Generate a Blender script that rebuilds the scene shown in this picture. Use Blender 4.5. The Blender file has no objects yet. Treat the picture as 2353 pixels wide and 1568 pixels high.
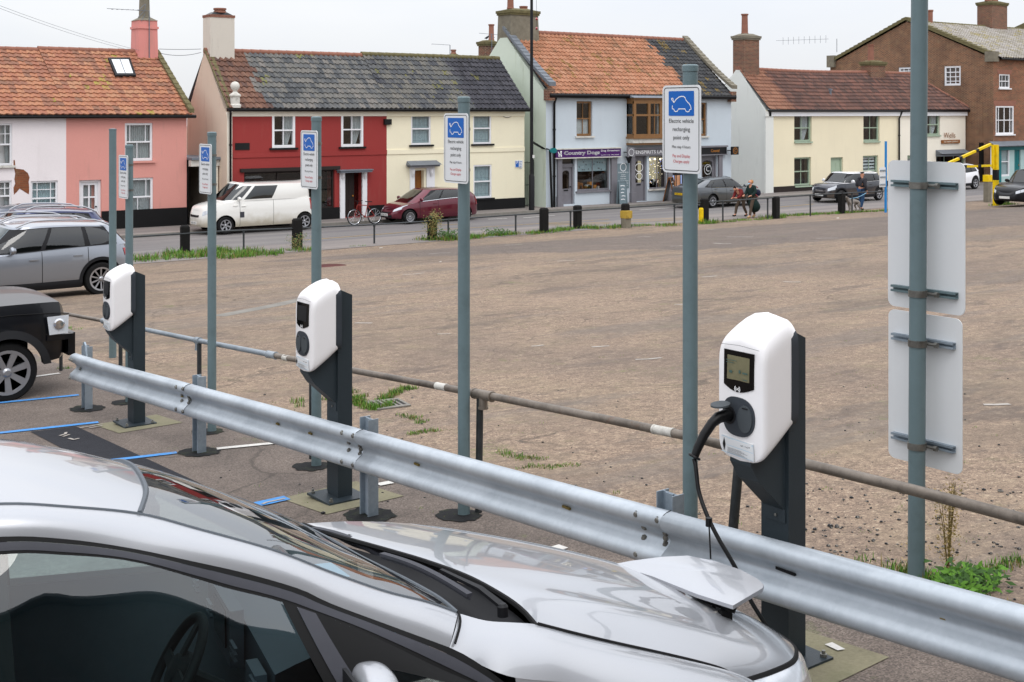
import bpy, math, random
from mathutils import Vector, Matrix
random.seed(7)
R=math.radians
S=bpy.context.scene; COL=S.collection
# ---------------------------------------------------------------- survey frame
# x runs along the street, y runs from the camera towards the street, z up; camera stands at (0,0,4.8)
F=2850.;CX=1176.5;HY=258.;HC=4.8;cY,sY=.7989,.6015
def ray(x,y):
    X=(x-CX)/F; return (cY*X+sY,-sY*X+cY,-(y-HY)/F)
def atV(x,y,V):
    r=ray(x,y);t=V/r[1];return Vector((r[0]*t,V,HC+r[2]*t))
def atU(x,y,U):
    r=ray(x,y);t=U/r[0];return Vector((U,r[1]*t,HC+r[2]*t))
GP=[(-60,6.2),(-5,2.636),(14,1.295),(20,1.02),(27.5,.72),(33,.33),(37.3,.0),(400,0)]
def G(V,U=0):
    for (a,za),(b,zb) in zip(GP,GP[1:]):
        if V<=b: return za+(zb-za)*(V-a)/(b-a)
    return 0.
def gnd(x,y):
    r=ray(x,y);lo,hi=1.,400.
    if r[2]>=0: hi=400
    for _ in range(60):
        t=(lo+hi)/2
        if HC+r[2]*t>G(r[1]*t): lo=t
        else: hi=t
    return Vector((r[0]*t,r[1]*t,G(r[1]*t)))
def lin(c):
    if isinstance(c,str): c=tuple(int(c[i:i+2],16)/255 for i in (0,2,4))
    return tuple((v/12.92 if v<=.04045 else ((v+.055)/1.055)**2.4) for v in c)
# ---------------------------------------------------------------- materials
M={}
def newmat(n):
    m=bpy.data.materials.new(n);m.use_nodes=True;t=m.node_tree;t.nodes.clear()
    o=t.nodes.new('ShaderNodeOutputMaterial');p=t.nodes.new('ShaderNodeBsdfPrincipled')
    t.links.new(p.outputs[0],o.inputs[0]);M[n]=m;return m,t,p,o
class N:
    def __init__(s,t): s.t=t
    def n(s,k,**kw):
        x=s.t.nodes.new(k)
        for a,b in kw.items():
            if a.startswith('i_'):
                key=a[2:]; key=int(key) if key.isdigit() else key.replace('_',' ')
                if hasattr(b,'is_output') and b.is_output: s.t.links.new(b,x.inputs[key])
                else: x.inputs[key].default_value=b
            else: setattr(x,a,b)
        return x
    def math(s,op,a,b=0,c=None):
        x=s.t.nodes.new('ShaderNodeMath');x.operation=op
        for i,v in enumerate((a,b,c)):
            if v is None: continue
            if hasattr(v,'is_output'): s.t.links.new(v,x.inputs[i])
            else: x.inputs[i].default_value=v
        return x.outputs[0]
    def mix(s,f,a,b,mode='MIX'):
        x=s.t.nodes.new('ShaderNodeMix');x.data_type='RGBA';x.blend_type=mode
        for i,v in ((0,f),(6,a),(7,b)):
            if hasattr(v,'is_output'): s.t.links.new(v,x.inputs[i])
            else: x.inputs[i].default_value=(v if i==0 else (*v[:3],1))
        return x.outputs[2]
    def ramp(s,f,stops):
        x=s.t.nodes.new('ShaderNodeValToRGB');e=x.color_ramp.elements
        while len(e)<len(stops): e.new(.5)
        for q,(p,c) in zip(e,stops):
            q.position=p;q.color=(*c,1) if len(c)==3 else c
        s.t.links.new(f,x.inputs[0]);return x.outputs[0]
    def noise(s,vec,scale,detail=3,rough=.6):
        x=s.n('ShaderNodeTexNoise');x.inputs['Scale'].default_value=scale;x.inputs['Detail'].default_value=detail;x.inputs['Roughness'].default_value=rough
        s.t.links.new(vec,x.inputs['Vector']);return x.outputs[0]
def mat(n,c,rough=.6,metal=0,var=.12,vs=3.,bump=0,bs=40.,coat=0,dirt=None,spec=.28):
    """general painted / plain surface with a little uneven tone"""
    c=lin(c);lum=sum(c)/3;c=tuple(v*(.55+.45*min(1,lum/.12)) for v in c);m,t,p,o=newmat(n);k=N(t);g=k.n('ShaderNodeNewGeometry').outputs['Position']
    a=k.noise(g,vs,4);b=k.noise(g,vs*9,3)
    f=k.math('ADD',k.math('MULTIPLY',a,.65),k.math('MULTIPLY',b,.35))
    col=k.ramp(f,[(.3,tuple(v*(1-var) for v in c)),(.7,tuple(min(1,v*(1+var*.7)) for v in c))])
    if dirt:
        dc,amt,ds=dirt
        d=k.ramp(k.noise(g,ds,6,.7),[(.5,(0,0,0)),(.68,(amt,)*3)])
        col=k.mix(d,col,lin(dc))
    t.links.new(col,p.inputs['Base Color'])
    p.inputs['Roughness'].default_value=rough;p.inputs['Metallic'].default_value=metal;p.inputs['Specular IOR Level'].default_value=spec
    if coat: p.inputs['Coat Weight'].default_value=coat;p.inputs['Coat Roughness'].default_value=.03
    if bump:
        h=k.noise(g,bs,3);bm=k.n('ShaderNodeBump',i_Strength=bump,i_Height=h);bm.inputs['Distance'].default_value=.01
        t.links.new(bm.outputs[0],p.inputs['Normal'])
    return m
def render(n,c,dirtc=(.25,.2,.16),streak=.35,low=.35):
    """painted render wall: blotches, faint rain streaks, grime in patches"""
    c=lin(c);m,t,p,o=newmat(n);k=N(t);g=k.n('ShaderNodeNewGeometry').outputs['Position']
    mp=k.n('ShaderNodeMapping',i_Vector=g);mp.inputs['Scale'].default_value=(1.6,1.6,.22)
    st=k.noise(mp.outputs[0],1.6,5,.65);bl=k.noise(g,.5,4);fi=k.noise(g,28,3)
    col=k.ramp(bl,[(.3,tuple(v*.93 for v in c)),(.7,c)])
    col=k.mix(k.ramp(st,[(.56,(0,0,0)),(.78,(streak,)*3)]),col,dirtc)
    col=k.mix(k.ramp(fi,[(.35,(.12,)*3),(.6,(0,)*3)]),col,tuple(v*.75 for v in c))
    t.links.new(col,p.inputs['Base Color']);p.inputs['Roughness'].default_value=.85
    bm=k.n('ShaderNodeBump',i_Strength=.35,i_Height=k.noise(g,22,4));bm.inputs['Distance'].default_value=.012
    t.links.new(bm.outputs[0],p.inputs['Normal']);return m
def tiles(n,stops,moss=None,patch=None):
    """roof tiles: one random tone per tile (uv counts tiles), lichen and grime patches"""
    m,t,p,o=newmat(n);k=N(t);uv=k.n('ShaderNodeUVMap').outputs[0];g=k.n('ShaderNodeNewGeometry').outputs['Position']
    fl=k.n('ShaderNodeVectorMath',operation='FLOOR');t.links.new(uv,fl.inputs[0])
    wn=k.n('ShaderNodeTexWhiteNoise');wn.noise_dimensions='2D';t.links.new(fl.outputs[0],wn.inputs['Vector'])
    big=k.noise(g,.45,4)
    f=k.math('ADD',k.math('ADD',k.math('MULTIPLY',wn.outputs[0],.5),k.math('MULTIPLY',big,.38)),.06)
    col=k.ramp(f,[(a,lin(b)) for a,b in stops])
    if patch:   # (ustart, colour stops) : other tiles beyond a ragged line
        sx=k.n('ShaderNodeSeparateXYZ',i_Vector=fl.outputs[0])
        w2=k.math('ADD',sx.outputs[0],k.math('MULTIPLY',wn.outputs[0],2.2))
        msk=k.math('GREATER_THAN',w2,patch[0]) if patch[2]=='>' else k.math('LESS_THAN',w2,patch[0])
        c2=k.ramp(f,[(a,lin(b)) for a,b in patch[1]]);col=k.mix(msk,col,c2)
    fine=k.noise(g,14,4,.7);col=k.mix(k.ramp(fine,[(.4,(.4,)*3),(.65,(0,)*3)]),col,(.05,.04,.035))
    if moss:
        w3=k.n('ShaderNodeTexWhiteNoise');w3.noise_dimensions='2D'
        ad=k.n('ShaderNodeVectorMath',operation='ADD');t.links.new(fl.outputs[0],ad.inputs[0]);ad.inputs[1].default_value=(31,17,0);t.links.new(ad.outputs[0],w3.inputs['Vector'])
        mm=k.math('MULTIPLY',k.math('GREATER_THAN',k.math('ADD',k.math('MULTIPLY',w3.outputs[0],.5),k.math('MULTIPLY',k.noise(g,.6,3),.8)),moss[1]),k.ramp(k.noise(g,9,3),[(.4,(0,)*3),(.55,(.85,)*3)]))
        col=k.mix(mm,col,lin(moss[0]))
    t.links.new(col,p.inputs['Base Color']);p.inputs['Roughness'].default_value=.8
    bm=k.n('ShaderNodeBump',i_Strength=.4,i_Height=fine);bm.inputs['Distance'].default_value=.01;t.links.new(bm.outputs[0],p.inputs['Normal']);return m
def brick(n,c1,c2,mortar,axis='x',dark=.35):
    m,t,p,o=newmat(n);k=N(t);g=k.n('ShaderNodeNewGeometry').outputs['Position']
    sx=k.n('ShaderNodeSeparateXYZ',i_Vector=g);cb=k.n('ShaderNodeCombineXYZ')
    t.links.new(k.math('ADD',sx.outputs[0],sx.outputs[1]) if axis=='xy' else sx.outputs[0 if axis=='x' else 1],cb.inputs[0]);t.links.new(sx.outputs[2],cb.inputs[1])
    b=k.n('ShaderNodeTexBrick',i_Vector=cb.outputs[0],i_Scale=1.,i_Mortar_Size=.011,i_Brick_Width=.235,i_Row_Height=.078,i_Color1=(*lin(c1),1),i_Color2=(*lin(c2),1),i_Mortar=(*lin(mortar),1),i_Bias=-.1)
    col=k.mix(k.ramp(k.noise(g,.7,5,.65),[(.42,(0,)*3),(.66,(dark,)*3)]),b.outputs[0],(.05,.03,.022))
    col=k.mix(k.ramp(k.noise(g,2.3,5,.7),[(.55,(0,)*3),(.72,(.3,)*3)]),col,(.33,.24,.12))
    t.links.new(col,p.inputs['Base Color']);p.inputs['Roughness'].default_value=.9
    bm=k.n('ShaderNodeBump',i_Strength=.5,i_Height=b.outputs['Fac'],invert=True);bm.inputs['Distance'].default_value=.01;t.links.new(bm.outputs[0],p.inputs['Normal']);return m
def glass(n,tint,trans=.85,rough=.0,refl=1.0,ior=1.5):
    m,t,p,o=newmat(n);t.nodes.remove(p);k=N(t)
    tr=k.n('ShaderNodeBsdfTransparent');tr.inputs[0].default_value=(*[v*trans for v in tint],1)
    gl=k.n('ShaderNodeBsdfGlossy');gl.inputs['Roughness'].default_value=rough;gl.inputs[0].default_value=(refl,refl,refl,1)
    ge=k.n('ShaderNodeNewGeometry');dt=k.n('ShaderNodeVectorMath',operation='DOT_PRODUCT');t.links.new(ge.outputs['Normal'],dt.inputs[0]);t.links.new(ge.outputs['Incoming'],dt.inputs[1])
    f0=((ior-1)/(ior+1))**2*1.8;fr=k.math('ADD',f0,k.math('MULTIPLY',1-f0,k.math('POWER',k.math('SUBTRACT',1.,k.math('MINIMUM',1.,k.math('ABSOLUTE',dt.outputs['Value']))),5.)))
    mx=k.n('ShaderNodeMixShader');t.links.new(fr,mx.inputs[0]);t.links.new(tr.outputs[0],mx.inputs[1]);t.links.new(gl.outputs[0],mx.inputs[2]);t.links.new(mx.outputs[0],o.inputs[0]);return m
def emis(n,c,s):
    m,t,p,o=newmat(n);p.inputs['Emission Color'].default_value=(*lin(c),1);p.inputs['Emission Strength'].default_value=s;p.inputs['Base Color'].default_value=(.05,.05,.05,1);return m
def galv(n,c,dark,rough=.42,metal=.75,rust=.0):
    m,t,p,o=newmat(n);k=N(t);g=k.n('ShaderNodeNewGeometry').outputs['Position']
    v=k.n('ShaderNodeTexVoronoi',i_Vector=g,i_Scale=38.);nz=k.noise(g,2.2,6,.7)
    f=k.math('ADD',k.math('MULTIPLY',nz,.93),k.math('MULTIPLY',k.n('ShaderNodeSeparateColor',i_Color=v.outputs['Color']).outputs[0],.07))
    col=k.ramp(f,[(.3,lin(dark)),(.62,lin(c))])
    sp=k.noise(g,26,4,.7)
    col=k.mix(k.ramp(sp,[(.66,(0,)*3),(.74,(.16,)*3)]),col,(.2,.21,.22))
    if rust: col=k.mix(k.ramp(k.noise(g,7,5,.75),[(.62-rust*.1,(0,)*3),(.72-rust*.1,(.8*min(1,rust),)*3)]),col,(.16,.06,.025))
    t.links.new(col,p.inputs['Base Color']);p.inputs['Metallic'].default_value=metal
    t.links.new(k.math('ADD',k.math('MULTIPLY',nz,.25),rough-.1),p.inputs['Roughness'])
    bm=k.n('ShaderNodeBump',i_Strength=.12,i_Height=sp);bm.inputs['Distance'].default_value=.004;t.links.new(bm.outputs[0],p.inputs['Normal']);return m
# ---------------------------------------------------------------- mesh builder
class MB:
    def __init__(s): s.v=[];s.f=[];s.m=[];s.uv={}
    def add(s,vs,fs,mi=0):
        o=len(s.v);s.v+= [tuple(q) for q in vs]
        for f in fs: s.f.append(tuple(i+o for i in f));s.m.append(mi)
        return s
    def box(s,c,d,mi=0,ax=None):
        """centre, full dims, optional axes matrix"""
        c=Vector(c);h=[q/2 for q in d];vs=[]
        for i in (-1,1):
            for j in (-1,1):
                for k in (-1,1):
                    q=Vector((i*h[0],j*h[1],k*h[2]));q=(ax@q if ax else q);vs.append(c+q)
        return s.add(vs,[(0,1,3,2),(4,6,7,5),(0,4,5,1),(2,3,7,6),(0,2,6,4),(1,5,7,3)],mi)
    def b2(s,x0,x1,y0,y1,z0,z1,mi=0):
        return s.box(((x0+x1)/2,(y0+y1)/2,(z0+z1)/2),(abs(x1-x0),abs(y1-y0),abs(z1-z0)),mi)
    def tube(s,pts,r,n=10,mi=0,cap=True):
        pts=[Vector(p) for p in pts];rs=r if isinstance(r,(list,tuple)) else [r]*len(pts);rings=[];up=None
        for i,p in enumerate(pts):
            d=(pts[min(i+1,len(pts)-1)]-pts[max(i-1,0)]).normalized()
            if up is None: up=Vector((0,0,1)) if abs(d.z)<.9 else Vector((1,0,0))
            a=d.cross(up).normalized();b=a.cross(d).normalized();up=b
            rings.append([p+(a*math.cos(2*math.pi*k/n)+b*math.sin(2*math.pi*k/n))*rs[i] for k in range(n)])
        o=len(s.v)
        for q in rings: s.v+=[tuple(x) for x in q]
        for i in range(len(pts)-1):
            for k in range(n):
                s.f.append((o+i*n+k,o+i*n+(k+1)%n,o+(i+1)*n+(k+1)%n,o+(i+1)*n+k));s.m.append(mi)
        if cap:
            s.f.append(tuple(o+k for k in range(n))[::-1]);s.m.append(mi)
            s.f.append(tuple(o+(len(pts)-1)*n+k for k in range(n)));s.m.append(mi)
        return s
    def lathe(s,c,prof,ax=(0,0,1),n=20,mi=0,cap=True):
        """prof = [(r,h)] about axis ax through c"""
        c=Vector(c);d=Vector(ax).normalized();a=d.orthogonal().normalized();b=d.cross(a);o=len(s.v)
        for r,h in prof:
            for k in range(n):
                t=2*math.pi*k/n;s.v.append(tuple(c+d*h+(a*math.cos(t)+b*math.sin(t))*r))
        for i in range(len(prof)-1):
            for k in range(n):
                s.f.append((o+i*n+k,o+i*n+(k+1)%n,o+(i+1)*n+(k+1)%n,o+(i+1)*n+k));s.m.append(mi)
        for i,e in ((0,1),(len(prof)-1,0)):
            if cap and prof[i][0]>1e-4:
                q=tuple(o+i*n+k for k in range(n));s.f.append(q[::-1] if e else q);s.m.append(mi)
        return s
    def grid(s,fn,nu,nv,mi=0,uv=None):
        o=len(s.v)
        for j in range(nv+1):
            for i in range(nu+1): s.v.append(tuple(fn(i/nu,j/nv)))
        for j in range(nv):
            for i in range(nu):
                a=o+j*(nu+1)+i
                if uv: s.uv[len(s.f)]=[uv(i/nu,j/nv),uv((i+1)/nu,j/nv),uv((i+1)/nu,(j+1)/nv),uv(i/nu,(j+1)/nv)]
                s.f.append((a,a+1,a+nu+2,a+nu+1));s.m.append(mi)
        return s
    def prism(s,poly,off,mi=0):
        """polygon of 3d points extruded by vector off"""
        p=[Vector(q) for q in poly];o=Vector(off);n=len(p)
        return s.add(p+[q+o for q in p],[tuple(range(n))[::-1],tuple(range(n,2*n))]+[(i,(i+1)%n,n+(i+1)%n,n+i) for i in range(n)],mi)
    def ribbon(s,pts,w,o,ex,ey,mi=0,closed=False):
        """2d polyline stroke drawn in plane o+x*ex+y*ey"""
        P=[Vector((q[0],q[1])) for q in pts];n=len(P);L=[];o=Vector(o);ex=Vector(ex);ey=Vector(ey)
        for i,p in enumerate(P):
            a=P[(i-1)%n] if closed or i>0 else p;b=P[(i+1)%n] if closed or i<n-1 else p
            d=(b-a).normalized() if (b-a).length>1e-9 else Vector((1,0));nr=Vector((-d.y,d.x))*w/2
            L+= [p+nr,p-nr]
        vs=[o+ex*q.x+ey*q.y for q in L];k=n if closed else n-1
        return s.add(vs,[(2*i,2*i+1,(2*i+3)%(2*n),(2*i+2)%(2*n)) for i in range(k)],mi)
    def build(s,name,mats,parent=None,world=True,smooth=False,flip=False):
        if not isinstance(mats,(list,tuple)): mats=[mats]
        me=bpy.data.meshes.new(name);vs=s.v
        if parent is not None and world:
            mi=PM(parent).inverted();vs=[tuple(mi@Vector(q)) for q in s.v]
        me.from_pydata(vs,[],s.f)
        for q in mats: me.materials.append(M[q] if isinstance(q,str) else q)
        me.polygons.foreach_set('material_index',s.m)
        if smooth: me.polygons.foreach_set('use_smooth',[True]*len(s.f))
        if s.uv:
            l=me.uv_layers.new(name='UVMap')
            for p in me.polygons:
                u=s.uv.get(p.index)
                if u:
                    for q,li in enumerate(p.loop_indices): l.data[li].uv=u[q]
        me.update();ob=bpy.data.objects.new(name,me);COL.objects.link(ob)
        if smooth and smooth!='all': 
            try: me.set_sharp_from_angle(angle=R(smooth if isinstance(smooth,(int,float)) and smooth>1 else 38))
            except Exception: pass
        if parent is not None: ob.parent=parent
        return ob
def PM(o):
    m=Matrix.Translation(o.location)@o.rotation_euler.to_matrix().to_4x4()
    s=o.scale; m=m@Matrix.Diagonal((s[0],s[1],s[2],1))
    return PM(o.parent)@m if o.parent else m
def tag(o,label,cat,group=None,kind=None):
    if label:o['label']=label
    if cat:o['category']=cat
    if group:o['group']=group
    if kind:o['kind']=kind
    return o
def thing(name,label,cat,loc=(0,0,0),rz=0,group=None):
    o=bpy.data.objects.new(name,None);COL.objects.link(o);o.location=loc;o.rotation_euler=(0,0,rz);o.empty_display_size=.2
    return tag(o,label,cat,group)
def struct(o): o['kind']='structure';return o
def ctree(o,parent=None):
    c=o.copy();COL.objects.link(c);c.parent=parent
    for ch in [q for q in COL.objects if q.parent==o]: ctree(ch,c)
    return c
def text(s,h,o,ex,ey,mt,parent,name='lettering',align='CENTER',w=None,bold=0,world=True):
    cu=bpy.data.curves.new('t','FONT');cu.body=s;cu.size=1;cu.align_x=align;cu.resolution_u=3;cu.space_line=1.0
    if bold: cu.offset=bold
    ob=bpy.data.objects.new('t',cu);COL.objects.link(ob);dg=bpy.context.evaluated_depsgraph_get();dg.update()
    me=bpy.data.meshes.new_from_object(ob.evaluated_get(dg));bpy.data.objects.remove(ob)
    xs=[v.co.x for v in me.vertices];ys=[v.co.y for v in me.vertices]
    if not xs: return None
    sy=h/.72;wd=max(xs)-min(xs);sx=(w/wd) if w else sy
    o=Vector(o);ex=Vector(ex);ey=Vector(ey);mi=PM(parent).inverted() if world else Matrix()
    for v in me.vertices: v.co=mi@(o+ex*(v.co.x*sx)+ey*(v.co.y*sy))
    me.materials.clear();me.materials.append(M[mt]);r=bpy.data.objects.new(name,me);COL.objects.link(r);r.parent=parent
    return r
def tlines(lines,mt,parent,name='lettering'):
    """several text lines merged in one mesh: (str,h,o,ex,ey,w)"""
    obs=[text(l[0],l[1],l[2],l[3],l[4],mt,parent,name,w=(l[5] if len(l)>5 else None)) for l in lines]
    vs=[];fs=[]
    for q in obs:
        n=len(vs);vs+=[v.co[:] for v in q.data.vertices];fs+=[tuple(i+n for i in p.vertices) for p in q.data.polygons];bpy.data.objects.remove(q)
    me=bpy.data.meshes.new(name);me.from_pydata(vs,[],fs);me.materials.append(M[mt]);r=bpy.data.objects.new(name,me);COL.objects.link(r);r.parent=parent;return r
X_=Vector((1,0,0));Y_=Vector((0,1,0));Z_=Vector((0,0,1))
# ---------------------------------------------------------------- palette
mat('white_paint','e6e4e2',.45,var=.05,bump=0)
mat('upvc','e4e4e6',.35,var=.03)
mat('old_white','cfccc4',.7,dirt=('6b655a',.6,3))
mat('black_paint','17181a',.5,var=.3)
mat('plinth_black','121214',.7,var=.3,bump=.3)
mat('gutter_black','0e0f12',.35)
mat('grey_wood','8b8a8f',.55,var=.08)
mat('brown_wood','8a5526',.5,var=.3,vs=5)
mat('brown_frame','84603c',.45,var=.2,vs=4)
mat('sage','9fb09a',.55,var=.06)
mat('slate','6d7278',.6,var=.2)
mat('dark_brown','352b28',.6)
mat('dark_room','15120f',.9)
mat('warm_room','4a3320',.9,var=.5,vs=2)
mat('curtain','b9bcbe',.9,var=.25,vs=14)
mat('net','aebfc4',.95,var=.12,vs=8)
mat('blind','d9dcde',.9)
mat('terracotta','8c6050',.8,var=.2)
mat('mossy','6b6446',.9,var=.4,vs=6,bump=.5)
mat('stone_grey','7a7466',.9,var=.3,vs=4,bump=.4)
mat('lead','6e747c',.5,var=.2)
mat('purple','4c1c66',.4);mat('white_text','f2f2f2',.4,var=0);mat('black_text','111318',.5,var=0);mat('red_text','c0303a',.5,var=0)
mat('blue_sign','0f5fb4',.35,var=.03);mat('sign_white','dadcdd',.35,var=.02);mat('gold','b9772a',.4)
mat('shop_grey','77757a',.5);mat('shop_black','1b1d22',.35);mat('teal','0f6f72',.45);mat('pale_teal','a9c2c0',.8,var=.05);mat('board_grey','6f7f85',.6)
mat('pole_grey','66787c',.42,metal=.0,var=.07,vs=2,bump=.1,bs=120,dirt=('4c5a5c',.3,5))
mat('column_dark','353f45',.45,var=.1,bump=.15,bs=200)
mat('casing_dark','3e444b',.5)
mat('evse_white','eceaea',.28,var=.015,coat=.2)
mat('screen_black','08090b',.12,var=0)
mat('lcd','726e55',.25,var=.15,vs=30);mat('lcd_mark','47605a',.4)
mat('socket_grey','4a5054',.55,var=.08)
mat('cable_black','121315',.45)
mat('bollard_black','161412',.8,var=.5,vs=6,bump=.5)
mat('yellow','e8c400',.5,dirt=('8a7424',.3,4));mat('yellow_dull','b0923c',.8,dirt=('5c4c2c',.6,6));mat('concrete','857f68',.92,var=.3,vs=5,bump=.4,dirt=('5a5c40',.5,2.5))
mat('conc_grey','7f7b74',.9,var=.25,bump=.4)
mat('asphalt_dark','33343a',.92,var=.25,vs=9,bump=.6,bs=150)
mat('tar','1b1c1e',.85,var=.4,vs=12,bump=.6,bs=60,dirt=('3a4424',.5,6))
mat('blue_post','1f7fc4',.5);mat('blue_line','4a8fd0',.75,var=.15,vs=12,dirt=('6d6358',.5,14));mat('white_line','cfccc6',.8,dirt=('7b736a',.55,12));mat('yellow_line','b08f4a',.85,dirt=('6d655c',.8,10));mat('worn_line','a7a098',.85,dirt=('77716a',.8,8))
mat('rubber','141415',.75,var=.2);mat('alloy','a9aaae',.3,metal=.7,var=.1);mat('plastic_dark','1d1e22',.55,var=.15);mat('plastic_grey','45464d',.6)
mat('lamp_clear','c9ced4',.15,var=.1,vs=30,coat=1);mat('lamp_red','a01418',.2,coat=1);mat('plate_white','dcdcd8',.4);mat('plate_yellow','d8b020',.4);mat('chrome','d0d2d6',.12,metal=1,var=.03)
mat('lamp_orange','c8541c',.25)
mat('skin','c08a70',.6);mat('plaid','7e2c2c',.9,var=.5,vs=16);mat('coat_green','14302c',.8);mat('denim','2c4a6c',.9);mat('khaki','5a4c40',.9);mat('jacket_grey','3c3c42',.9);mat('hair_blond','a8743f',.7);mat('hat_black','141414',.9);mat('mask_blue','8fc0dc',.8);mat('navy','161c3c',.7);mat('dog_grey','8c8680',.95,var=.4,vs=20);mat('boot','2a2624',.8);mat('orange_red','c84a24',.6);mat('white_cloth','d8d6d2',.9);mat('hair_dark','2c2420',.8)
mat('bike_red','8c2c24',.4);mat('rust_iron','5c2420',.8,var=.3)
mat('gate_iron','20302a',.6)
mat('litter','d8d4cc',.8)
mat('leaf_dry','7a6a3c',.9,var=.4)
mat('wsfit','5a6066',.6)
for n,c,d in (('grass','5d8a2c',.4),('grass_dark','44602a',.4),('weed','46692f',.4),('weed_dry','8a7c48',.35),('straw','b09868',.3)):
    m=mat(n,c,.7,var=d,vs=9)
galv('galvanised','bcc3c9','a3abb2',.46,.42)
galv('galv_post','a4b0ba','7d8a95',.45,.5)
galv('rail_rust','857b70','4c443c',.45,.35,rust=.45)
galv('rail_grey','9aa2a8','78828a',.45,.3)
galv('steel_clamp','8a8a84','4c4844',.4,.6)
galv('rail_black','3a3e40','1e2224',.5,.2)
render('pink','d9978c');render('pale_white','ece4e4',streak=.1);render('deep_red','93302d',streak=.12);render('cream','f0e8cc',streak=.06)
render('grey_render','c3cdd4',streak=.08);render('yellow_render','ebe0c2',streak=.08);render('cream2','efe8d8',streak=.06)
render('beige_wall','d8c4b0',(.4,.24,.18),.5);render('pale_green','d2dccc',(.22,.26,.12),.55);render('chalk','dfe0da',(.3,.3,.26),.3)
render('pinkchim','d68c84');render('old_lime','cfc8bc',(.25,.2,.16),.6)
brick('brick_front','8a4a30','5c3424','9c8468','x');brick('brick_side','7c5038','54352a','a48c70','y',.45);brick('brick_chim','7a4434','4c2c26','93836c','xy',.3);brick('exposed_brick','8a4c2c','6c3c26','7c5438','x',.2)
OR=[(.2,'845e48'),(.42,'a0644a'),(.6,'b27654'),(.8,'b0805f')]
tiles('tile_pink',OR+[(.95,'8c7c60')],('8c8a2c',.93))
GY=[(.22,'43484c'),(.42,'5e6163'),(.6,'71706b'),(.8,'837e78'),(.93,'928f8c')]
tiles('tile_red_house',GY+[(.975,'a0604c')],('7a7a34',.97),patch=(7.5,[(.25,'5c423a'),(.5,'76503f'),(.8,'8a6450')],'<'))
tiles('tile_cream',[(.2,'393d46'),(.42,'575a5c'),(.6,'696862'),(.8,'7b776f'),(.93,'8c8682')]+[(.985,'a0604c')],('6c6a30',.95),patch=(19.5,[(.25,'22252e'),(.5,'343640'),(.8,'484850')],'>'))
tiles('tile_orange',[(.2,'866448'),(.4,'ab7453'),(.6,'ba805f'),(.8,'bf8e6f'),(.96,'a68c7c')],('7a6428',.9),patch=(37.,[(.25,'24272c'),(.5,'363a3e'),(.8,'4c4c4c')],'>'))
tiles('tile_cottage',[(.2,'4a3630'),(.42,'60423a'),(.6,'704e42'),(.8,'84584a'),(.95,'987a6c')],None,patch=(9,[(.25,'845a46'),(.6,'9c6c54'),(.9,'a87e66')],'<'))
tiles('tile_stone',[(.2,'8a8270'),(.45,'a09a90'),(.7,'b0aaa4'),(.9,'98906c')],('8a7c34',.85))
glass('window_glass',(.9,.95,.95),.9)
glass('car_glass',(.55,.66,.66),.55)
glass('dark_glass',(.2,.24,.26),.45)
glass('screen_glass',(.75,.86,.86),.8,ior=2.05)
glass('side_glass',(.68,.88,.90),.92,ior=1.52)
def carpaint(n,c,metal=.5,rough=.28,dirtlow=None):
    c=lin(c);m,t,p,o=newmat(n);k=N(t);g=k.n('ShaderNodeNewGeometry').outputs['Position'];tc=k.n('ShaderNodeTexCoord').outputs['Object']
    col=k.mix(k.ramp(k.noise(g,600,2),[(.4,(0,)*3),(.7,(.18,)*3)]),c,tuple(min(1,v*1.3+.02) for v in c))
    if dirtlow:
        sz=k.n('ShaderNodeSeparateXYZ',i_Vector=tc).outputs[2];f=k.math('ADD',sz,k.math('MULTIPLY',k.noise(g,2.5,5),.5))
        col=k.mix(k.ramp(f,[(.62,(.75,)*3),(1.0,(0,)*3)]),col,lin(dirtlow))
    t.links.new(col,p.inputs['Base Color']);p.inputs['Metallic'].default_value=metal;p.inputs['Roughness'].default_value=rough
    p.inputs['Coat Weight'].default_value=1;p.inputs['Coat Roughness'].default_value=.02;p.inputs['Specular IOR Level'].default_value=.3;return m
carpaint('paint_near','a9abaf',.45,.3);carpaint('paint_white','e4e2dc',0,.4,'a59a80');carpaint('paint_maroon','5c1426',.4,.3);carpaint('paint_grey','5c6064',.6,.3,'4c483c')
carpaint('paint_silver','8f949c',.7,.3);carpaint('paint_black','06080e',.0,.3);M['paint_black'].node_tree.nodes['Principled BSDF'].inputs['Coat Weight'].default_value=.25;carpaint('paint_blue','283058',.4,.3);carpaint('paint_slate','474c58',.5,.3);carpaint('paint_mini','20242e',.3,.3,'5c5044');carpaint('paint_snow','e6e6e8',0,.35);carpaint('paint_silver2','8a8a90',.6,.3)
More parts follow.
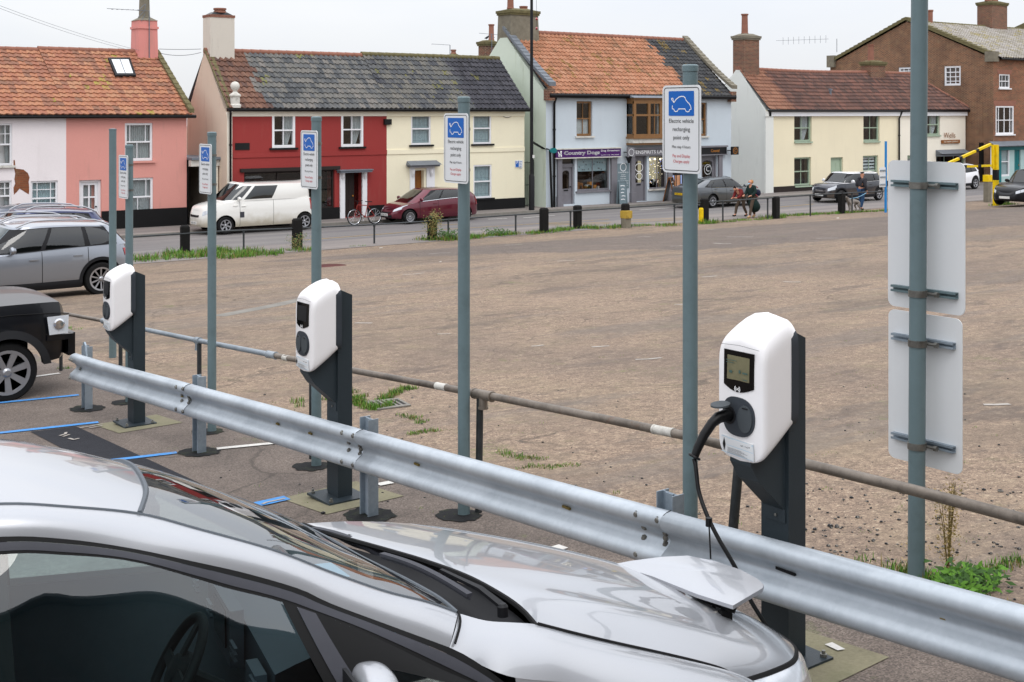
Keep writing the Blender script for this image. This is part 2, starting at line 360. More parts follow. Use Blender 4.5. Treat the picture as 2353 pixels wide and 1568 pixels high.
# ================================================================ THE SETTING
def ground_material():
    m,t,p,o=newmat('grit');k=N(t);g=k.n('ShaderNodeNewGeometry').outputs['Position']
    sp=k.n('ShaderNodeSeparateXYZ',i_Vector=g);U,V=sp.outputs[0],sp.outputs[1]
    v1=k.n('ShaderNodeTexVoronoi',i_Vector=g,i_Scale=105.);v2=k.n('ShaderNodeTexVoronoi',i_Vector=g,i_Scale=40.)
    r1=k.n('ShaderNodeSeparateColor',i_Color=v1.outputs['Color']).outputs[0];r2=k.n('ShaderNodeSeparateColor',i_Color=v2.outputs['Color']).outputs[0]
    v3=k.n('ShaderNodeTexVoronoi',i_Vector=g,i_Scale=17.);r3=k.n('ShaderNodeSeparateColor',i_Color=v3.outputs['Color']).outputs[0]
    st=k.ramp(k.math('ADD',k.math('ADD',k.math('MULTIPLY',r1,.5),k.math('MULTIPLY',r2,.35)),k.math('MULTIPLY',r3,.17)),[(.12,lin('55483e')),(.35,lin('7b6858')),(.6,lin('907b68')),(.8,lin('a18b75')),(.95,lin('c6b59c'))])
    big=k.noise(g,.11,6,.62);mid=k.noise(g,.9,5,.65)
    col=k.mix(k.ramp(big,[(.36,(.6,)*3),(.5,(0,)*3)]),st,lin('64574e'),'MIX')
    mp2=k.n('ShaderNodeMapping',i_Vector=g);mp2.inputs['Scale'].default_value=(.16,.42,1)
    col=k.mix(k.ramp(k.noise(mp2.outputs[0],1.0,7,.72),[(.48,(0,)*3),(.58,(.55,)*3)]),col,lin('736455'))
    col=k.mix(k.ramp(k.noise(mp2.outputs[0],2.1,7,.75),[(.55,(0,)*3),(.6,(.6,)*3),(.72,(.2,)*3)]),col,lin('544a44'))
    col=k.mix(k.ramp(mid,[(.5,(0,)*3),(.72,(.38,)*3)]),col,lin('8f7f66'))
    col=k.mix(k.ramp(k.noise(g,.35,5,.7),[(.55,(0,)*3),(.7,(.4,)*3)]),col,lin('98826f'))
    # long trench repair seams and stain bands running across the yard
    mp=k.n('ShaderNodeMapping',i_Vector=g);mp.inputs['Scale'].default_value=(.09,.55,1);mp.inputs['Rotation'].default_value=(0,0,.35)
    col=k.mix(k.ramp(k.noise(mp.outputs[0],1.3,6,.7),[(.53,(0,)*3),(.63,(.5,)*3),(.7,(.15,)*3)]),col,lin('6a625c'))
    hf=k.noise(g,5.5,8,.8);col=k.mix(k.ramp(hf,[(.38,(.42,)*3),(.5,(0,)*3)]),col,lin('5a4d43'));col=k.mix(k.ramp(hf,[(.54,(0,)*3),(.66,(.32,)*3)]),col,lin('bba88e'))
    hg=k.noise(g,1.7,8,.8);col=k.mix(k.ramp(hg,[(.56,(0,)*3),(.66,(.3,)*3)]),col,lin('6c6a48'))
    # dark newer tarmac sheet near the street on the right
    wob=k.math('MULTIPLY',k.noise(g,.5,6,.7),5.)
    a=k.math('GREATER_THAN',k.math('ADD',k.math('ADD',U,k.math('MULTIPLY',V,.9)),wob),51.5)
    lim=k.math('ADD',k.math('MULTIPLY',k.math('SUBTRACT',U,20.),-.115),k.math('ADD',35.8,k.math('MULTIPLY',k.noise(g,1.3,5,.7),1.6)))
    lo=k.math('GREATER_THAN',V,k.math('SUBTRACT',lim,10.5));hi=k.math('LESS_THAN',V,k.math('SUBTRACT',lim,1.2))
    msk=k.math('MULTIPLY',k.math('MULTIPLY',a,k.math('MULTIPLY',lo,hi)),.75)
    tar=k.ramp(k.math('ADD',k.math('MULTIPLY',r2,.4),k.math('MULTIPLY',k.noise(g,1.1,6,.7),.6)),[(.3,lin('4e4744')),(.55,lin('655b55')),(.75,lin('7b6e64'))])
    col=k.mix(msk,col,tar)
    # parking bays (tarmac, finer and greyer) this side of the rail
    bx=k.math('LESS_THAN',k.math('ADD',U,k.math('MULTIPLY',k.noise(g,1.6,5,.7),.5)),5.95)
    fine=k.ramp(k.math('ADD',k.math('MULTIPLY',r1,.4),k.math('MULTIPLY',k.noise(g,1.2,6,.7),.6)),[(.25,lin('4d453f')),(.5,lin('675c54')),(.72,lin('83766c')),(.92,lin('a59887'))])
    col=k.mix(bx,col,fine)
    # fine dark cracks
    wp=k.n('ShaderNodeVectorMath',operation='ADD');nz=k.n('ShaderNodeTexNoise',i_Vector=g,i_Scale=1.2,i_Detail=5.)
    t.links.new(g,wp.inputs[0]);t.links.new(nz.outputs['Color'],wp.inputs[1])
    mc=k.n('ShaderNodeMapping',i_Vector=wp.outputs[0]);mc.inputs['Scale'].default_value=(.22,.5,0)
    ve=k.n('ShaderNodeTexVoronoi',i_Vector=mc.outputs[0],i_Scale=1.,feature='DISTANCE_TO_EDGE')
    cr=k.math('MULTIPLY',k.ramp(ve.outputs['Distance'],[(.002,(.6,)*3),(.007,(0,)*3)]),k.ramp(k.noise(g,.3,3),[(.47,(0,)*3),(.6,(1,)*3)]))
    col=k.mix(cr,col,lin('3a342e'))
    gm=k.math('MULTIPLY',k.ramp(k.noise(g,.8,6,.75),[(.6,(0,)*3),(.68,(.5,)*3)]),k.ramp(k.noise(g,9,3),[(.45,(0,)*3),(.6,(1,)*3)]))
    col=k.mix(gm,col,lin('66703c'))
    t.links.new(col,p.inputs['Base Color']);p.inputs['Roughness'].default_value=.93
    bm=k.n('ShaderNodeBump',i_Strength=.55,i_Height=k.math('ADD',r1,k.math('MULTIPLY',r2,1.4)));bm.inputs['Distance'].default_value=.012;t.links.new(bm.outputs[0],p.inputs['Normal'])
ground_material()
def road_mat(n,c,d,l):
    m,t,p,o=newmat(n);k=N(t);g=k.n('ShaderNodeNewGeometry').outputs['Position']
    mp=k.n('ShaderNodeMapping',i_Vector=g);mp.inputs['Scale'].default_value=(.06,1.0,1)
    f=k.math('ADD',k.math('MULTIPLY',k.noise(mp.outputs[0],1.4,6,.65),.65),k.math('MULTIPLY',k.noise(g,30,3),.35))
    t.links.new(k.ramp(f,[(.3,lin(d)),(.5,lin(c)),(.72,lin(l))]),p.inputs['Base Color']);p.inputs['Roughness'].default_value=.85
road_mat('road','6a6664','57535a','85807c');road_mat('pavement','77706c','5e5854','948a82')
VS=[-60,-20,-8,-5]+[-5+.5*i for i in range(1,90)]+[42,60,100,200,400]
US=[-400,-150,-60,-30,-15]+[-10+2.5*i for i in range(0,45)]+[110,140,200,400]
b=MB();vs=[(u,v,G(v)) for v in VS for u in US];n=len(US)
b.add(vs,[(j*n+i,j*n+i+1,(j+1)*n+i+1,(j+1)*n+i) for j in range(len(VS)-1) for i in range(n-1)])
struct(b.build('ground','grit'))
def strip(name,mt,u0,u1,v0,v1,z0,z1=None):
    b=MB();z1=z0 if z1 is None else z1;b.add([(u0,v0,z0),(u1,v0,z0),(u1,v1,z1),(u0,v1,z1)],[(0,1,2,3)]);return struct(b.build(name,mt))
strip('road','road',-60,260,41.0,46.4,.008)
strip('near_pavement','pavement',-60,260,38.4,41.0,.012)
b=MB();b.b2(-60,260,46.4,46.55,-.05,.125);struct(b.build('kerb','conc_grey'))
b=MB();b.b2(-60,260,46.55,60,-.05,.115);struct(b.build('pavement','pavement'))
def gz(p,dz): return (p[0],p[1],G(p[1])+dz)
def sheet(name,mt,pix,dz=.004,kind=True,raw=None,sub=8):
    """flat painted / laid shape on the ground; corners in order"""
    P=raw or [gnd(*q) for q in pix];b=MB()
    if len(P)==4:
        A,B,C,D=[Vector(q) for q in P];b.grid(lambda u,v:gz((A.lerp(B,u)).lerp(D.lerp(C,u),v),dz),sub,sub)
    else: b.add([gz(q,dz) for q in P],[tuple(range(len(P)))])
    o=b.build(name,mt);return struct(o) if kind else o
def stroke(name,mt,pix,w,dz=.004):
    P=[gnd(*q) for q in pix];b=MB();Q=[]
    for A,B in zip(P,P[1:]):
        for i in range(8): Q.append(A.lerp(B,i/8))
    Q.append(P[-1]);vs=[]
    for i,q in enumerate(Q):
        d=(Q[min(i+1,len(Q)-1)]-Q[max(i-1,0)]);d=Vector((d.x,d.y,0)).normalized();nr=Vector((-d.y,d.x,0))*w/2
        vs+= [gz(q+nr,dz),gz(q-nr,dz)]
    b.add(vs,[(2*i,2*i+1,2*i+3,2*i+2) for i in range(len(Q)-1)]);return struct(b.build(name,mt))
# bay paint
for p in ([(-60,933),(181,909)],[(-60,1003),(226,972)],[(-20,1092),(406,1042)]): stroke('bay_marking','blue_line',p,.1,.009)
sheet('bay_marking','blue_line',[(583,1157),(596,1166),(668,1150),(652,1142)],.009)
for p in ([(-60,886),(137,859)],[(498,1033),(690,1014)],[(868,1116),(900,1110)]): stroke('bay_marking','white_line',p,.1,.009)
sheet('bay_marking','white_line',[(1257,1262),(1282,1270),(1306,1262),(1284,1254)],.009)
sheet('bay_marking','white_line',[(1895,1486),(1925,1500),(1942,1497),(1912,1481)],.012)
# trench reinstatement strip of black asphalt
sheet('asphalt_patch','asphalt_dark',[(70,993),(175,981),(330,1052),(225,1075)],.005)
sheet('asphalt_patch','asphalt_dark',[(225,1075),(330,1052),(520,1140),(430,1175)],.005)
sheet('asphalt_patch','asphalt_dark',[(430,1175),(520,1140),(760,1250),(700,1300)],.005)
# chalk scribbles sprayed on the asphalt
for pts in ([(137,1004),(150,1000),(152,996)],[(145,1006),(160,1001)],[(158,1010),(170,1013),(182,1010)],[(183,986),(200,983),(236,977)],[(205,986),(235,981)],[(603,1162),(612,1158),(655,1149)]): stroke('chalk_mark','worn_line',pts,.03,.013)
# road paint
for p,w in (([(1122,505),(1165,503)],.1),([(1203,502),(1275,496)],.1),([(1470,484),(1580,476)],.12),([(1240,516),(1405,512)],.09),([(1242,519),(1400,515)],.09),([(1445,507),(1610,501)],.09),([(1448,511),(1600,505)],.09),([(700,553),(1000,530)],.08),([(1000,530),(1400,505)],.07),([(1780,478),(1870,470)],.09),([(1000,519),(1060,516)],.08)):
    stroke('road_marking','yellow_line' if w<.1 else 'white_line',p,w,.02)
# faded bay lines on the yard
random.seed(3)
for x,y,l in ((1380,797,40),(1020,768,30),(1235,795,28),(1490,825,60),(835,743,40),(1630,636,34),(1565,700,30),(950,630,50),(1010,583,50),(1180,563,40),(1640,527,30),(1700,545,60),(1760,560,60),(1560,565,40),(1900,548,50),(1300,600,40),(2290,930,60),(1660,560,40),(1480,545,30),(1820,648,40)):
    a=random.uniform(-.10,.03)*l;stroke('worn_marking','worn_line',[(x-l/2,y-a/2),(x,y+random.uniform(-1,1)),(x+l/2,y+a/2)],random.uniform(.05,.11),.005)
for x0,y0,x1,y1,w in ((780,668,1180,635,.5),(1180,635,1560,600,.4),(500,727,780,668,.35)): stroke('repair_band','conc_grey',[(x0,y0),((x0+x1)/2,(y0+y1)/2+3),(x1,y1)],w,.003) if w<.36 else None
# tar and concrete collars round the posts
def blob(name,mt,c,ru,rv,dz,seed,rag=.11,n=28):
    random.seed(seed);P=[]
    for i in range(n):
        a=2*math.pi*i/n;k=1+random.uniform(-rag,rag);P.append((c[0]+ru*k*math.cos(a),c[1]+rv*k*math.sin(a)))
    b=MB();b.add([(q[0],q[1],G(q[1])+dz) for q in P]+[(c[0],c[1],G(c[1])+dz)],[(i,(i+1)%n,n) for i in range(n)]);return struct(b.build(name,mt))
# iron covers and drain grate
b=MB();c=gnd(762,612);b.lathe((c.x,c.y,c.z+.004),[(.42,0),(.42,.012),(0,.013)],n=28);tag(b.build('manhole_cover','rust_iron'),'round rust-red manhole cover lying in the open gravel yard','manhole cover')
def grate():
    A,B,C,D=[gnd(*q) for q in ((838,925),(868,944),(945,934),(915,918))]
    t=thing('drain_grate','rectangular iron drain grate edged by grass behind the middle charger','drain grate',tuple(A))
    b=MB()
    def P(u,v,dz): 
        q=A.lerp(D,u).lerp(B.lerp(C,u),v);return Vector((q.x,q.y,G(q.y)+dz))
    def slab(u0,u1,v0,v1):
        b.add([P(u0,v0,.018),P(u1,v0,.018),P(u1,v1,.018),P(u0,v1,.018),P(u0,v0,.004),P(u1,v0,.004),P(u1,v1,.004),P(u0,v1,.004)],[(0,1,2,3),(0,4,5,1),(1,5,6,2),(2,6,7,3),(3,7,4,0)])
    slab(0,1,0,.14);slab(0,1,.86,1);slab(0,.08,.14,.86);slab(.92,1,.14,.86)
    for i in range(1,6): slab(.08+i*.14-.03,.08+i*.14+.03,.14,.86)
    b.build('frame','conc_grey',t)
    b=MB();b.add([P(.05,.1,.006),P(.95,.1,.006),P(.95,.9,.006),P(.05,.9,.006)],[(0,1,2,3)]);b.build('drain_opening','black_text',t)
grate()
# loose stones
random.seed(11);b=MB()
def stone(b,c,r):
    n=7;o=len(b.v);
    pr=[]
    for j,(q,h) in enumerate(((.6,0),(1,.3),(.7,.75),(.05,.9))):
        for i in range(n):
            a=2*math.pi*i/n;k=r*q*random.uniform(.8,1.2);pr.append((c[0]+k*math.cos(a),c[1]+k*math.sin(a),c[2]+h*r))
    b.add(pr,[(j*n+i,j*n+(i+1)%n,(j+1)*n+(i+1)%n,(j+1)*n+i) for j in range(3) for i in range(n)])
for i in range(650):
    x=random.uniform(1850,2353) if i%2 else random.uniform(500,2353);y=random.uniform(1120,1420) if i%2 else random.uniform(860,1350)
    c=gnd(x,y);stone(b,c,random.uniform(.004,.014) if random.random()>.05 else random.uniform(.014,.024))
b.m=[random.choice((0,0,1)) for _ in b.m];o=b.build('gravel',['plastic_dark','conc_grey']);tag(o,'loose dark pebbles scattered over the yard surface','gravel',kind='stuff')
# ---------------------------------------------------------------- grass and weeds
def blades(b,c,h,w,n,sp,mi=(0,)):
    k_=.78 if h>.12 else .75;h*=k_;w*=.62;n=int(n*1.6);mi=(0,0,0,1,2)
    for i in range(n):
        a=random.uniform(0,6.283);r=sp*math.sqrt(random.random());x,y=c[0]+r*math.cos(a),c[1]+r*math.sin(a)
        z=G(y);hh=h*random.uniform(.45,1.15);d=random.uniform(0,6.283);ln=hh*random.uniform(.1,.8)
        p=Vector((x,y,z));s=Vector((math.cos(d+1.57),math.sin(d+1.57),0))*w*.5;t1=p+Vector((math.cos(d)*ln*.4,math.sin(d)*ln*.4,hh*.6));t2=p+Vector((math.cos(d)*ln,math.sin(d)*ln,hh))
        b.add([p-s,p+s,t1+s*.8,t1-s*.8,t2],[(0,1,2,3),(3,2,4)],random.choice(mi))
def along(b,pts,step,h,w,n,sp,mi=(0,1),jit=.2):
    P=[gnd(*q) for q in pts]
    for A,B in zip(P,P[1:]):
        L=(B-A).length;k=max(1,int(L/step))
        for i in range(k):
            c=A.lerp(B,(i+random.random())/k);blades(b,(c.x+random.uniform(-jit,jit),c.y+random.uniform(-jit,jit)),h*random.uniform(.5,1.2),w,n,sp,mi)
random.seed(21);b=MB()
# verge along the bollard line
along(b,[(300,600),(430,592),(560,590),(640,583)],.10,.26,.03,26,.34,(0,1),.38)
along(b,[(380,588),(480,580),(600,583)],.10,.28,.03,26,.34,(0,1),.4)
along(b,[(660,577),(715,577)],.12,.22,.03,22,.3)
along(b,[(800,567),(830,566)],.2,.08,.025,14,.2)
along(b,[(975,552),(1040,552),(1100,545)],.1,.28,.03,26,.35)
along(b,[(1085,545),(1170,541),(1240,536)],.12,.18,.03,24,.3)
along(b,[(1240,536),(1340,525),(1380,526),(1440,522)],.12,.22,.03,24,.3)
along(b,[(1440,521),(1495,518)],.12,.14,.03,22,.3);along(b,[(1515,520),(1550,518)],.12,.22,.03,22,.3)
along(b,[(1600,515),(1645,514)],.1,.3,.03,28,.3);along(b,[(1650,512),(1700,507),(1760,505)],.16,.12,.03,18,.25)
along(b,[(1762,503),(1795,501)],.1,.3,.03,26,.3);along(b,[(1800,497),(1870,494),(1940,490),(2040,485)],.14,.17,.03,20,.25)
along(b,[(2280,473),(2330,470)],.14,.2,.03,22,.3)
# tufts in the yard
along(b,[(145,757),(190,755)],.1,.06,.012,20,.12);along(b,[(130,848),(165,845)],.08,.05,.01,16,.1)
along(b,[(810,918),(850,942),(880,940),(905,930)],.035,.11,.012,16,.07,(0,1),.05)
along(b,[(870,925),(930,895),(960,893)],.04,.09,.012,16,.07,(0,1),.05);along(b,[(915,955),(955,962),(975,975)],.05,.06,.01,12,.06,(0,1),.05)
along(b,[(935,1000),(1000,990)],.035,.05,.01,18,.07,(0,1),.04);along(b,[(690,930),(735,922)],.05,.1,.012,14,.06)
along(b,[(1150,1040),(1200,1055),(1250,1052)],.028,.04,.008,14,.07,(0,1),.06);along(b,[(1210,1075),(1320,1070)],.028,.04,.008,14,.07,(0,1),.05)
along(b,[(1455,1130),(1480,1128)],.05,.04,.008,12,.04);along(b,[(1880,1105),(1900,1108)],.06,.03,.006,10,.04)
along(b,[(2060,1320),(2140,1345),(2200,1370)],.03,.10,.012,20,.09,(0,1),.08);along(b,[(2140,1330),(2230,1318),(2353,1290)],.04,.07,.010,16,.07,(0,1),.06)
along(b,[(2200,1360),(2260,1390),(2340,1412)],.04,.06,.01,14,.07,(0,1),.06);along(b,[(2020,1310),(2090,1330)],.04,.08,.01,14,.07)
along(b,[(830,905),(812,925)],.05,.1,.012,14,.06);along(b,[(1500,1180),(1640,1215)],.12,.03,.006,8,.06)
along(b,[(1240,486),(1500,472)],.6,.1,.03,10,.2);along(b,[(590,1110),(1150,1190)],.35,.02,.006,5,.05)
for i in range(160): along(b,[(random.uniform(600,2300),random.uniform(640,1250)),]*2,1,.02,.006,5,.05)
o=b.build('grass',['grass','grass_dark','weed_dry']);tag(o,'rough green grass and low weeds along the bollards and in the cracks','grass',kind='stuff')
def leafy(name,label,c,h,r,n,mts,lw=.03,up=.5,cat='weed',stem=True):
    t=thing(name,label,cat,tuple(c));random.seed(hash(name)%999+int(c[0]*10));b=MB();s=MB()
    for k in range(max(3,n//60)):
        a=random.uniform(0,6.28);q=Vector(c)+Vector((math.cos(a)*r*.6,math.sin(a)*r*.6,h*random.uniform(.6,1)));s.tube([c,Vector(c).lerp(q,.5)+Vector((0,0,h*.1)),q],[.006*h,.004*h,.002*h],5)
        for i in range(n//max(3,n//60)):
            f=random.random()**.7;p=Vector(c).lerp(q,f)+Vector((random.gauss(0,r*.28),random.gauss(0,r*.28),random.gauss(0,h*.05)));p.z=max(p.z,c[2]+.01)
            d=Vector((random.gauss(0,1),random.gauss(0,1),random.uniform(-.2,1)*up*2)).normalized();e=d.orthogonal().normalized();L=lw*random.uniform(1.2,2.6)
            b.add([p,p+d*L*.5+e*lw*.4,p+d*L,p+d*L*.5-e*lw*.4],[(0,1,2,3)],random.randrange(len(mts)))
    s.build('stem','leaf_dry',t);b.build('leaves',mts,t);return t
c=gnd(992,553);leafy('weed_bush','tall yellowing bush growing round a bollard beside the maroon car',c,1.15,.42,900,['weed_dry','weed','weed_dry'],.035,.8,'bush')
c=gnd(683,576);leafy('weed_clump','scruffy dry weeds at the foot of the bollard beside the white van',c,.6,.4,420,['weed_dry','weed'],.03,.9)
c=gnd(1032,551);leafy('weed_clump','low leafy green weeds right of the yellowing bush',c,.38,.5,420,['weed','grass_dark'],.05,.4)
c=gnd(1140,541);leafy('weed_clump','low spreading green weed in the verge between two bollards',c,.25,.6,320,['weed','grass_dark'],.05,.4)
c=gnd(2182,1362);leafy('dandelion_clump','broad-leaved green weeds at the foot of the tall signpost',c,.13,.22,260,['grass','weed'],.035,.5)
c=gnd(2178,1330);t=leafy('dry_seedhead','tall dry brown seedhead standing behind the barrier right of the tall signpost',c,.60,.085,700,['leaf_dry','straw'],.011,.9)
c=gnd(2075,1322);leafy('straw_tuft','pale dead grass leaning at the left of the tall signpost',c,.28,.16,160,['straw'],.009,1)
c=gnd(2240,1345);leafy('dandelion_clump','flat green weed patch right of the dry seedhead',c,.1,.2,200,['weed','grass'],.03,.4)
b=MB();random.seed(5);c=gnd(2108,1338);stone(b,c,.035);tag(b.build('pebble','sign_white',smooth=True),'single pale stone lying at the foot of the tall signpost','stone')
# ================================================================ BUILDINGS
def PR(x0,y0,x1,y1,V):
    ym=(y0+y1)/2;xm=(x0+x1)/2
    return (atV(x0,ym,V).x,atV(x1,ym,V).x,atV(xm,y1,V).z,atV(xm,y0,V).z)
def PRU(x0,y0,x1,y1,U):
    ym=(y0+y1)/2;xm=(x0+x1)/2
    return (atU(x0,ym,U).y,atU(x1,ym,U).y,atU(xm,y1,U).z,atU(xm,y0,U).z)
def wall(b,V,u0,u1,z0,z1,holes,rev=.22,mi=0,th=.3):
    us=sorted({u0,u1}|{h[i] for h in holes for i in (0,1) if u0<h[i]<u1});zs=sorted({z0,z1}|{h[i] for h in holes for i in (2,3) if z0<h[i]<z1})
    def inside(u,z): return any(h[0]<u<h[1] and h[2]<z<h[3] for h in holes)
    for a,c in zip(us,us[1:]):
        for d,e in zip(zs,zs[1:]):
            if not inside((a+c)/2,(d+e)/2): b.add([(a,V,d),(c,V,d),(c,V,e),(a,V,e)],[(0,1,2,3)],mi)
    for h in holes:
        a,c,d,e=max(h[0],u0),min(h[1],u1),max(h[2],z0),min(h[3],z1)
        b.add([(a,V,d),(a,V+rev,d),(a,V+rev,e),(a,V,e)],[(0,3,2,1)],mi);b.add([(c,V,d),(c,V+rev,d),(c,V+rev,e),(c,V,e)],[(0,1,2,3)],mi)
        b.add([(a,V,e),(c,V,e),(c,V+rev,e),(a,V+rev,e)],[(0,1,2,3)],mi);b.add([(a,V,d),(c,V,d),(c,V+rev,d),(a,V+rev,d)],[(0,3,2,1)],mi)
def AX(ex,en): return Matrix((ex,-en,Z_)).transposed()
class Loc:
    """local frame on a facade: x to the viewer's right, d depth into the wall, z up"""
    def __init__(s,O,ex,en): s.O=Vector(O);s.ex=Vector(ex);s.en=Vector(en);s.ax=AX(s.ex,s.en)
    def p(s,x,d,z): return s.O+s.ex*x-s.en*d+Z_*z
    def bx(s,b,x0,x1,d0,d1,z0,z1,mi=0): b.box(s.p((x0+x1)/2,(d0+d1)/2,(z0+z1)/2),(x1-x0,d1-d0,z1-z0),mi,s.ax)
def window(parent,r,V,mt='upvc',up=(.5,),lo=(.5,),upz=(),loz=(),fw=.07,rec=.10,sill=None,sillw=.1,curt='net',split=.5,back='dark_room',plane='V',label=None,bar=.028,arch=0,frame_out=0,pane='window_glass'):
    a,c,d,e=r
    if plane=='V': L=Loc((a,V,d),X_,-Y_);w=c-a
    else: L=Loc((V,a,d),-Y_,-X_);w=a-c
    h=e-d;b=MB();f0,f1=rec-.05,rec+.04
    f0-=frame_out
    L.bx(b,0,fw,f0,f1,0,h);L.bx(b,w-fw,w,f0,f1,0,h);L.bx(b,fw,w-fw,f0,f1,h-fw,h);L.bx(b,fw,w-fw,f0,f1,0,fw*1.2)
    ms=h*split
    if split: L.bx(b,fw,w-fw,f0+.015,f1-.005,ms-.03,ms+.03)
    top=h-fw;bot=fw*1.2
    for q in up: L.bx(b,w*q-bar/2,w*q+bar/2,f0+.03,f1-.02,(ms+.03 if split else bot),top)
    if split:
        for q in lo: L.bx(b,w*q-bar/2,w*q+bar/2,f0+.035,f1-.015,bot,ms-.03)
    for q in upz: L.bx(b,fw,w-fw,f0+.034,f1-.024,ms+(h-ms)*q-bar/2,ms+(h-ms)*q+bar/2)
    for q in loz: L.bx(b,fw,w-fw,f0+.034,f1-.024,ms*q-bar/2,ms*q+bar/2)
    W=b.build('window',mt,parent)
    if label: W['label']=label
    b=MB();b.add([L.p(fw*.5,f1-.022,fw*.6),L.p(w-fw*.5,f1-.022,fw*.6),L.p(w-fw*.5,f1-.022,h-fw*.5),L.p(fw*.5,f1-.022,h-fw*.5)],[(0,1,2,3)]);b.build('pane',pane,W)
    b=MB();b.add([L.p(-.3,.75,-.3),L.p(w+.3,.75,-.3),L.p(w+.3,.75,h+.3),L.p(-.3,.75,h+.3)],[(0,1,2,3)])
    if curt=='net': b.grid(lambda u,v:L.p(fw+u*(w-2*fw),f1+.05+.02*math.sin(u*w*70),fw+v*(h-2*fw)),40,1,1);b.build('curtain',[back,'net'],W)
    elif curt=='sides':
        for s in (0,1): b.grid(lambda u,v:L.p((fw+u*w*.2*(1.15-.5*abs(v-.5))) if s==0 else (w-fw-u*w*.24*(1.2-.6*(1-v))),f1+.06+.03*math.sin(u*24),fw+v*(h-2*fw)),16,6,1)
        b.build('curtain',[back,'curtain'],W)
    elif curt=='half':
        b.grid(lambda u,v:L.p(w*.52+u*(w*.4)*(1 if v>.5 else .5+v),f1+.06+.03*math.sin(u*24),h*.05+v*h*.9),16,6,1);b.build('curtain',[back,'curtain'],W)
    elif curt=='drape':
        for s in (0,1): b.grid(lambda u,v:L.p((fw+u*w*.42) if s==0 else (w-fw-u*w*.42),f1+.06+.03*math.sin(u*40),fw+v*(h-2*fw)),30,1,1)
        b.build('curtain',[back,'curtain'],W)
    elif curt=='blindlow':
        for i in range(14): L.bx(b,fw,w-fw,f1+.04,f1+.05,fw+i*(h*.46)/14,fw+(i+.75)*(h*.46)/14,1)
        b.build('blind',[back,'blind'],W)
    elif curt=='blind':
        for i in range(9): L.bx(b,fw,w-fw,f1+.04,f1+.06,fw+i*(h*.94)/9,fw+(i+.62)*(h*.94)/9,1)
        b.build('blind',[back,'blind'],W)
    else: b.build('room_back',back,W)
    if sill:
        b=MB();L.bx(b,-sillw,w+sillw,-.1,rec-.04,-.085,.0);b.build('sill',sill,W)
    return W
def tube2(pts,r,n=8): return MB().tube(pts,r,n)
def pantiles(b,U0,U1,Vf,zf,Vr,zr,tw=.25,ch=.31,amp=.035,lift=.06,sag=0,hipU=None,seg=5,off=0,sm=.0,curl=0):
    L=math.hypot(Vr-Vf,zr-zf);nc=max(4,round(L/ch));nt=max(2,round((U1-U0)/tw));nrm=Vector((0,-(zr-zf),(Vr-Vf))).normalized()
    if nrm.z<0: nrm=-nrm
    def pos(s,v,l):
        U=U0+(U1-U0)*s/nt
        if hipU is not None: U=min(U,U1+(hipU-U1)*v)
        w=(math.sin(2*math.pi*s)+.35*math.sin(4*math.pi*s))*amp
        z=zf+(zr-zf)*v-sag*math.sin(math.pi*(U-U0)/(U1-U0))*(.3+.7*v)+curl*(1-v)**3
        return Vector((U,Vf+(Vr-Vf)*v,z))+nrm*(w+l+.03)
    rnd=random.Random(int(U0*10))
    N=nt*seg
    for j in range(nc):
        v0,v1=j/nc,(j+1)/nc;jit=[rnd.uniform(-.007,.007) for _ in range(nt+1)]
        o=len(b.v)
        for i in range(N+1):
            s=i/seg;q=jit[min(int(s),nt)]
            b.v.append(tuple(pos(s,v0-.012,lift+q-.05)));b.v.append(tuple(pos(s,v0-.012,lift+q)));b.v.append(tuple(pos(s,v1+.02,q*.3)))
        for i in range(N):
            for k,(v,) in enumerate(((.0,),(.5,))):
                a=o+i*3+k;tu=i//seg+off+.5;b.uv[len(b.f)]=[(tu,j+.5)]*4
                b.f.append((a,a+3,a+4,a+1));b.m.append(0)
    return nrm
def roof_set(T,mt,U0,U1,Vf,zf,Vr,zr,Vb,ridge='terracotta',sag=0,hipU=None,off=0,ridger=.12,over=.0,tw=.25,ch=.31,name='roof',amp=.035,curl=0,backm='slate'):
    b=MB();pantiles(b,U0,U1,Vf-.22,zf-.02,Vr,zr,sag=sag,hipU=hipU,off=off,tw=tw,ch=ch,amp=amp,curl=curl);ro=b.build(name,mt,T,smooth=45)
    b=MB();u1=hipU or U1
    b.add([(U0,Vr,zr),(u1,Vr,zr),(U1,Vb+.2,zf),(U0,Vb+.2,zf)],[(0,1,2,3)])
    if hipU: b.add([(U1,Vf-.2,zf),(U1,Vb+.2,zf),(hipU,Vr,zr)],[(0,1,2)])
    b.add([(U0,Vf-.2,zf-.03),(U1,Vf-.2,zf-.03),(u1,Vr,zr-.05),(U0,Vr,zr-.05)],[(0,1,2,3)])
    b.build('roof_slope',backm,ro)
    b=MB();n=int((u1-U0)/.42);rnd=random.Random(5)
    for i in range(n):
        a=U0+(u1-U0)*i/n;c=U0+(u1-U0)*(i+1)/n;z=lambda U:zr-sag*math.sin(math.pi*(U-U0)/(U1-U0))+.02
        b.tube([(a-.02,Vr,z(a)),(c,Vr,z(c))],[ridger+.012,ridger],10)
    if hipU:
        n=8
        for i in range(n):
            A=Vector((hipU,Vr,zr+.02)).lerp(Vector((U1,Vf-.2,zf+.05)),i/n);B=Vector((hipU,Vr,zr+.02)).lerp(Vector((U1,Vf-.2,zf+.05)),(i+1)/n);b.tube([A,B],[.1,.115],8)
    b.build('ridge_tiles',ridge,ro,smooth=True)
    return ro
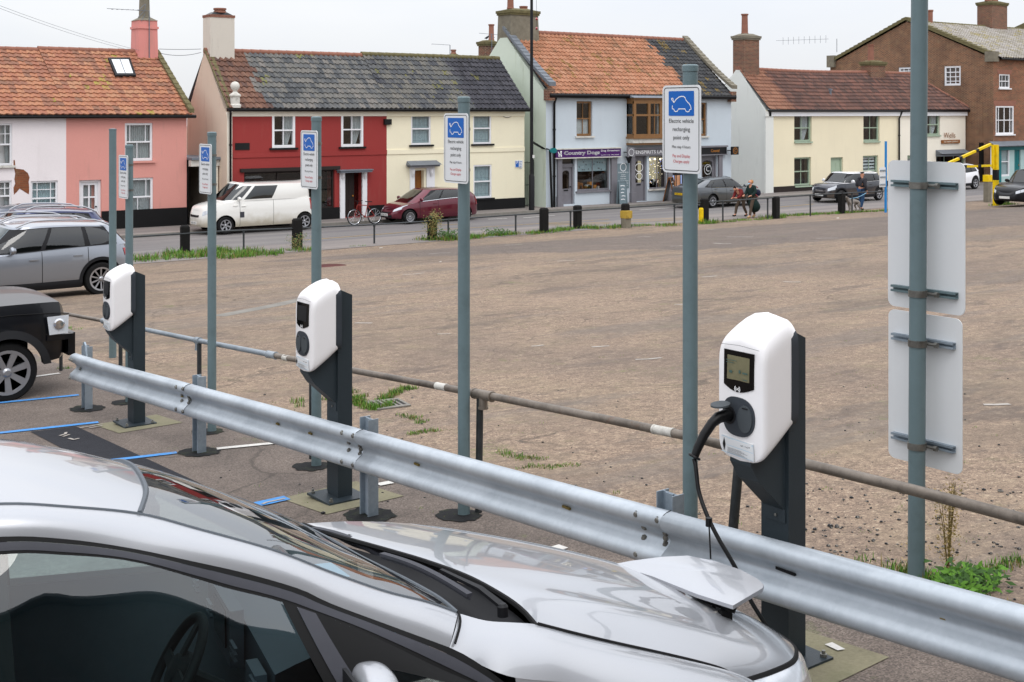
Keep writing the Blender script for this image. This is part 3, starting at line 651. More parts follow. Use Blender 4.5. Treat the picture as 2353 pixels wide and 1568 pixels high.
def gable(T,mt,U,Vf,zf,Vr,zr,Vb,name='gable_wall',th=.25,side=-1,apexw=.0):
    b=MB();P=[(U,Vf,0),(U,Vb,0),(U,Vb,zf),(U,Vr+apexw,zr-.06),(U,Vr-apexw,zr-.06),(U,Vf,zf)]
    b.prism(P,(th*-side,0,0));return b.build(name,mt,T)
def gutter(T,U0,U1,V,z,r=.07,mt='gutter_black',name='gutter'):
    b=MB();b.tube([(U0,V-.24,z-.1),(U1,V-.24,z-.1)],r,10)
    return b.build(name,mt,T,smooth=True)
def pipe(T,pts,r=.045,mt='gutter_black',name='drainpipe'):
    b=MB();b.tube(pts,r,8)
    for p in pts[1:-1]: pass
    A,B=Vector(pts[-2]),Vector(pts[-1])
    for q in (.25,.7): 
        c=A.lerp(B,q);b.tube([c-Z_*.04,c+Z_*.04],r*1.35,8)
    return b.build(name,mt,T,smooth=True)
def pot(b,c,r,h,mi=0,flare=1.12): b.lathe(c,[(r*1.1,0),(r*1.1,.06),(r,.08),(r*.9,h-.1),(r*flare,h-.07),(r*flare,h),(r*.75,h),(r*.7,h-.15)],n=14,mi=mi)
def chimney(T,mt,c,w,d,h,capm='stone_grey',pots=(),potm='terracotta',name='chimney',cap=.16,bands=True,taper=0):
    """c centre of base (x,y,z)"""
    x,y,z=c;b=MB();t=taper
    b.add([(x-w/2-t,y-d/2-t,z),(x+w/2+t,y-d/2-t,z),(x+w/2+t,y+d/2+t,z),(x-w/2-t,y+d/2+t,z),(x-w/2,y-d/2,z+h),(x+w/2,y-d/2,z+h),(x+w/2,y+d/2,z+h),(x-w/2,y+d/2,z+h)],[(0,1,5,4),(1,2,6,5),(2,3,7,6),(3,0,4,7)])
    o=b.build(name,mt,T)
    b=MB()
    if bands: b.b2(x-w/2-.06,x+w/2+.06,y-d/2-.06,y+d/2+.06,z+h-.26,z+h-.16);b.b2(x-w/2-.1,x+w/2+.1,y-d/2-.1,y+d/2+.1,z+h-.16,z+h-.02)
    # mortar flaunching
    a,e=w/2+.03,d/2+.03;zz=z+h-.02
    b.add([(x-a,y-e,zz),(x+a,y-e,zz),(x+a,y+e,zz),(x-a,y+e,zz),(x-a*.5,y-e*.5,zz+cap),(x+a*.5,y-e*.5,zz+cap),(x+a*.5,y+e*.5,zz+cap),(x-a*.5,y+e*.5,zz+cap)],[(0,1,5,4),(1,2,6,5),(2,3,7,6),(3,0,4,7),(4,5,6,7)])
    b.build('chimney_cap',capm,o)
    for dx,dy,r,hh in pots:
        b=MB();pot(b,(x+dx,y+dy,z+h+cap-.04),r,hh);b.build('chimney_pot',potm,o,smooth=True)
    return o
def verge(T,U,Vf,zf,Vr,zr,mt='mossy',w=.3,h=.1,name='verge_tiles',curl=0,n=12,back=None):
    b=MB()
    for i in range(n):
        a,c=i/n,(i+1)/n;A=Vector((U,Vf+(Vr-Vf)*a,zf+(zr-zf)*a+curl*(1-a)**3));B=Vector((U,Vf+(Vr-Vf)*c,zf+(zr-zf)*c+curl*(1-c)**3))
        up=Z_*h;b.add([A-X_*w/2,A+X_*w/2,B+X_*w/2,B-X_*w/2,A-X_*w/2+up*1.25,A+X_*w/2+up*1.25,B+X_*w/2+up,B-X_*w/2+up],[(4,5,6,7),(0,1,5,4),(0,4,7,3),(1,2,6,5),(3,7,6,2)])
    return b.build(name,mt,T)
def plinth(T,u0,u1,V,z1,mt='plinth_black',skip=(),z0=0):
    b=MB();a=u0
    for s in sorted(skip)+[(u1,u1)]:
        if s[0]>a: b.b2(a,s[0],V-.05,V+.02,z0,z1)
        a=max(a,s[1])
    return b.build('plinth',mt,T)
VF1=49.3
# ---- pale white house (left end, runs out of frame)
white=thing('terraced_house','pale white rendered terraced house with a bare brick patch, left of the pink house','house',(10,VF1,0))
u_sp=atV(152,380,VF1).x
h1=PR(-32,284,28,381,VF1);h2=PR(-32,416,27,487,VF1);h3=PR(71,416,133,475,VF1)
b=MB();wall(b,VF1,4,u_sp,0,4.75,[h1,h2,h3]);b.b2(4,u_sp,VF1+.3,56.6,0,4.6);b.build('wall','pale_white',white)
for h,u,c in ((h1,(.36,.8),'sides'),(h2,(.36,.8),'sides'),(h3,(.25,.72),'net')): window(white,h,VF1,'upvc',up=(.25,.75) if h is h3 else (.5,.75),lo=(.25,.75) if h is h3 else (),upz=(.5,),curt=c,sill='old_white',split=.5 if h is not h3 else .32)
b=MB();pts=[(31,368),(34,368),(36,388),(54,390),(64,398),(68,408),(66,418),(67,430),(67,440),(66,447),(45,434),(40,440),(32,448),(31,432),(35,422),(33,412),(35,400),(31,380)]
P=[atV(x,y,VF1-.006) for x,y in pts];b.add(P,[tuple(range(len(P)))]);b.build('exposed_brick','exposed_brick',white)
roof_set(white,'tile_pink',4,u_sp,VF1,4.72,53.,7.35,56.7,off=0,ch=.3,tw=.26,amp=.02)
gutter(white,4,u_sp,VF1,4.72);plinth(white,4,u_sp,VF1,.55)
b=MB();b.b2(u_sp-7.2,u_sp-6.6,VF1+3.5,VF1+3.9,7.3,7.52);b.build('ridge_vent','stone_grey',white)
# ---- pink house
pink=thing('terraced_house','salmon pink terraced house with a tall pink chimney and a skylight','house',(18,VF1,0))
ue=20.2
g1=PR(287,283,351,370,VF1);g2=PR(289,409,352,497,VF1);dd=PR(182,414,233,520,VF1);dd=(dd[0],dd[1],.16,dd[3])
b=MB();wall(b,VF1,u_sp,ue,0,4.75,[g1,g2,dd]);b.b2(u_sp,ue,VF1+.3,56.6,0,4.6);b.build('wall','pink',pink)
window(pink,g1,VF1,'upvc',up=(.2,.76),lo=(.46,),curt='drape',sill='pink',fw=.09);window(pink,g2,VF1,'upvc',up=(.2,.76),lo=(.46,),curt='drape',sill=None,fw=.09)
gable(pink,'pink',ue-.24,VF1+.01,4.6,53.,7.4,56.6,side=-1,th=.23)
def door(T,r,V,mt,name='door',panels=4,glassd=False,handle='gold',rec=.16,frame=None,fw=.09,letter=False,kind='panel'):
    a,c,d,e=r;L=Loc((a,V,d),X_,-Y_);w=c-a;h=e-d;b=MB()
    if frame:
        f=MB();L.bx(f,0,fw,rec-.06,rec+.04,0,h);L.bx(f,w-fw,w,rec-.06,rec+.04,0,h);L.bx(f,fw,w-fw,rec-.06,rec+.04,h-fw,h);f.build('door_frame',frame,T)
    else: fw=0
    x0,x1,z1=fw,w-fw,h-fw;W=x1-x0
    if kind=='glazed':   # stable style door with four upper lights
        zc=z1*.42
        L.bx(b,x0,x0+.12,rec,rec+.05,0,z1);L.bx(b,x1-.12,x1,rec,rec+.05,0,z1);L.bx(b,x0+.12,x1-.12,rec,rec+.05,z1-.12,z1);L.bx(b,x0+.12,x1-.12,rec,rec+.05,0,zc)
        L.bx(b,x0+W/2-.03,x0+W/2+.03,rec+.005,rec+.045,zc,z1-.12);L.bx(b,x0+.12,x1-.12,rec+.008,rec+.042,(zc+z1-.12)/2-.03,(zc+z1-.12)/2+.03)
        D=b.build(name,mt,T);b=MB();b.add([L.p(x0+.1,rec+.03,zc-.02),L.p(x1-.1,rec+.03,zc-.02),L.p(x1-.1,rec+.03,z1-.1),L.p(x0+.1,rec+.03,z1-.1)],[(0,1,2,3)]);b.build('pane','window_glass',D)
        b=MB();b.grid(lambda u,v:L.p(x0+.12+u*(W-.24)*.8,rec+.12+.02*math.sin(u*40),zc+v*(z1-zc-.12)),30,1,0);b.add([L.p(x0,rec+.5,0),L.p(x1,rec+.5,0),L.p(x1,rec+.5,z1),L.p(x0,rec+.5,z1)],[(0,1,2,3)],1);b.build('curtain',['curtain','dark_room'],D)
    elif kind=='arch':
        L.bx(b,x0,x1,rec,rec+.05,0,z1*.42);L.bx(b,x0,x0+.13,rec,rec+.05,z1*.42,z1);L.bx(b,x1-.13,x1,rec,rec+.05,z1*.42,z1);zt=z1*.93
        n=8
        for i in range(n):
            a0=math.pi*(1-i/n);a1=math.pi*(1-(i+1)/n);cx=(x0+x1)/2;rr=(W-.26)/2
            def q(t,d): return L.p(cx+rr*math.cos(t),d,zt-.16+.14*math.sin(t))
            b.add([q(a0,rec),q(a1,rec),L.p(cx+rr*math.cos(a1),rec,z1),L.p(cx+rr*math.cos(a0),rec,z1)],[(0,1,2,3)])
        D=b.build(name,mt,T);b=MB();b.add([L.p(x0+.1,rec+.03,z1*.4),L.p(x1-.1,rec+.03,z1*.4),L.p(x1-.1,rec+.03,z1-.02),L.p(x0+.1,rec+.03,z1-.02)],[(0,1,2,3)]);b.build('pane','window_glass',D)
        b=MB();b.add([L.p(x0,rec+.45,0),L.p(x1,rec+.45,0),L.p(x1,rec+.45,z1),L.p(x0,rec+.45,z1)],[(0,1,2,3)]);b.build('room_back','warm_room',D)
    else:
        L.bx(b,x0,x1,rec,rec+.05,0,z1);rows=panels//2
        for i in range(rows):
            for j in (0,1):
                px0=x0+W*(.12+.43*j);pz0=z1*(.06+.9/rows*i);L.bx(b,px0,px0+W*.33,rec-.012,rec+.01,pz0,pz0+z1*(.72/rows))
        D=b.build(name,mt,T)
    b=MB()
    if letter: L.bx(b,x0+W*.3,x0+W*.7,rec-.02,rec,z1*.36,z1*.36+.07)
    b.lathe(L.p(x1-.08,rec-.02,z1*.47),[(.0,-.03),(.035,-.02),(.035,.02),(0,.03)],ax=(0,1,0),n=10);b.build('door_handle','plastic_dark' if letter else handle,D);return D
door(pink,dd,VF1,'upvc',kind='glazed',frame='upvc',letter=True)
roof_set(pink,'tile_pink',u_sp,ue+.12,VF1,4.72,53.,7.4,56.7,off=19,ch=.3,tw=.26,amp=.02)
verge(pink,ue+.12,VF1-.25,4.72,53.,7.42,w=.22,h=.14,curl=.05);gutter(pink,u_sp,ue+.3,VF1,4.72);plinth(pink,u_sp,ue,VF1,.85,skip=[(dd[0],dd[1])])
cp=atU(352,150,ue-.35)
ch=chimney(pink,'pinkchim',(ue-.42,53.,6.7),.82,.9,2.1,'stone_grey',[(0.,0,.24,.98)],'stone_grey',cap=.14,bands=False,taper=.04)
b=MB();b.b2(ue-.42-.46,ue-.42+.46,52.5,53.5,8.42,8.52);b.build('chimney_band','pinkchim',ch)
# skylight on the pink roof
def on_slope(x,y,Vf,zf,Vr,zr):
    r=ray(x,y);s=(zr-zf)/(Vr-Vf);t=(zf-HC-s*Vf)/(r[2]-s*r[1]);return Vector((r[0]*t,r[1]*t,HC+r[2]*t))
q=[on_slope(x,y,VF1-.22,4.7,53.,7.4) for x,y in ((247,140),(297,140),(311,181),(264,181))]
n=Vector((0,-2.7,3.92)).normalized();b=MB();b.prism([p+n*.03 for p in q],n*.14);sk=b.build('skylight','plastic_dark',pink)
c=sum(q,Vector())/4;b=MB();b.add([c+(p-c)*.78+n*.175 for p in q],[(0,1,2,3)]);b.build('pane','blind',sk)
b=MB();A=(c+(q[0]-c)*.78+c+(q[1]-c)*.78)/2+n*.18;B=(c+(q[2]-c)*.78+c+(q[3]-c)*.78)/2+n*.18;b.tube([A,B],.012,6);b.build('glazing_bar','plastic_grey',sk)
def aerial(name,label,base,h,pts,cat='aerial'):
    t=thing(name,label,cat,tuple(base));b=MB();b.tube([base,Vector(base)+Z_*h],.022,8);b.build('mast','lead',t)
    b=MB();top=Vector(base)+Z_*h
    for A,B in pts: b.tube([top+Vector(A),top+Vector(B)],.012,6)
    b.build('antenna','lead',t);return t
bt=atV(343,60,52.5)
aerial('television_aerial','thin television aerial strapped to the tall pink chimney',(bt.x,52.5,bt.z-1.5),2.15,[((0,0,0),(-1.75,.3,.04)),((-.5,0,-.02),(-.15,.1,.3)),((-.5,0,-.3),(-.15,.1,0.02)),((-.15,0,.3),(-.2,0,.0)),((-.35,0,-.45),(-.15,.1,-.12))]+[((-.3-.2*i,.05*i+.12,0.02),(-.3-.2*i,.05*i-.12,.02)) for i in range(7)])
# ---- red house
VF2=48.2;U0,U1,U2=21.5,29.2,37.05
red=thing('terraced_house','deep red rendered house with a white chimney and dark shopfront','house',(25,VF2,0))
w1=PR(625,259.5,677.5,340,VF2);w2=PR(783.5,258.8,834,337.5,VF2);sf=PR(561,393,769,485,VF2);do=PR(791,397,831,507,VF2);do=(do[0],do[1],.14,do[3])
b=MB();wall(b,VF2,U0+.22,U1,0,4.8,[w1,w2,sf,do],rev=.3);b.b2(U0+.25,U1,VF2+.9,52.4,0,4.8)
zb=PR(600,350,700,361,VF2);b.b2(U0+.24,U1,VF2-.035,VF2,zb[2],zb[3]);b.build('wall','deep_red',red)
b=MB();b.b2(U0,U0+.22,VF2-.02,VF2+.3,0,4.8);b.b2(U0+.22,U1,VF2-.04,VF2,4.62,4.84);b.build('trim','cream2',red)
for w in (w1,w2): window(red,w,VF2,'upvc',curt='half',back='warm_room' if w is w2 else 'dark_room',sill='black_paint',rec=.06,frame_out=.04,fw=.1,sillw=.12)
plinth(red,U0+.22,U1,VF2,.62,skip=[(do[0]-.25,do[1]+.25)])
b=MB();l=PR(551,385,780,393,VF2);b.b2(l[0],l[1],VF2-.09,VF2+.01,l[2],l[3]);b.build('lintel','dark_brown',red)
L=Loc((sf[0],VF2,sf[2]),X_,-Y_);W=sf[1]-sf[0];H=sf[3]-sf[2];b=MB()
for x in (0,.36*W,.68*W,W-.08): L.bx(b,x,x+.08,.1,.18,0,H)
L.bx(b,.08,W-.08,.105,.175,0,.1);L.bx(b,.08,W-.08,.11,.17,H-.09,H);L.bx(b,.08,W-.08,.112,.168,H*.76,H*.76+.05);s=b.build('shop_window','dark_brown',red)
b=MB();b.add([L.p(0.02,.15,0.02),L.p(W-.02,.15,0.02),L.p(W-.02,.15,H-.02),L.p(.02,.15,H-.02)],[(0,1,2,3)]);b.build('pane','window_glass',s)
b=MB();b.add([L.p(0,.7,0),L.p(W,.7,0),L.p(W,.7,H),L.p(0,.7,H)],[(0,1,2,3)]);b.build('room_back','dark_room',s)
def surround(T,x0,x1,xo0,xo1,ytop,yo,V,ybase=507,mt='upvc',hood='slate',flat=False):
    a=atV(xo0,450,V).x;c=atV(xo1,450,V).x;i0=atV(x0,450,V).x;i1=atV(x1,450,V).x;zo=atV(x0,yo,V).z;zt=atV(x0,ytop,V).z
    b=MB();b.b2(a,i0,V-.08,V+.02,.12,zo+.1);b.b2(i1,c,V-.08,V+.02,.12,zo+.1);b.b2(a,c,V-.075,V+.02,zo+.1,zt-.15)
    for x in ((a+i0)/2,(i1+c)/2):
        b.tube([(x,V-.14,zo+.05),(x,V-.13,zo-.15),(x,V-.1,zo-.3)],[.09,.075,.03],10)
    D=b.build('door_surround',mt,T)
    b=MB();b.b2(a-.12,c+.12,V-.34,V,zt-.15,zt-.07)
    if flat: b.b2(a-.16,c+.16,V-.38,V,zt-.07,zt-.02)
    else: b.add([(a-.2,V-.42,zt-.07),(c+.2,V-.42,zt-.07),(c+.14,V,zt+.12),(a-.14,V,zt+.12),(a-.2,V,zt-.07),(c+.2,V,zt-.07)],[(0,1,2,3),(0,3,4),(1,5,2)])
    b.build('door_hood',hood,D);return D
surround(red,791,831,780,841.6,389,397,VF2,hood='lead',flat=True)
door(red,(do[0],atV(821,450,VF2).x,do[2],do[3]),VF2,'dark_brown',rec=.28,frame=None)
b=MB();q=PR(540,329,573,345,VF2);b.b2(q[0],q[1],VF2-.03,VF2,q[2],q[3]);b.build('wall_plaque','black_paint',red)
b=MB();q=PR(881,274,897,287,VF2);b.b2(q[0],q[1],VF2-.12,VF2-.005,q[2],q[3]);tag(b.build('wall_box','black_paint'),'small black box sign fixed where the red and cream fronts meet','wall box')
b=MB();q=PR(940,500,949,509,VF2);q=PR(940.5,646,947.5,656,VF2)
gable(red,'beige_wall',U0-.012,VF2+.01,4.62,50.45,7.38,52.4,side=-1,th=.25,apexw=.12)
roof_set(red,'tile_red_house',U0-.02,U1,VF2,4.98,50.45,7.42,52.4,off=0,sag=.0,ch=.33)
verge(red,U0+.1,VF2-.2,4.98,50.45,7.46,mt='mossy',w=.34,h=.07);gutter(red,U0-.1,U1,VF2,5.0,r=.08)
pipe(red,[(U0+.05,VF2-.24,4.85),(U0+.1,VF2-.12,4.55),(U0+.1,VF2-.12,.1)],.05)
cc=chimney(red,'old_lime',(U0+.62,50.45,6.6),1.12,.75,2.35,'gutter_black',[(0.05,0,.25,.2)],'terracotta',cap=.18,bands=False)
b=MB();b.b2(U0+.62-.58,U0+.62+.58,50.05,50.85,8.87,8.98);b.build('chimney_band','terracotta',cc)
b=MB();fc=atV(540,238,VF2-.05);b.lathe((fc.x-.02,VF2-.1,4.98),[(.26,0),(.26,.12),(.2,.16),(.2,.45),(.24,.48),(.24,.54),(.13,.62),(.08,.68),(.1,.72),(.17,.8),(.2,.9),(.17,1.0),(.1,1.07),(.0,1.1)],n=18);b.build('finial','old_white',red,smooth=True)
# ---- cream house
cream=thing('terraced_house','cream rendered terraced house with a brown front door and grey pantiled roof','house',(33,VF2,0))
c1=PR(945,259.5,990,333,VF2);c2=PR(1087,259.5,1129,331,VF2);c3=PR(1088,379,1130,455.5,VF2);cd_=PR(951,392,974,495,VF2);cd_=(cd_[0],cd_[1]+.0,.14,cd_[3])
b=MB();wall(b,VF2,U1,U2,0,4.8,[c1,c2,c3,cd_],rev=.3);b.b2(U1,U2-.02,VF2+.9,52.4,0,4.8)
b.b2(U1+.002,U2,VF2-.035,VF2,zb[2],zb[3]);b.b2(U1,U2,VF2-.05,VF2,4.6,4.84);b.build('wall','cream',cream)
for c in (c1,c2,c3):
    W_=window(cream,c,VF2,'upvc',up=(),lo=(),curt='net',sill='black_paint',rec=.07,fw=.07,sillw=.12)
    a,e,d,f=c;b=MB()   # leaded came pattern
    for zz in (d+.13,(d+f)/2+.1):
        w,h=e-a-.28,(f-d)/2-.26;o=(a+.14,VF2+.084,zz)
        for s in ([(0,0),(0,h)],[(w,0),(w,h)],[(w*.5,0),(w*.5,h*.3),(w*.34,h*.5),(w*.5,h*.72),(w*.66,h*.5),(w*.5,h*.3)],[(w*.5,h*.72),(w*.5,h)],[(0,h*.15),(w,h*.15)],[(0,h*.85),(w,h*.85)],[(w*.2,0),(w*.2,h)],[(w*.8,0),(w*.8,h)]): b.ribbon(s,.012,o,X_,Z_)
    b.build('leading','lead',W_)
plinth(cream,U1,U2,VF2,.62,skip=[(cd_[0]-.3,cd_[1]+.45)])
surround(cream,951,979,941,997,376,392,VF2,hood='slate');door(cream,cd_,VF2,'brown_wood',rec=.22,frame=None)
gable(cream,'chalk',U2-.25,VF2+.01,4.62,50.45,7.4,52.4,side=-1,th=.24)
roof_set(cream,'tile_cream',U1,U2+.1,VF2,4.98,50.45,7.48,52.4,ridge='mossy',off=0,ch=.33);gutter(cream,U1,U2+.25,VF2,5.0,r=.08)
b=MB();q=PR(1158,258,1171,265.5,VF2);b.lathe(((q[0]+q[1])/2,VF2-.02,(q[2]+q[3])/2),[(.0,0),(.0,0)],ax=(0,-1,0))
b=MB();cx,cz,rx,rz=(q[0]+q[1])/2,(q[2]+q[3])/2,.34,.19
b.prism([(cx+rx*math.cos(i*math.pi/12),VF2-.001,cz+rz*math.sin(i*math.pi/12)) for i in range(24)],(0,-.04,0))
pq=tag(thing('wall_plaque','oval cream plaque with red lettering high on the cream house','plaque',(cx,VF2,cz)),None,None);b.build('board','cream2',pq)
b=MB();b.ribbon([(rx*.97*math.cos(i*math.pi/12),rz*.95*math.sin(i*math.pi/12)) for i in range(24)],.02,(cx,VF2-.045,cz),X_,Z_,closed=True);b.build('rim','dark_brown',pq)
text('Fisherman',.09,(cx,VF2-.046,cz-.04),X_,Z_,'terracotta',pq,w=.5)
q=PR(1183,369,1200,385,VF2);ps=thing('parking_sign','blue and white parking information sign on the cream wall by the lamp post','sign',(q[0],VF2,q[2]))
b=MB();b.b2(q[0],q[1],VF2-.03,VF2,q[2],q[3]);b.build('board','sign_white',ps)
b=MB();b.b2(q[0]+.02,q[0]+.22,VF2-.034,VF2-.03,q[2]+.02,q[3]-.02);b.build('panel','blue_sign',ps)
text('P',.16,(q[0]+.12,VF2-.036,(q[2]+q[3])/2),X_,Z_,'white_text',ps);b=MB()
for i in range(5): b.b2(q[0]+.26,q[1]-.04-.03*(i%2),VF2-.033,VF2-.03,q[3]-.07-.08*i,q[3]-.05-.08*i)
b.build('print','blue_sign',ps)
# ---- covered passage between pink and red houses
ps=thing('covered_passage','dark covered side passage with a white beam between the pink and red houses','passage',(20.8,VF2+.8,0))
b=MB();b.b2(20.22,21.48,VF2+.7,VF2+.95,2.55,2.8);b.build('beam','old_white',ps)
b=MB();b.b2(20.22,21.48,VF2+.6,52.3,2.82,2.92);b.build('flat_roof','lead',ps)
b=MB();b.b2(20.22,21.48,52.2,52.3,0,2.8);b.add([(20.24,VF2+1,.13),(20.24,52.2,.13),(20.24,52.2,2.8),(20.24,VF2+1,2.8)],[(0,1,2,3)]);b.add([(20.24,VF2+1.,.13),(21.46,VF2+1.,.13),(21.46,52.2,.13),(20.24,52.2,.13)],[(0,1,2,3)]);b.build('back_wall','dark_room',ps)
b=MB();b.b2(21.2,21.42,VF2+.75,VF2+.95,0,2.55);b.build('post','cream2',ps)
# ---- grey shop building
VG=47.7;A0,A1=38.0,51.15
shop=thing('shop_building','pale grey two storey shop building with orange and black pantiles','shop building',(44,VG,0))
EZ,RZ,VR,VB=5.72,8.93,51.2,54.7
s1=PR(1325,233,1361,313,VG);s3=PR(1589,236,1625,313,VG);bay=PR(1440,229,1530,314,VG)
d1=PR(1289,366,1320.6,478,VG);t1=PR(1288,360.5,1321,380,VG);win1=PR(1326,362,1401,438,VG)
d2=PR(1457.5,358,1486.5,472,VG);win2=PR(1491.6,358,1531.8,434,VG);d3=PR(1612,358,1648,468,VG);win3=PR(1543,360,1585,440,VG)
def dz(r): return (r[0],r[1],.14,r[3])
d1=(d1[0],d1[1],.2,t1[3]);d2=dz(d2);d3=dz(d3)
b=MB();wall(b,VG,A0,A1,0,5.6,[s1,s3,bay,d1,win1,d2,win2,d3,win3],rev=.2)
b.b2(A0+.26,A1,VG+1.4,VB,0,5.6);b.build('wall','grey_render',shop)
gable(shop,'pale_green',A0-.002,VG+.012,EZ-.1,VR,RZ-.25,VB,side=-1,th=.25,apexw=.3);gable(shop,'grey_render',A1-.26,VG+.012,EZ-.1,VR,RZ-.1,VB,side=-1,th=.25)
roof_set(shop,'tile_orange',A0+.12,A1-.12,VG,EZ,VR,RZ,VB,ch=.3,tw=.27,ridger=.13)
for U,m in ((A0+.14,'slate'),(A1-.1,'stone_grey')):
    verge(shop,U,VG-.35,EZ+.08,VR,RZ+.12,mt=m,w=.42,h=.16,curl=.28,n=16);
    b=MB();b.b2(U-.2,U+.2,VG-.3,VG+.1,EZ-.35,EZ+.22);b.build('corbel','brick_chim',shop)
gutter(shop,A0,A1+.05,VG,EZ,r=.13);pipe(shop,[(A0+.45,VG-.24,EZ-.2),(A0+.45,VG-.1,EZ-.5),(A0+.45,VG-.1,.1)],.06)
for w in (s1,s3): window(shop,w,VG,'brown_frame',up=(.5,),lo=(.5,),curt='blindlow',sill='old_white',rec=.16,fw=.1,bar=.03)
# oriel window
def oriel():
    a,c,d,e=bay;D=.55;T=MB()
    zs=[(d,d+.14),((d+e)/2+.1,(d+e)/2+.2),(e-.22,e)]
    for z0,z1 in zs: T.b2(a,c,VG-D,VG-D+.1,z0,z1);T.b2(a,a+.1,VG-D+.1,VG,z0,z1);T.b2(c-.1,c,VG-D+.1,VG,z0,z1)
    for x in (a,a+(c-a)*.36,a+(c-a)*.66,c-.16): T.b2(x,x+.16,VG-D-.004,VG-D+.1,d+.1,e-.1)
    for x in (a+(c-a)*.52,): T.b2(x,x+.04,VG-D+.01,VG-D+.06,d+.14,e-.2)
    T.b2(a-.06,c+.06,VG-D-.08,VG,d-.1,d+.0);T.b2(a-.04,c+.04,VG-D-.06,VG,e+.0,e+.08)
    o=T.build('oriel_window','brown_frame',shop)
    P=MB();P.add([(a+.02,VG-D+.06,d),(c-.02,VG-D+.06,d),(c-.02,VG-D+.06,e),(a+.02,VG-D+.06,e)],[(0,1,2,3)]);P.add([(a+.06,VG-D+.06,d),(a+.06,VG,d),(a+.06,VG,e),(a+.06,VG-D+.06,e)],[(0,3,2,1)]);P.build('pane','window_glass',o)
    P=MB();P.b2(a-.03,c+.03,VG-D+.0,VG,d-.32,d-.1);P.build('apron','old_white',o)
    P=MB();P.b2(a-.03,c+.03,VG-D+.06,VG,d-.42,d-.325);P.build('base_moulding','brown_frame',o)
    P=MB();P.add([(a-.1,VG-D-.14,e+.08),(c+.1,VG-D-.14,e+.08),(c+.1,VG,e+.32),(a-.1,VG,e+.32),(a-.1,VG,e+.08),(c+.1,VG,e+.08)],[(0,1,2,3),(0,3,4),(1,5,2)]);P.build('lead_roof','lead',o)
    P=MB();P.grid(lambda u,v:(c-.3-u*.6,VG-D+.3+.03*math.sin(u*24),d+.1+v*(e-d-.2)),16,1);P.b2(a,c,VG+1.0,VG+1.05,d-.2,e+.2,1);P.build('curtain',['curtain','dark_room'],o)
oriel()
def pil(T,x0,x1,V,ztop,mt='shop_grey'):
    a,c=atV(x0,430,V).x,atV(x1,430,V).x;b=MB();b.b2(a,c,V-.12,V+.01,.6,ztop);b.b2(a-.04,c+.04,V-.17,V+.01,.0,.62);b.b2(a-.03,c+.03,V-.15,V+.01,ztop-.1,ztop+.0);return b.build('pilaster',mt,T)
zt=t1[3]
for x0,x1 in ((1279,1288.5),(1402,1415),(1447.5,1456.5),(1532.5,1542),(1586,1592),(1649,1657)): pil(shop,x0,x1,VG,zt+.02)
door(shop,(d1[0],d1[1],d1[2],d1[3]-.45),VG,'shop_grey',kind='arch',frame='shop_grey',letter=True)
b=MB();b.b2(d1[0],d1[1],VG+.1,VG+.18,d1[3]-.46,d1[3]-.36);b.b2(d1[0],d1[1],VG+.1,VG+.18,d1[3]-.08,d1[3]);b.build('transom','shop_grey',shop)
b=MB();b.add([(d1[0],VG+.14,d1[3]-.4),(d1[1],VG+.14,d1[3]-.4),(d1[1],VG+.14,d1[3]),(d1[0],VG+.14,d1[3])],[(0,1,2,3)]);b.build('fanlight','dark_glass',shop)
W1=window(shop,win1,VG,'shop_grey',up=(.5,),lo=(),split=0,curt='none',back='warm_room',fw=.07,rec=.1,sill='shop_grey',label='large shop window with spotted blind and stock')
b=MB();a,c,d,e=win1;b.add([(a+.05,VG+.2,d+(e-d)*.58),(c-.05,VG+.2,d+(e-d)*.58),(c-.05,VG+.2,e-.05),(a+.05,VG+.2,e-.05)],[(0,1,2,3)]);o=b.build('window_blind','net',W1)
b=MB();random.seed(4)
for i in range(14): 
    x,z=random.uniform(a+.2,c-.2),random.uniform(d+(e-d)*.6,e-.2);b.lathe((x,VG+.19,z),[(.04,0),(.04,.004)],ax=(0,-1,0),n=8)
b.build('paw_print','shop_grey',W1)
b=MB()
for i in range(16):
    x=random.uniform(a+.1,c-.3);hh=random.uniform(.1,.4);b.b2(x,x+random.uniform(.06,.25),VG+.35,VG+.55,d+.05,d+.05+hh,i%4)
b.build('stock',['old_white','brown_wood','net','gold'],W1)
b=MB();q=PR(1271.6,342.5,1420,361,VG);pur=thing('shop_sign','purple shop fascia sign with white lettering and a white dog','shop sign',(q[0],VG,q[2]))
b.b2(q[0],q[1],VG-.22,VG+.0,q[2],q[3]);b.build('board','purple',pur)
b=MB();b.b2(q[0]-.03,q[1]+.03,VG-.26,VG,q[3],q[3]+.05);b.b2(q[0]-.03,q[1]+.03,VG-.25,VG,q[2]-.05,q[2]);b.build('trim','old_white',pur)
H=q[3]-q[2];W=q[1]-q[0];zy=VG-.224
text('Country Dogs',H*.42,(q[0]+W*.39,zy,q[2]+H*.36),X_,Z_,'white_text',pur,w=W*.55,bold=.03);text('Country Dogs',H*.42,(q[0]+W*.39,zy-.004,q[2]+H*.36),X_,Z_,'shop_black',pur,w=W*.545,bold=-.012)
text('Dog Groomers',H*.24,(q[0]+W*.83,zy,q[2]+H*.64),X_,Z_,'white_text',pur,w=W*.29);text('01328 711108   07867 928631',H*.09,(q[0]+W*.83,zy,q[2]+H*.16),X_,Z_,'white_text',pur,w=W*.29)
b=MB();o=Vector((q[0]+W*.02,zy,q[2]+H*.08));sc=H*.85
def disc(x,z,r): b.lathe(o+Vector((x*sc,0,z*sc)),[(r*sc,0),(r*sc,.004)],ax=(0,-1,0),n=12)
for x,z,r in ((.62,.78,.13),(.6,.55,.16),(.5,.45,.15),(.32,.42,.13),(.12,.72,.07),(.62,.12,.08),(.3,.12,.08),(.75,.12,.06),(.22,.14,.06)): disc(x,z,r)
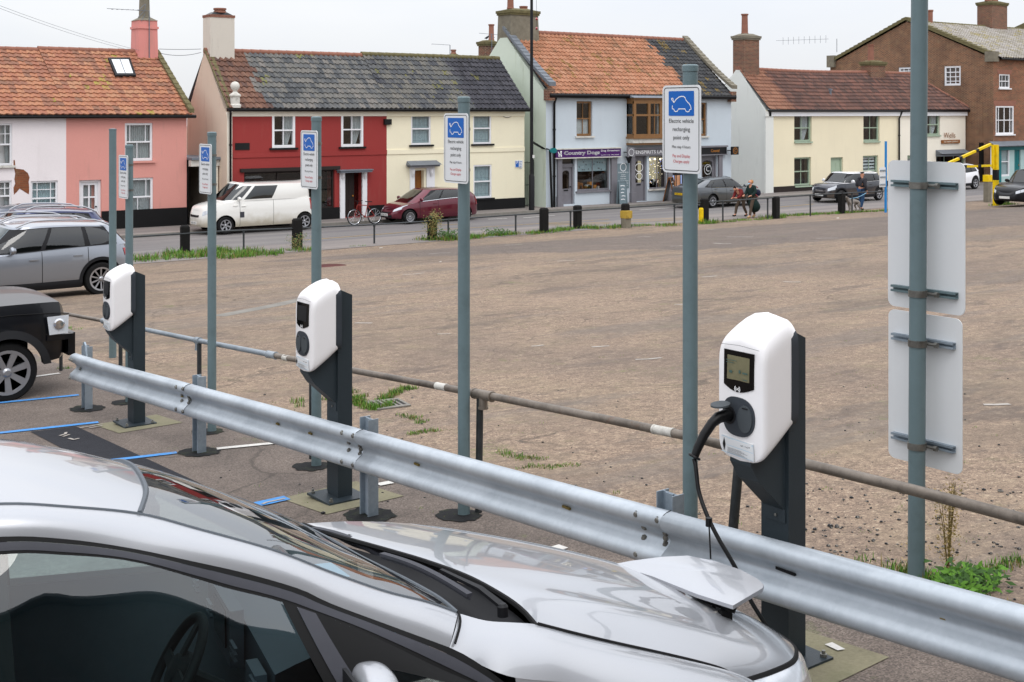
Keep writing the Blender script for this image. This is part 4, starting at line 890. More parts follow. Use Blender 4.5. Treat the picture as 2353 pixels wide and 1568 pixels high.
for p in ([(.62,.4),(.62,.12)],[(.7,.4),(.74,.12)],[(.3,.38),(.3,.1)],[(.26,.36),(.22,.12)],[(.25,.48),(.12,.72)],[(.7,.76),(.8,.74)]): b.ribbon([(x*sc,z*sc) for x,z in p],.05,o,X_,Z_)
b.build('dog_emblem','white_text',pur)
q=PR(1447,342,1543,357,VG);fs=thing('shop_sign','dark grey shop fascia with white capital lettering beside the purple sign','shop sign',(q[0],VG,q[2]))
b=MB();b.b2(q[0],q[1],VG-.2,VG,q[2],q[3]);b.build('board','shop_grey',fs);b=MB();b.b2(q[0]-.05,q[1]+.05,VG-.28,VG,q[3],q[3]+.07);b.build('cornice','shop_grey',fs)
text('FENSPIRITS LARDER',(q[3]-q[2])*.52,((q[0]+q[1])/2,VG-.205,q[2]+.1),X_,Z_,'white_text',fs,w=(q[1]-q[0])*.95,bold=.01)
q=PR(1575,339,1664.5,355,VG);bs=thing('shop_sign','black shop fascia at the right end of the grey building','shop sign',(q[0],VG,q[2]))
b=MB();b.b2(q[0],q[1],VG-.18,VG,q[2],q[3]);b.build('board','shop_black',bs);b=MB();b.b2(q[0],q[1]+.05,VG-.24,VG,q[3],q[3]+.09);b.b2(q[0],q[1]+.04,VG-.2,VG,q[2]-.05,q[2]);b.build('cornice','shop_grey',bs)
text('Coastal',.16,(q[0]+2.1,VG-.185,q[2]+.12),X_,Z_,'gold',bs)
door(shop,d2,VG,'shop_grey',kind='arch',frame='shop_grey',letter=True);door(shop,d3,VG,'shop_grey',kind='arch',frame='shop_grey')
b=MB();cx=(d2[0]+d2[1])/2;z=2.0
for rr,zz in ((.3,1.9),(.24,1.45)): b.ribbon([(rr*math.cos(i*math.pi/12)*.9,rr*math.sin(i*math.pi/12)*.7) for i in range(24)],.035,(cx,VG+.12,zz),X_,Z_,closed=True)
b.build('door_garland','white_text',shop);b=MB();cx=(d3[0]+d3[1])/2
text('C',.3,(cx,VG+.12,1.55),X_,Z_,'sign_white',shop,name='door_emblem');b.ribbon([(.27*math.cos(i*math.pi/12),.27*math.sin(i*math.pi/12)) for i in range(24)],.03,(cx,VG+.12,1.66),X_,Z_,closed=True);b.build('door_ring','sign_white',shop)
emis('fairy_light','ffeccc',5);emis('fairy_blue','8c9cff',3);emis('shop_glow','e8d8b0',.55);emis('screen_glow','b8c8ff',.9);emis('screen_warm','e8a070',.7)
W2=window(shop,win2,VG,'shop_grey',up=(.5,),lo=(),split=0,curt='none',back='shop_glow',fw=.06,rec=.1,sill='old_white',label='shop window hung with lit fairy lights');a,c,d,e=win2
b=MB();random.seed(8)
for i in range(70):
    x=a+.1+(c-a-.2)*random.random();z=e-.15-random.random()**1.6*(e-d)*.75;b.lathe((x,VG+.22,z),[(0,-.016),(.016,0),(0,.016)],n=6,mi=i%3==0)
for x in (.2,.5,.8): b.lathe((a+(c-a)*x,VG+.22,e-.2),[(0,-.05),(.05,0),(0,.05)],n=8)
b.build('fairy_lights',['fairy_light','fairy_blue'],W2);b=MB()
for i in range(12): x=random.uniform(a+.1,c-.3);hh=random.uniform(.1,.45);b.b2(x,x+random.uniform(.08,.2),VG+.35,VG+.5,d+.05,d+.05+hh,i%4)
b.build('stock',['shop_black','old_white','terracotta','gold'],W2)
W3=window(shop,win3,VG,'shop_black',up=(.33,.66),lo=(.33,.66),curt='none',back='shop_black',fw=.05,rec=.1,split=.48,label='window of lit property screens');a,c,d,e=win3;b=MB()
for i in range(3):
    for j in range(2): b.b2(a+.1+i*(c-a-.1)/3,a+.02+(i+1)*(c-a-.1)/3,VG+.25,VG+.27,d+.15+j*(e-d)*.47,d+.02+(j+1)*(e-d)*.45,(i+j)%2)
b.build('screen',['screen_glow','screen_warm'],W3)
cg=chimney(shop,'stone_grey',(A0+.95,VR,8.3),1.75,1.1,1.75,'mossy',[(-.5,0,.17,.85),(.35,0,.2,.18)],'terracotta',cap=.12,taper=.05)
# wall items of the shops
def hang(name,label,cat,r,V,mt,rnd=False,edge=None,txt=None,mtt='white_text'):
    t=thing(name,label,cat,(r[0],V,r[2]));a,c,d,e=r;cx,cz=(a+c)/2,(d+e)/2;b=MB()
    if rnd: b.prism([(cx+(c-a)/2*math.cos(i*math.pi/12),V-.34,cz+(e-d)/2*math.sin(i*math.pi/12)) for i in range(24)],(0,-.08,0))
    else: b.b2(a,c,V-.42,V-.34,d,e)
    b.build('panel',mt,t);b=MB();b.tube([(c if rnd else a+.1,V,cz),(c-.1 if rnd else a+.1,V-.36,cz)],.025,6);b.build('bracket','plastic_dark',t)
    if edge:
        b=MB();rr=min(c-a,e-d)*.36;b.ribbon([(rr*math.cos(i*math.pi/12),rr*math.sin(i*math.pi/12)) for i in range(24)],.03,(cx,V-.425,cz),X_,Z_,closed=True);b.build('ring',edge,t)
    if txt: text(txt,(e-d)*.36,(cx,V-.424,cz-(e-d)*.17),X_,Z_,mtt,t)
    return t
hang('hanging_sign','small round dark teal sign left of the purple fascia','hanging sign',PR(1252.5,340,1268,352,VG),VG,'teal',rnd=True)
hang('hanging_sign','square pale grey hanging sign with a ring between the two shops','hanging sign',PR(1430,339,1446,361,VG),VG,'shop_grey',edge='sign_white')
hang('hanging_sign','black box sign with a gold letter C at the right corner of the grey building','hanging sign',PR(1668.5,337,1684.5,355.5,VG),VG,'shop_black',edge='gold',txt='C',mtt='gold')
q=PR(1417,376,1444,433,VG);bd=thing('menu_board','tall blue-grey board of white writing on the wall between two shop doors','board',(q[0],VG,q[2]))
b=MB();b.b2(q[0],q[1],VG-.05,VG-.01,q[2],q[3]);b.build('panel','board_grey',bd);cx=(q[0]+q[1])/2;H=q[3]-q[2]
tlines([(s,H*hh,(cx,VG-.053,q[2]+H*f),X_,Z_,(q[1]-q[0])*w) for s,f,hh,w in (('Come in & try',.62,.055,.85),('Cheese',.53,.04,.35),('Charcuterie',.46,.04,.45),('Real Ales',.37,.04,.45),('Gin, Vodka & Rum',.28,.04,.85),('Fudge & Chocolate',.19,.045,.85),('Refreshments here',.1,.035,.75))],'white_text',bd)
b=MB();b.ribbon([(.2*math.cos(i*math.pi/12),.2*math.sin(i*math.pi/12)) for i in range(24)],.03,(cx,VG-.053,q[2]+H*.85),X_,Z_,closed=True);b.build('ring','white_text',bd)
def aboard(name,label,px,w,h,mt,fr,lean=.25,ang=0,txt=True):
    c=gnd(*px);c.z=.115;t=thing(name,label,'A-board',tuple(c),ang)
    for s in (1,-1):
        b=MB();b.add([(-w/2,-s*lean,0),(w/2,-s*lean,0),(w/2,-s*.03,h),(-w/2,-s*.03,h),(-w/2,-s*lean+s*.03,0),(w/2,-s*lean+s*.03,0),(w/2,0,h),(-w/2,0,h)],[(0,1,2,3),(4,7,6,5),(0,4,5,1),(3,2,6,7),(0,3,7,4),(1,5,6,2)]);b.build('panel',mt,t,world=False)
        b=MB();b.tube([(-w/2,-s*(lean+.01),0),(-w/2,-s*.04,h)],.022,6);b.tube([(w/2,-s*(lean+.01),0),(w/2,-s*.04,h)],.022,6);b.tube([(-w/2,-s*.04,h),(w/2,-s*.04,h)],.022,6);b.build('frame',fr,t,world=False)
    b=MB()
    for i in range(5):
        f=.8-.15*i;y=-(lean+(.03-lean)*f)-.006;b.ribbon([(-w*.3+.05*(i%2),0),(0,.02),(w*.3-.04*(i%3),-.01)],.035,(0,y,h*f),X_,Z_)
    b.build('chalk_writing','white_text',t,world=False)
    return t
aboard('pavement_board','narrow blue-grey pavement sign leaning below the menu board','px' and (1429,474),.5,1.15,'board_grey','board_grey',.12)
aboard('pavement_board','wooden framed black chalkboard standing by the lit shop window','px' and (1541,468),.55,1.25,'shop_black','brown_wood',.32,.5)
b=MB();q=atV(1436,366,VG);wl=thing('wall_lantern','black wall lantern under the square hanging sign','lantern',(q.x,VG,q.z));b.lathe((q.x,VG-.3,q.z-.2),[(.05,0),(.16,.28),(.18,.33),(.1,.38),(.03,.42)],n=10);b.build('lantern_body','plastic_dark',wl);b=MB();b.tube([(q.x,VG,q.z+.1),(q.x,VG-.3,q.z+.2)],.02,6);b.build('bracket','plastic_dark',wl)
# gate in the gap
gt=thing('iron_gate','rusty green ironwork gate in the narrow gap left of the grey building','gate',(37.2,VG+.9,0));b=MB();zt_=2.5
for i in range(7): u=37.15+i*.125;b.tube([(u,VG+.9,.15),(u,VG+.9,zt_-.12-abs(3-i)*.05)],.014,6)
b.build('bars','gate_iron',gt);b=MB()
for z in (.2,1.2,2.3): b.tube([(37.12,VG+.9,z),(37.93,VG+.9,z)],.018,6)
b.tube([(37.12,VG+.9,.1),(37.12,VG+.9,2.45)],.025,6);b.tube([(37.93,VG+.9,.1),(37.93,VG+.9,2.45)],.025,6);b.build('frame','gate_iron',gt)
b=MB();b.b2(37.07,37.98,VG+3.,VG+3.1,0,3.2);tag(b.build('passage_wall','pale_green'),'pale green wall closing the narrow passage behind the iron gate','wall')
b=MB();b.tube([(37.0,VG-.2,3.35),(37.98,VG+.3,3.05),(38.05,VG-.25,2.95),(38.2,VG-.22,.1)],.06,8);b.build('wastepipe','gutter_black',shop)
# ---- yellow cottage and cream cafe
VC=48.5;B0,B1,B2,B3=54.9,67.6,74.85,71.8
ye=thing('cottage','long pale yellow cottage with sage green sash windows and red-brown pantiles','cottage',(60,VC,0))
CE,CR,CVR,CVB=4.98,7.38,50.7,53.2
y1=PR(1825,263,1865,326,VC);y2=PR(1825,362,1863.6,427,VC);y3=PR(1984,263,2021,325,VC);y4=PR(1983,358,2018,427,VC);yd=dz(PR(1909,362,1937,440,VC))
b=MB();wall(b,VC,B0,B1,0,4.9,[y1,y2,y3,y4,yd],rev=.22);b.b2(B0+.3,B1,VC+.9,CVB,0,4.9);b.build('wall','yellow_render',ye)
for w,c in ((y1,'half'),(y2,'none'),(y3,'none'),(y4,'blind')): window(ye,w,VC,'sage',curt=c,sill='sage',rec=.15,fw=.09,sillw=.0)
door(ye,yd,VC,'sage',panels=4,frame='sage',rec=.16);plinth(ye,B0,B1,VC,.45,mt='dark_brown',skip=[(yd[0],yd[1])])
gable(ye,'chalk',B0-.004,VC+.01,CE-.1,CVR,CR-.02,CVB,side=-1,th=.28,apexw=.12)
b=MB();b.b2(B0-.12,B0+.55,VC-.1,VC+.03,0,4.6);b.b2(B0-.2,B0+.3,VC-.16,VC,4.55,4.85);b.build('corner_pier','chalk',ye)
roof_set(ye,'tile_cottage',B0+.02,B1,VC,CE,CVR,CR,CVB,sag=.09,ch=.32,ridge='terracotta');gutter(ye,B0,B1,VC,CE,r=.07)
b=MB();b.b2(B0+.1,B1,VC-.16,VC,CE-.42,CE-.12);b.build('fascia','upvc',ye);pipe(ye,[(B1-.1,VC-.24,CE-.15),(B1-.2,VC-.1,CE-.6),(B1-.2,VC-.1,.1)],.055)
chimney(ye,'brick_chim',(B0+.75,CVR,7.0),1.3,.9,2.35,'stone_grey',[(-.12,0,.2,1.2)],'terracotta',cap=.14)
q=on_slope(1908,225,VC,CE,CVR,CR);b=MB();b.lathe(q,[(.07,0),(.07,.45),(.12,.45),(.12,.55),(0,.56)],n=12);b.box(q+Vector((.1,0,.06)),(.75,.55,.04),0,Matrix.Rotation(.83,3,'X'));b.build('roof_vent','lead',ye)
cafe=thing('shop_building','small cream cafe building with a hipped roof and raised lettering','cafe',(71,VC,0))
f1=PR(2124,263,2160,311,VC);f2=PR(2151,357,2216,408,VC);f2=(f2[0],f2[1],1.0,f2[3]);f3=dz(PR(2085,357,2120,440,VC))
b=MB();wall(b,VC,B1,B2,0,4.9,[f1,f2,f3],rev=.22);b.b2(B1,B2-.02,VC+.9,CVB,0,4.9);b.build('wall','cream2',cafe)
window(cafe,f1,VC,'sage',curt='half',sill='sage',rec=.15,fw=.09,sillw=0);W4=window(cafe,f2,VC,'sage',up=(.33,.66),lo=(),split=0,curt='none',rec=.12,sill='sage');door(cafe,f3,VC,'sage',kind='glazed',frame='sage')
roof_set(cafe,'tile_cottage',B1,B2+.3,VC,CE,CVR,CR-.02,CVB,hipU=B3,off=40,ch=.32,sag=0.0);gutter(cafe,B1,B2+.2,VC,CE,r=.07)
b=MB();b.b2(B1,B2,VC-.16,VC,CE-.42,CE-.12);b.build('fascia','upvc',cafe)
q=PR(2150,344,2215,356,VC);b=MB();b.add([(q[0]-.1,VC-.6,q[3]-.25),(q[1]+.1,VC-.6,q[3]-.25),(q[1],VC,q[3]),(q[0],VC,q[3]),(q[0],VC,q[3]-.3),(q[1],VC,q[3]-.3)],[(0,1,2,3),(0,3,4),(1,5,2),(0,4,5,1)]);b.b2(q[0],q[1],VC-.45,VC,q[3]-.42,q[3]-.3);b.build('canopy','slate',cafe)
ws=thing('raised_lettering','brown raised lettering with a small board above the cafe window','sign',(72,VC,2.9));q=PR(2164,307.8,2201,328,VC)
text('Wells',(q[3]-q[2])*.62,((q[0]+q[1])/2-.1,VC-.06,q[2]+.32),X_,Z_,'brown_wood',ws,w=(q[1]-q[0])*.72)
b=MB();b.b2(q[0]-.1,q[1]+.1,VC-.1,VC-.02,q[2]-.05,q[2]+.18);b.build('board','brown_wood',ws);text('ICE CREAM COMPANY',.1,((q[0]+q[1])/2,VC-.105,q[2]+.02),X_,Z_,'cream2',ws,w=(q[1]-q[0])*.9)
cc=atV(2003,165,CVR);chimney(cafe,'brick_chim',(B1+.2,CVR,6.9),1.5,.8,1.2,'mossy',[(-.25,0,.2,1.05)],'terracotta',cap=.1)
# ---- brick building
VK=46.5;K0=74.95;KV=53.2;KB=59.9;KE,KR=8.45,11.2;K1=104
bk=thing('brick_building','large three storey brown brick building with stone coped gable','brick building',(85,VK,0))
def gw(r): return (r[1],r[0],r[2],r[3])
g1=PRU(2170,152,2207.5,197,K0);g2=PRU(2065,155,2098,182,K0)
b=MB()
# gable wall with openings (faces the yard's left)
us=[VK,KB];hs=[gw(g1),gw(g2)];vs=sorted({VK,KB}|{h[i] for h in hs for i in (0,1)});zs=sorted({0,KE-.1}|{h[i] for h in hs for i in (2,3)})
for a,c in zip(vs,vs[1:]):
    for d,e in zip(zs,zs[1:]):
        m=((a+c)/2,(d+e)/2)
        if not any(h[0]<m[0]<h[1] and h[2]<m[1]<h[3] for h in hs): b.add([(K0,a,d),(K0,c,d),(K0,c,e),(K0,a,e)],[(0,3,2,1)])
b.add([(K0,VK,KE-.1),(K0,KB,KE-.1),(K0,KV,KR)],[(0,2,1)]);b.build('gable_wall','brick_side',bk)
for g in (g1,g2): window(bk,g,K0,'upvc',up=(.33,.66),lo=(.33,.66),loz=(.33,.66),split=.68,curt='none',plane='U',rec=.08,fw=.12,bar=.05)
k1=PR(2296,171,2320,203,VK);k2=PR(2288,244,2329,309,VK);k3=PR(2277,338.5,2318,406,VK);k4=dz(PR(2329,339,2343,425,VK))
zt=atV(2300,337,VK).z
b=MB();wall(b,VK,K0,K1,zt,KE-.1,[k1,k2],rev=.15);b.b2(K0+.4,K1,VK+1,KB,0,KE-.2);b.build('wall','brick_front',bk)
window(bk,k1,VK,'upvc',up=(.33,.66),lo=(.33,.66),curt='none',sill='upvc',rec=.06,fw=.08);window(bk,k2,VK,'upvc',up=(.18,.5,.82),lo=(.18,.5,.82),curt='none',sill='upvc',rec=.05,fw=.1,bar=.06)
for r,h in ((k1,.3),(k2,.35)): b=MB();b.prism([(r[0]-.15,VK-.004,r[3]),(r[1]+.15,VK-.004,r[3]),(r[1]+.3,VK-.004,r[3]+h),(r[0]-.3,VK-.004,r[3]+h)],(0,-.012,0));b.build('brick_arch','terracotta',bk)
b=MB();wall(b,VK-.06,K0+.8,K1,0,zt,[k3,k4],rev=.15);b.build('shopfront_wall','pale_teal',bk);b=MB();b.b2(K0+.05,K0+.8,VK-.1,VK,0,zt);b.b2(K0+.05,K1,VK-.14,VK-.05,zt-.25,zt+.05);b.build('shopfront_trim','teal',bk)
b=MB();b.add([(K0-.5,VK-.55,zt+.05),(K1,VK-.55,zt+.05),(K1,VK,zt+.35),(K0-.5,VK,zt+.35)],[(0,1,2,3)]);b.b2(K0-.5,K1,VK-.5,VK,zt+.0,zt+.05);b.build('canopy','slate',bk)
window(bk,k3,VK-.06,'upvc',up=(.5,),lo=(.5,),curt='net',rec=.06,fw=.1);door(bk,k4,VK-.06,'teal',panels=4,rec=.1)
roof_set(bk,'tile_stone',K0+.3,K1,VK,KE,KV,KR,KB,ridge='mossy',ch=.36,tw=.3,curl=.0)
verge(bk,K0+.1,VK-.1,KE+.0,KV,KR+.1,mt='mossy',w=.5,h=.22,n=18);verge(bk,K0+.1,KB,KE+.0,KV,KR+.1,mt='mossy',w=.5,h=.22,n=18)
b=MB();b.b2(K0-.22,K0+.42,VK-.17,VK+.5,KE-.3,KE+.38);b.b2(K0-.22,K0+.42,KB-.5,KB+.17,KE-.3,KE+.58);b.build('kneeler','stone_grey',bk)
gutter(bk,K0+.5,K1,VK,KE,r=.08);cq=atV(2280,45,KV);chimney(bk,'brick_chim',(cq.x,KV,KR-.7),2.1,1.2,2.6,'mossy',[(-.62,0,.2,1.0),(-.22,.1,.19,.95),(.22,0,.22,1.0),(.6,.1,.19,.95)],'terracotta',cap=.12)
c2=atV(2137,52,KV);b=MB();b.lathe((c2.x,KV,KR-.1),[(.2,0),(.2,.9),(.24,.95),(.24,1.05)],n=12);b.build('chimney_pot','terracotta',bk)
c3=atV(2353,70,KV+.1);b=MB();b.prism([(c3.x-.2,VK,KE+.8),(c3.x-.2,KV,KR+.55),(c3.x-.2,KB,KE+.8),(c3.x-.2,KB,KE-.5),(c3.x-.2,VK,KE-.5)],(.4,0,0));b.build('parapet','mossy',bk)
b=MB();p0=atU(2110,0,K0);pp=atU(2156,300,K0-.05)
# chimneys and aerials of buildings behind
def rear_chimney(label,x,ybase,ytop,V,w,pots,mt='brick_chim'):
    c=atV(x,ybase,V);tt=atV(x,ytop,V);t=thing('chimney_stack',label,'chimney',(c.x,V,c.z-3));h=tt.z-c.z+3
    chimney(t,mt,(c.x,V,c.z-3),w,w*.8,h,'mossy',pots,'terracotta',cap=.1);b=MB();b.b2(c.x-w*1.6,c.x+w*1.6,V-1,V+3,0,c.z-3.0);b.build('supporting_wall','brick_chim',t)
rear_chimney('mossy brick chimney stack behind the left edge of the grey building',1121,112,96,58,.85,[(.25,0,.16,.95)])
rear_chimney('small chimney stack with one pot just showing above the cream roof',1042,132,127,58,.5,[(0,0,.14,.25)])
p=atV(1034,135,57);aerial('television_aerial','thin aerial standing behind the ridge of the cream house',(p.x,57,p.z-1.2),1.95,[((0,0,0),(-1.2,0,.02)),((-1.2,0,0),(-1.2,0,-.02))])
p=atV(1130,98,57.5);aerial('television_aerial','aerial beside the mossy brick chimney stack',(p.x,57.5,p.z-.6),1.1,[((.6,0,-.05),(-.9,0,.0)),((.3,.1,-.2),(-.2,.1,-.15))])
p=atU(1973,110,K0+2);aerial('television_aerial','long toothed aerial beside the brick gable slope',(K0-1,58.5,9.2),1.0,[((-0.2,0.6,0),(-.9,5.,0.05))]+[((-.25-.07*i,.8+.45*i,-.28),(-.25-.07*i,.8+.45*i,.28)) for i in range(9)])
p=atV(2142,50,54);aerial('television_aerial','small aerial above the ridge of the brick building',(p.x+.4,54,p.z-1.2),1.2,[((0,0,-.05),(-1,0,0))])
# overhead wires
def wire(label,A,B,sag,r=.012):
    A,B=Vector(A),Vector(B);b=MB();b.tube([A.lerp(B,i/12)-Z_*sag*4*(i/12)*(1-i/12) for i in range(13)],r,5);tag(b.build('overhead_wire','lead'),label,'wire')
wire('upper overhead wire between the pink and white chimneys',atV(366,113,52.8),atV(462,113,50.4),.02);wire('lower sagging overhead wire between the pink and white chimneys',atV(366,122,52.8),atV(462,121,50.4),.12)
wire('upper long faint wire crossing the sky over the pink roof',atV(-30,2,40),atV(320,116,52.5),.1,.006);wire('lower long faint wire crossing the sky over the pink roof',atV(-30,8,40),atV(300,116,52.5),.1,.006)
# ================================================================ SIGN POSTS
UP=5.39
def icon(T,o,ex,ez,s,mt='white_text',w=.035,name='car_symbol'):
    """line drawing of a car trailing a plug; unit square coordinates"""
    P=[(.22,.53),(.3,.66),(.42,.76),(.52,.785),(.6,.78),(.66,.73),(.69,.64),(.75,.56),(.82,.49),(.88,.38),(.9,.26),(.84,.26),(.82,.18),(.75,.16),(.69,.19),(.66,.28),(.40,.28),(.36,.19),(.29,.17),(.24,.2),(.21,.28),(.15,.28),(.16,.42)]
    b=MB();b.ribbon([(x*s[0],y*s[1]) for x,y in P],w*s[1],o,ex,ez)
    b.ribbon([(x*s[0],y*s[1]) for x,y in ((.22,.53),(.19,.6),(.17,.62))],w*s[1]*1.5,o,ex,ez)
    for q in ([(.17,.6),(.13,.66),(.12,.73)],[(.19,.64),(.18,.7),(.15,.73)]): b.ribbon([(x*s[0],y*s[1]) for x,y in q],w*s[1],o,ex,ez)
    return b.build(name,mt,T)
def rrect(w,h,r,n=5):
    P=[]
    for cx,cy,a in ((w/2-r,h/2-r,0),(-w/2+r,h/2-r,90),(-w/2+r,-h/2+r,180),(w/2-r,-h/2+r,270)):
        for i in range(n+1): t=R(a+90*i/n);P.append((cx+r*math.cos(t),cy+r*math.sin(t)))
    return P
def sign_post(x,ytop,label):
    """grey steel post with an upright notice clamped to its bay side"""
    p=atU(x,1000,UP);V=p.y;z0=G(V);H=atU(x,ytop,UP).z-z0
    T=thing('sign_post',label,'sign post',(UP,V,z0),0,'sign posts along the charging bays')
    b=MB();b.tube([(UP,V,z0-.05),(UP,V,z0+H)],.046,20);b.build('pole','pole_grey',T,smooth=50)
    b=MB();b.lathe((UP,V,z0+H),[(.05,-.03),(.05,.004),(.04,.012),(0,.014)],n=20);b.build('post_cap','pole_grey',T,smooth=50)
    zt=z0+H-.115;zb=zt-.53;w=.325;xc=UP-.075;cz=(zt+zb)/2;yc=V
    def o3(a,c,d=0): return Vector((xc-d,yc-a,cz+c))
    b=MB();b.prism([o3(a,c,-.004) for a,c in rrect(w,.53,.03)],(-.004,0,0));pl=b.build('sign_plate','sign_white',T)
    b=MB();b.ribbon(rrect(w-.03,.50,.02),.0045,o3(0,0,.0012),-Y_,Z_,closed=True);b.build('border','black_text',pl)
    iw,ih=.215,.15;b=MB();b.prism([o3(a,c+.155,.0012) for a,c in rrect(iw,ih,.006,2)],(-.0006,0,0));b.build('blue_panel','blue_sign',pl)
    icon(pl,o3(-iw/2,.155-ih/2,.003),-Y_,Z_,(iw,ih))
    L=[(s,.026,o3(0,y,.002),-Y_,Z_,ww) for s,y,ww in (('Electric vehicle',.038,.208),('recharging',-.012,.146),('point only',-.062,.136))]
    tlines(L+[('Max stay 4 hours',.018,o3(0,-.115,.002),-Y_,Z_,.156)],'black_text',pl);tlines([('Pay and Display',.0185,o3(0,-.170,.002),-Y_,Z_,.148),('Charges apply',.0185,o3(0,-.203,.002),-Y_,Z_,.136)],'red_text',pl,'red_lettering')
    for zz in (zt-.12,zb+.1):
        b=MB();b.lathe((UP,V,zz),[(.0475,-.011),(.05,-.011),(.05,.011),(.0475,.011)],n=20);b.box((UP-.055,V,zz),(.035,.04,.022));b.tube([(UP-.055,V-.05,zz),(UP-.055,V+.05,zz)],.006,6);b.build('clamp','steel_clamp',T)
    return T,V
PV=[]
for x,y,l in ((297,335,'farthest signed post of the row, its notice seen nearly edge-on behind the farthest charger'),(487,306,'grey signed post between the farthest and the middle charger'),(727,271,'grey signed post rising behind the middle charger with small notice'),(1066,226,'grey signed post between the middle and nearest charger, in front of the cream house'),(1586,153,'nearest signed post with the largest readable recharging notice')):
    T,V=sign_post(x,y,l);PV.append(V)
    blob('tar_patch','tar',(UP-.05,V),.16,.2,.006,int(x))
# plain post
p=gnd(259,822);T=thing('steel_post','plain grey post without a notice, left of the farthest charger','post',tuple(p));b=MB();zt=HC+(HY-297)/F*(sY*p.x+cY*p.y);b.tube([p,(p.x,p.y,zt)],.055,18);b.lathe((p.x,p.y,zt),[(.058,-.02),(.058,.004),(0,.012)],n=18);b.build('pole','pole_grey',T,smooth=50)
# tall post carrying two panels seen from the back
p=gnd(2105,1336);pu,pv=p.x,p.y;zg=G(pv)
T=thing('panel_signpost','tall thick grey post carrying two white sign panels seen from behind','signpost',(pu,pv,zg))
b=MB();b.tube([(pu,pv,zg-.05),(pu+.045,pv,zg+4.6)],.05,24);b.build('pole','pole_grey',T,smooth=50)
def panel(y0,y1,xl,xr,chan,mt):
    U=pu+.12;zt=atU(2125,y0,U).z;zb=atU(2125,y1,U).z;vl=atU(xl,(y0+y1)/2,U).y;vr=atU(xr,(y0+y1)/2,U).y;w=vl-vr;cy=(vl+vr)/2;cz=(zt+zb)/2
    b=MB();b.prism([(U,cy-a,cz+c) for a,c in rrect(w,zt-zb,.045)],(.006,0,0));o=b.build('sign_panel','sign_white',T)
    for yc in chan:
        zc=atU(2118,yc,U).z;b=MB()
        b.b2(U-.03,U-.001,cy-w*.42,cy+w*.42,zc+.014,zc+.02);b.b2(U-.03,U-.001,cy-w*.42,cy+w*.42,zc-.02,zc-.014);b.b2(U-.006,U-.001,cy-w*.42,cy+w*.42,zc-.014,zc+.014)
        b.b2(U-.034,U-.028,cy-w*.42,cy+w*.42,zc+.007,zc+.02);b.b2(U-.034,U-.028,cy-w*.42,cy+w*.42,zc-.02,zc-.007);b.build('channel_rail',mt,o)
        b=MB();xx=pu+.045*(zc-zg)/4.6;b.lathe((xx,pv,zc),[(.051,-.02),(.056,-.02),(.056,.02),(.051,.02)],n=24);b.tube([(xx+.03,pv-.11,zc),(xx+.03,pv+.06,zc)],.01,8);b.lathe((xx+.03,pv-.11,zc),[(.018,-.01),(.018,.01)],ax=(0,1,0),n=6);b.build('clamp','steel_clamp',T)
panel(371,714,2040.5,2217.5,(424,669),'pole_grey');panel(722,1071,2041.5,2211,(782,1014),'galv_post')
# ================================================================ CRASH BARRIER
UB=4.72;UPo=4.86
bar=thing('crash_barrier','galvanised corrugated steel crash barrier running the length of the parking bays','crash barrier',(UPo,4,G(4)))
prof=[(0.0,.0),(.018,.006),(.055,.030),(.075,.036),(.079,.05),(.079,.085),(.074,.10),(.03,.128),(.012,.145),(.004,.156),(.012,.167),(.03,.184),(.074,.212),(.079,.227),(.079,.262),(.075,.276),(.055,.282),(.018,.306),(0.,.312)]
prof=[(a,c) for a,c in ((.010,.0),(.040,.004),(.068,.016),(.080,.036),(.080,.062),(.072,.082),(.045,.104),(.018,.122),(.004,.142),(.000,.156),(.004,.170),(.018,.190),(.045,.208),(.072,.230),(.080,.250),(.080,.276),(.068,.296),(.040,.308),(.010,.312))]
def beamz(V): return G(V)+.375
def vx(x,y): return atU(x,y,UB).y
joints=[vx(176,813),vx(436,868),vx(834,985),vx(1548,1190),-3.2]
def beam(v0,v1,i,lap=.0):
    b=MB();n=14
    def P(u,j,off=0):
        V=v0+(v1-v0)*u;a,c=prof[j];jog=.012*max(0,(v0-V)/(v0-v1)) if True else 0
        x=UB+.05-a-off-lap*(1 if u>.93 else 0)*0+.0;
        if i==0: x-=.05*((1-u)**2)   # first panel splayed slightly
        return Vector((x,V,beamz(V)+c))
    o=len(b.v)
    for j in range(len(prof)):
        for k in range(n+1): b.v.append(tuple(P(k/n,j,.004*i%2)))
    for j in range(len(prof)-1):
        for k in range(n): b.f.append((o+j*(n+1)+k,o+j*(n+1)+k+1,o+(j+1)*(n+1)+k+1,o+(j+1)*(n+1)+k));b.m.append(0)
    m=b.build('rail_section','galvanised',bar,smooth=60);md=m.modifiers.new('thick','SOLIDIFY');md.thickness=.004;md.offset=0;return m
secs=[beam(joints[i]+(.06 if i else 0),joints[i+1]-.0,i) for i in range(4)]
def bolt(b_,x,V,z,r=.016): b=MB();b.lathe((x,V,z),[(0,.016),(r*.8,.015),(r,.009),(r,.004),(r*1.35,.004),(r*1.35,-.002)],ax=(-1,0,0),n=8);b.build('bolt','steel_clamp',bar)
for i in (1,2,3):
    V=joints[i];b=MB();zb=beamz(V)
    for dv in (.07,.19,.31) if False else (.09,.26):
        for c,x in ((.27,UB-.03),(.19,UB+.03),(.125,UB+.03),(.05,UB-.03)): bolt(b,x,V+dv,beamz(V+dv)+c)
    bolt(b,UB+.045,V+.1,beamz(V+.1)+.156,.02)
    b=MB();pts=[(UB+.05-a-.0055,V+.055,beamz(V)+c) for a,c in prof];b.tube(pts,.0025,5);b.build('joint_seam','plastic_dark',bar)
b=MB()
for dv,c in ((.05,.27),(.13,.27),(.05,.05),(.12,.155)): bolt(b,UB-.03-.1*(c!=.155)+.02,joints[0]-dv-.05,beamz(joints[0])+c)
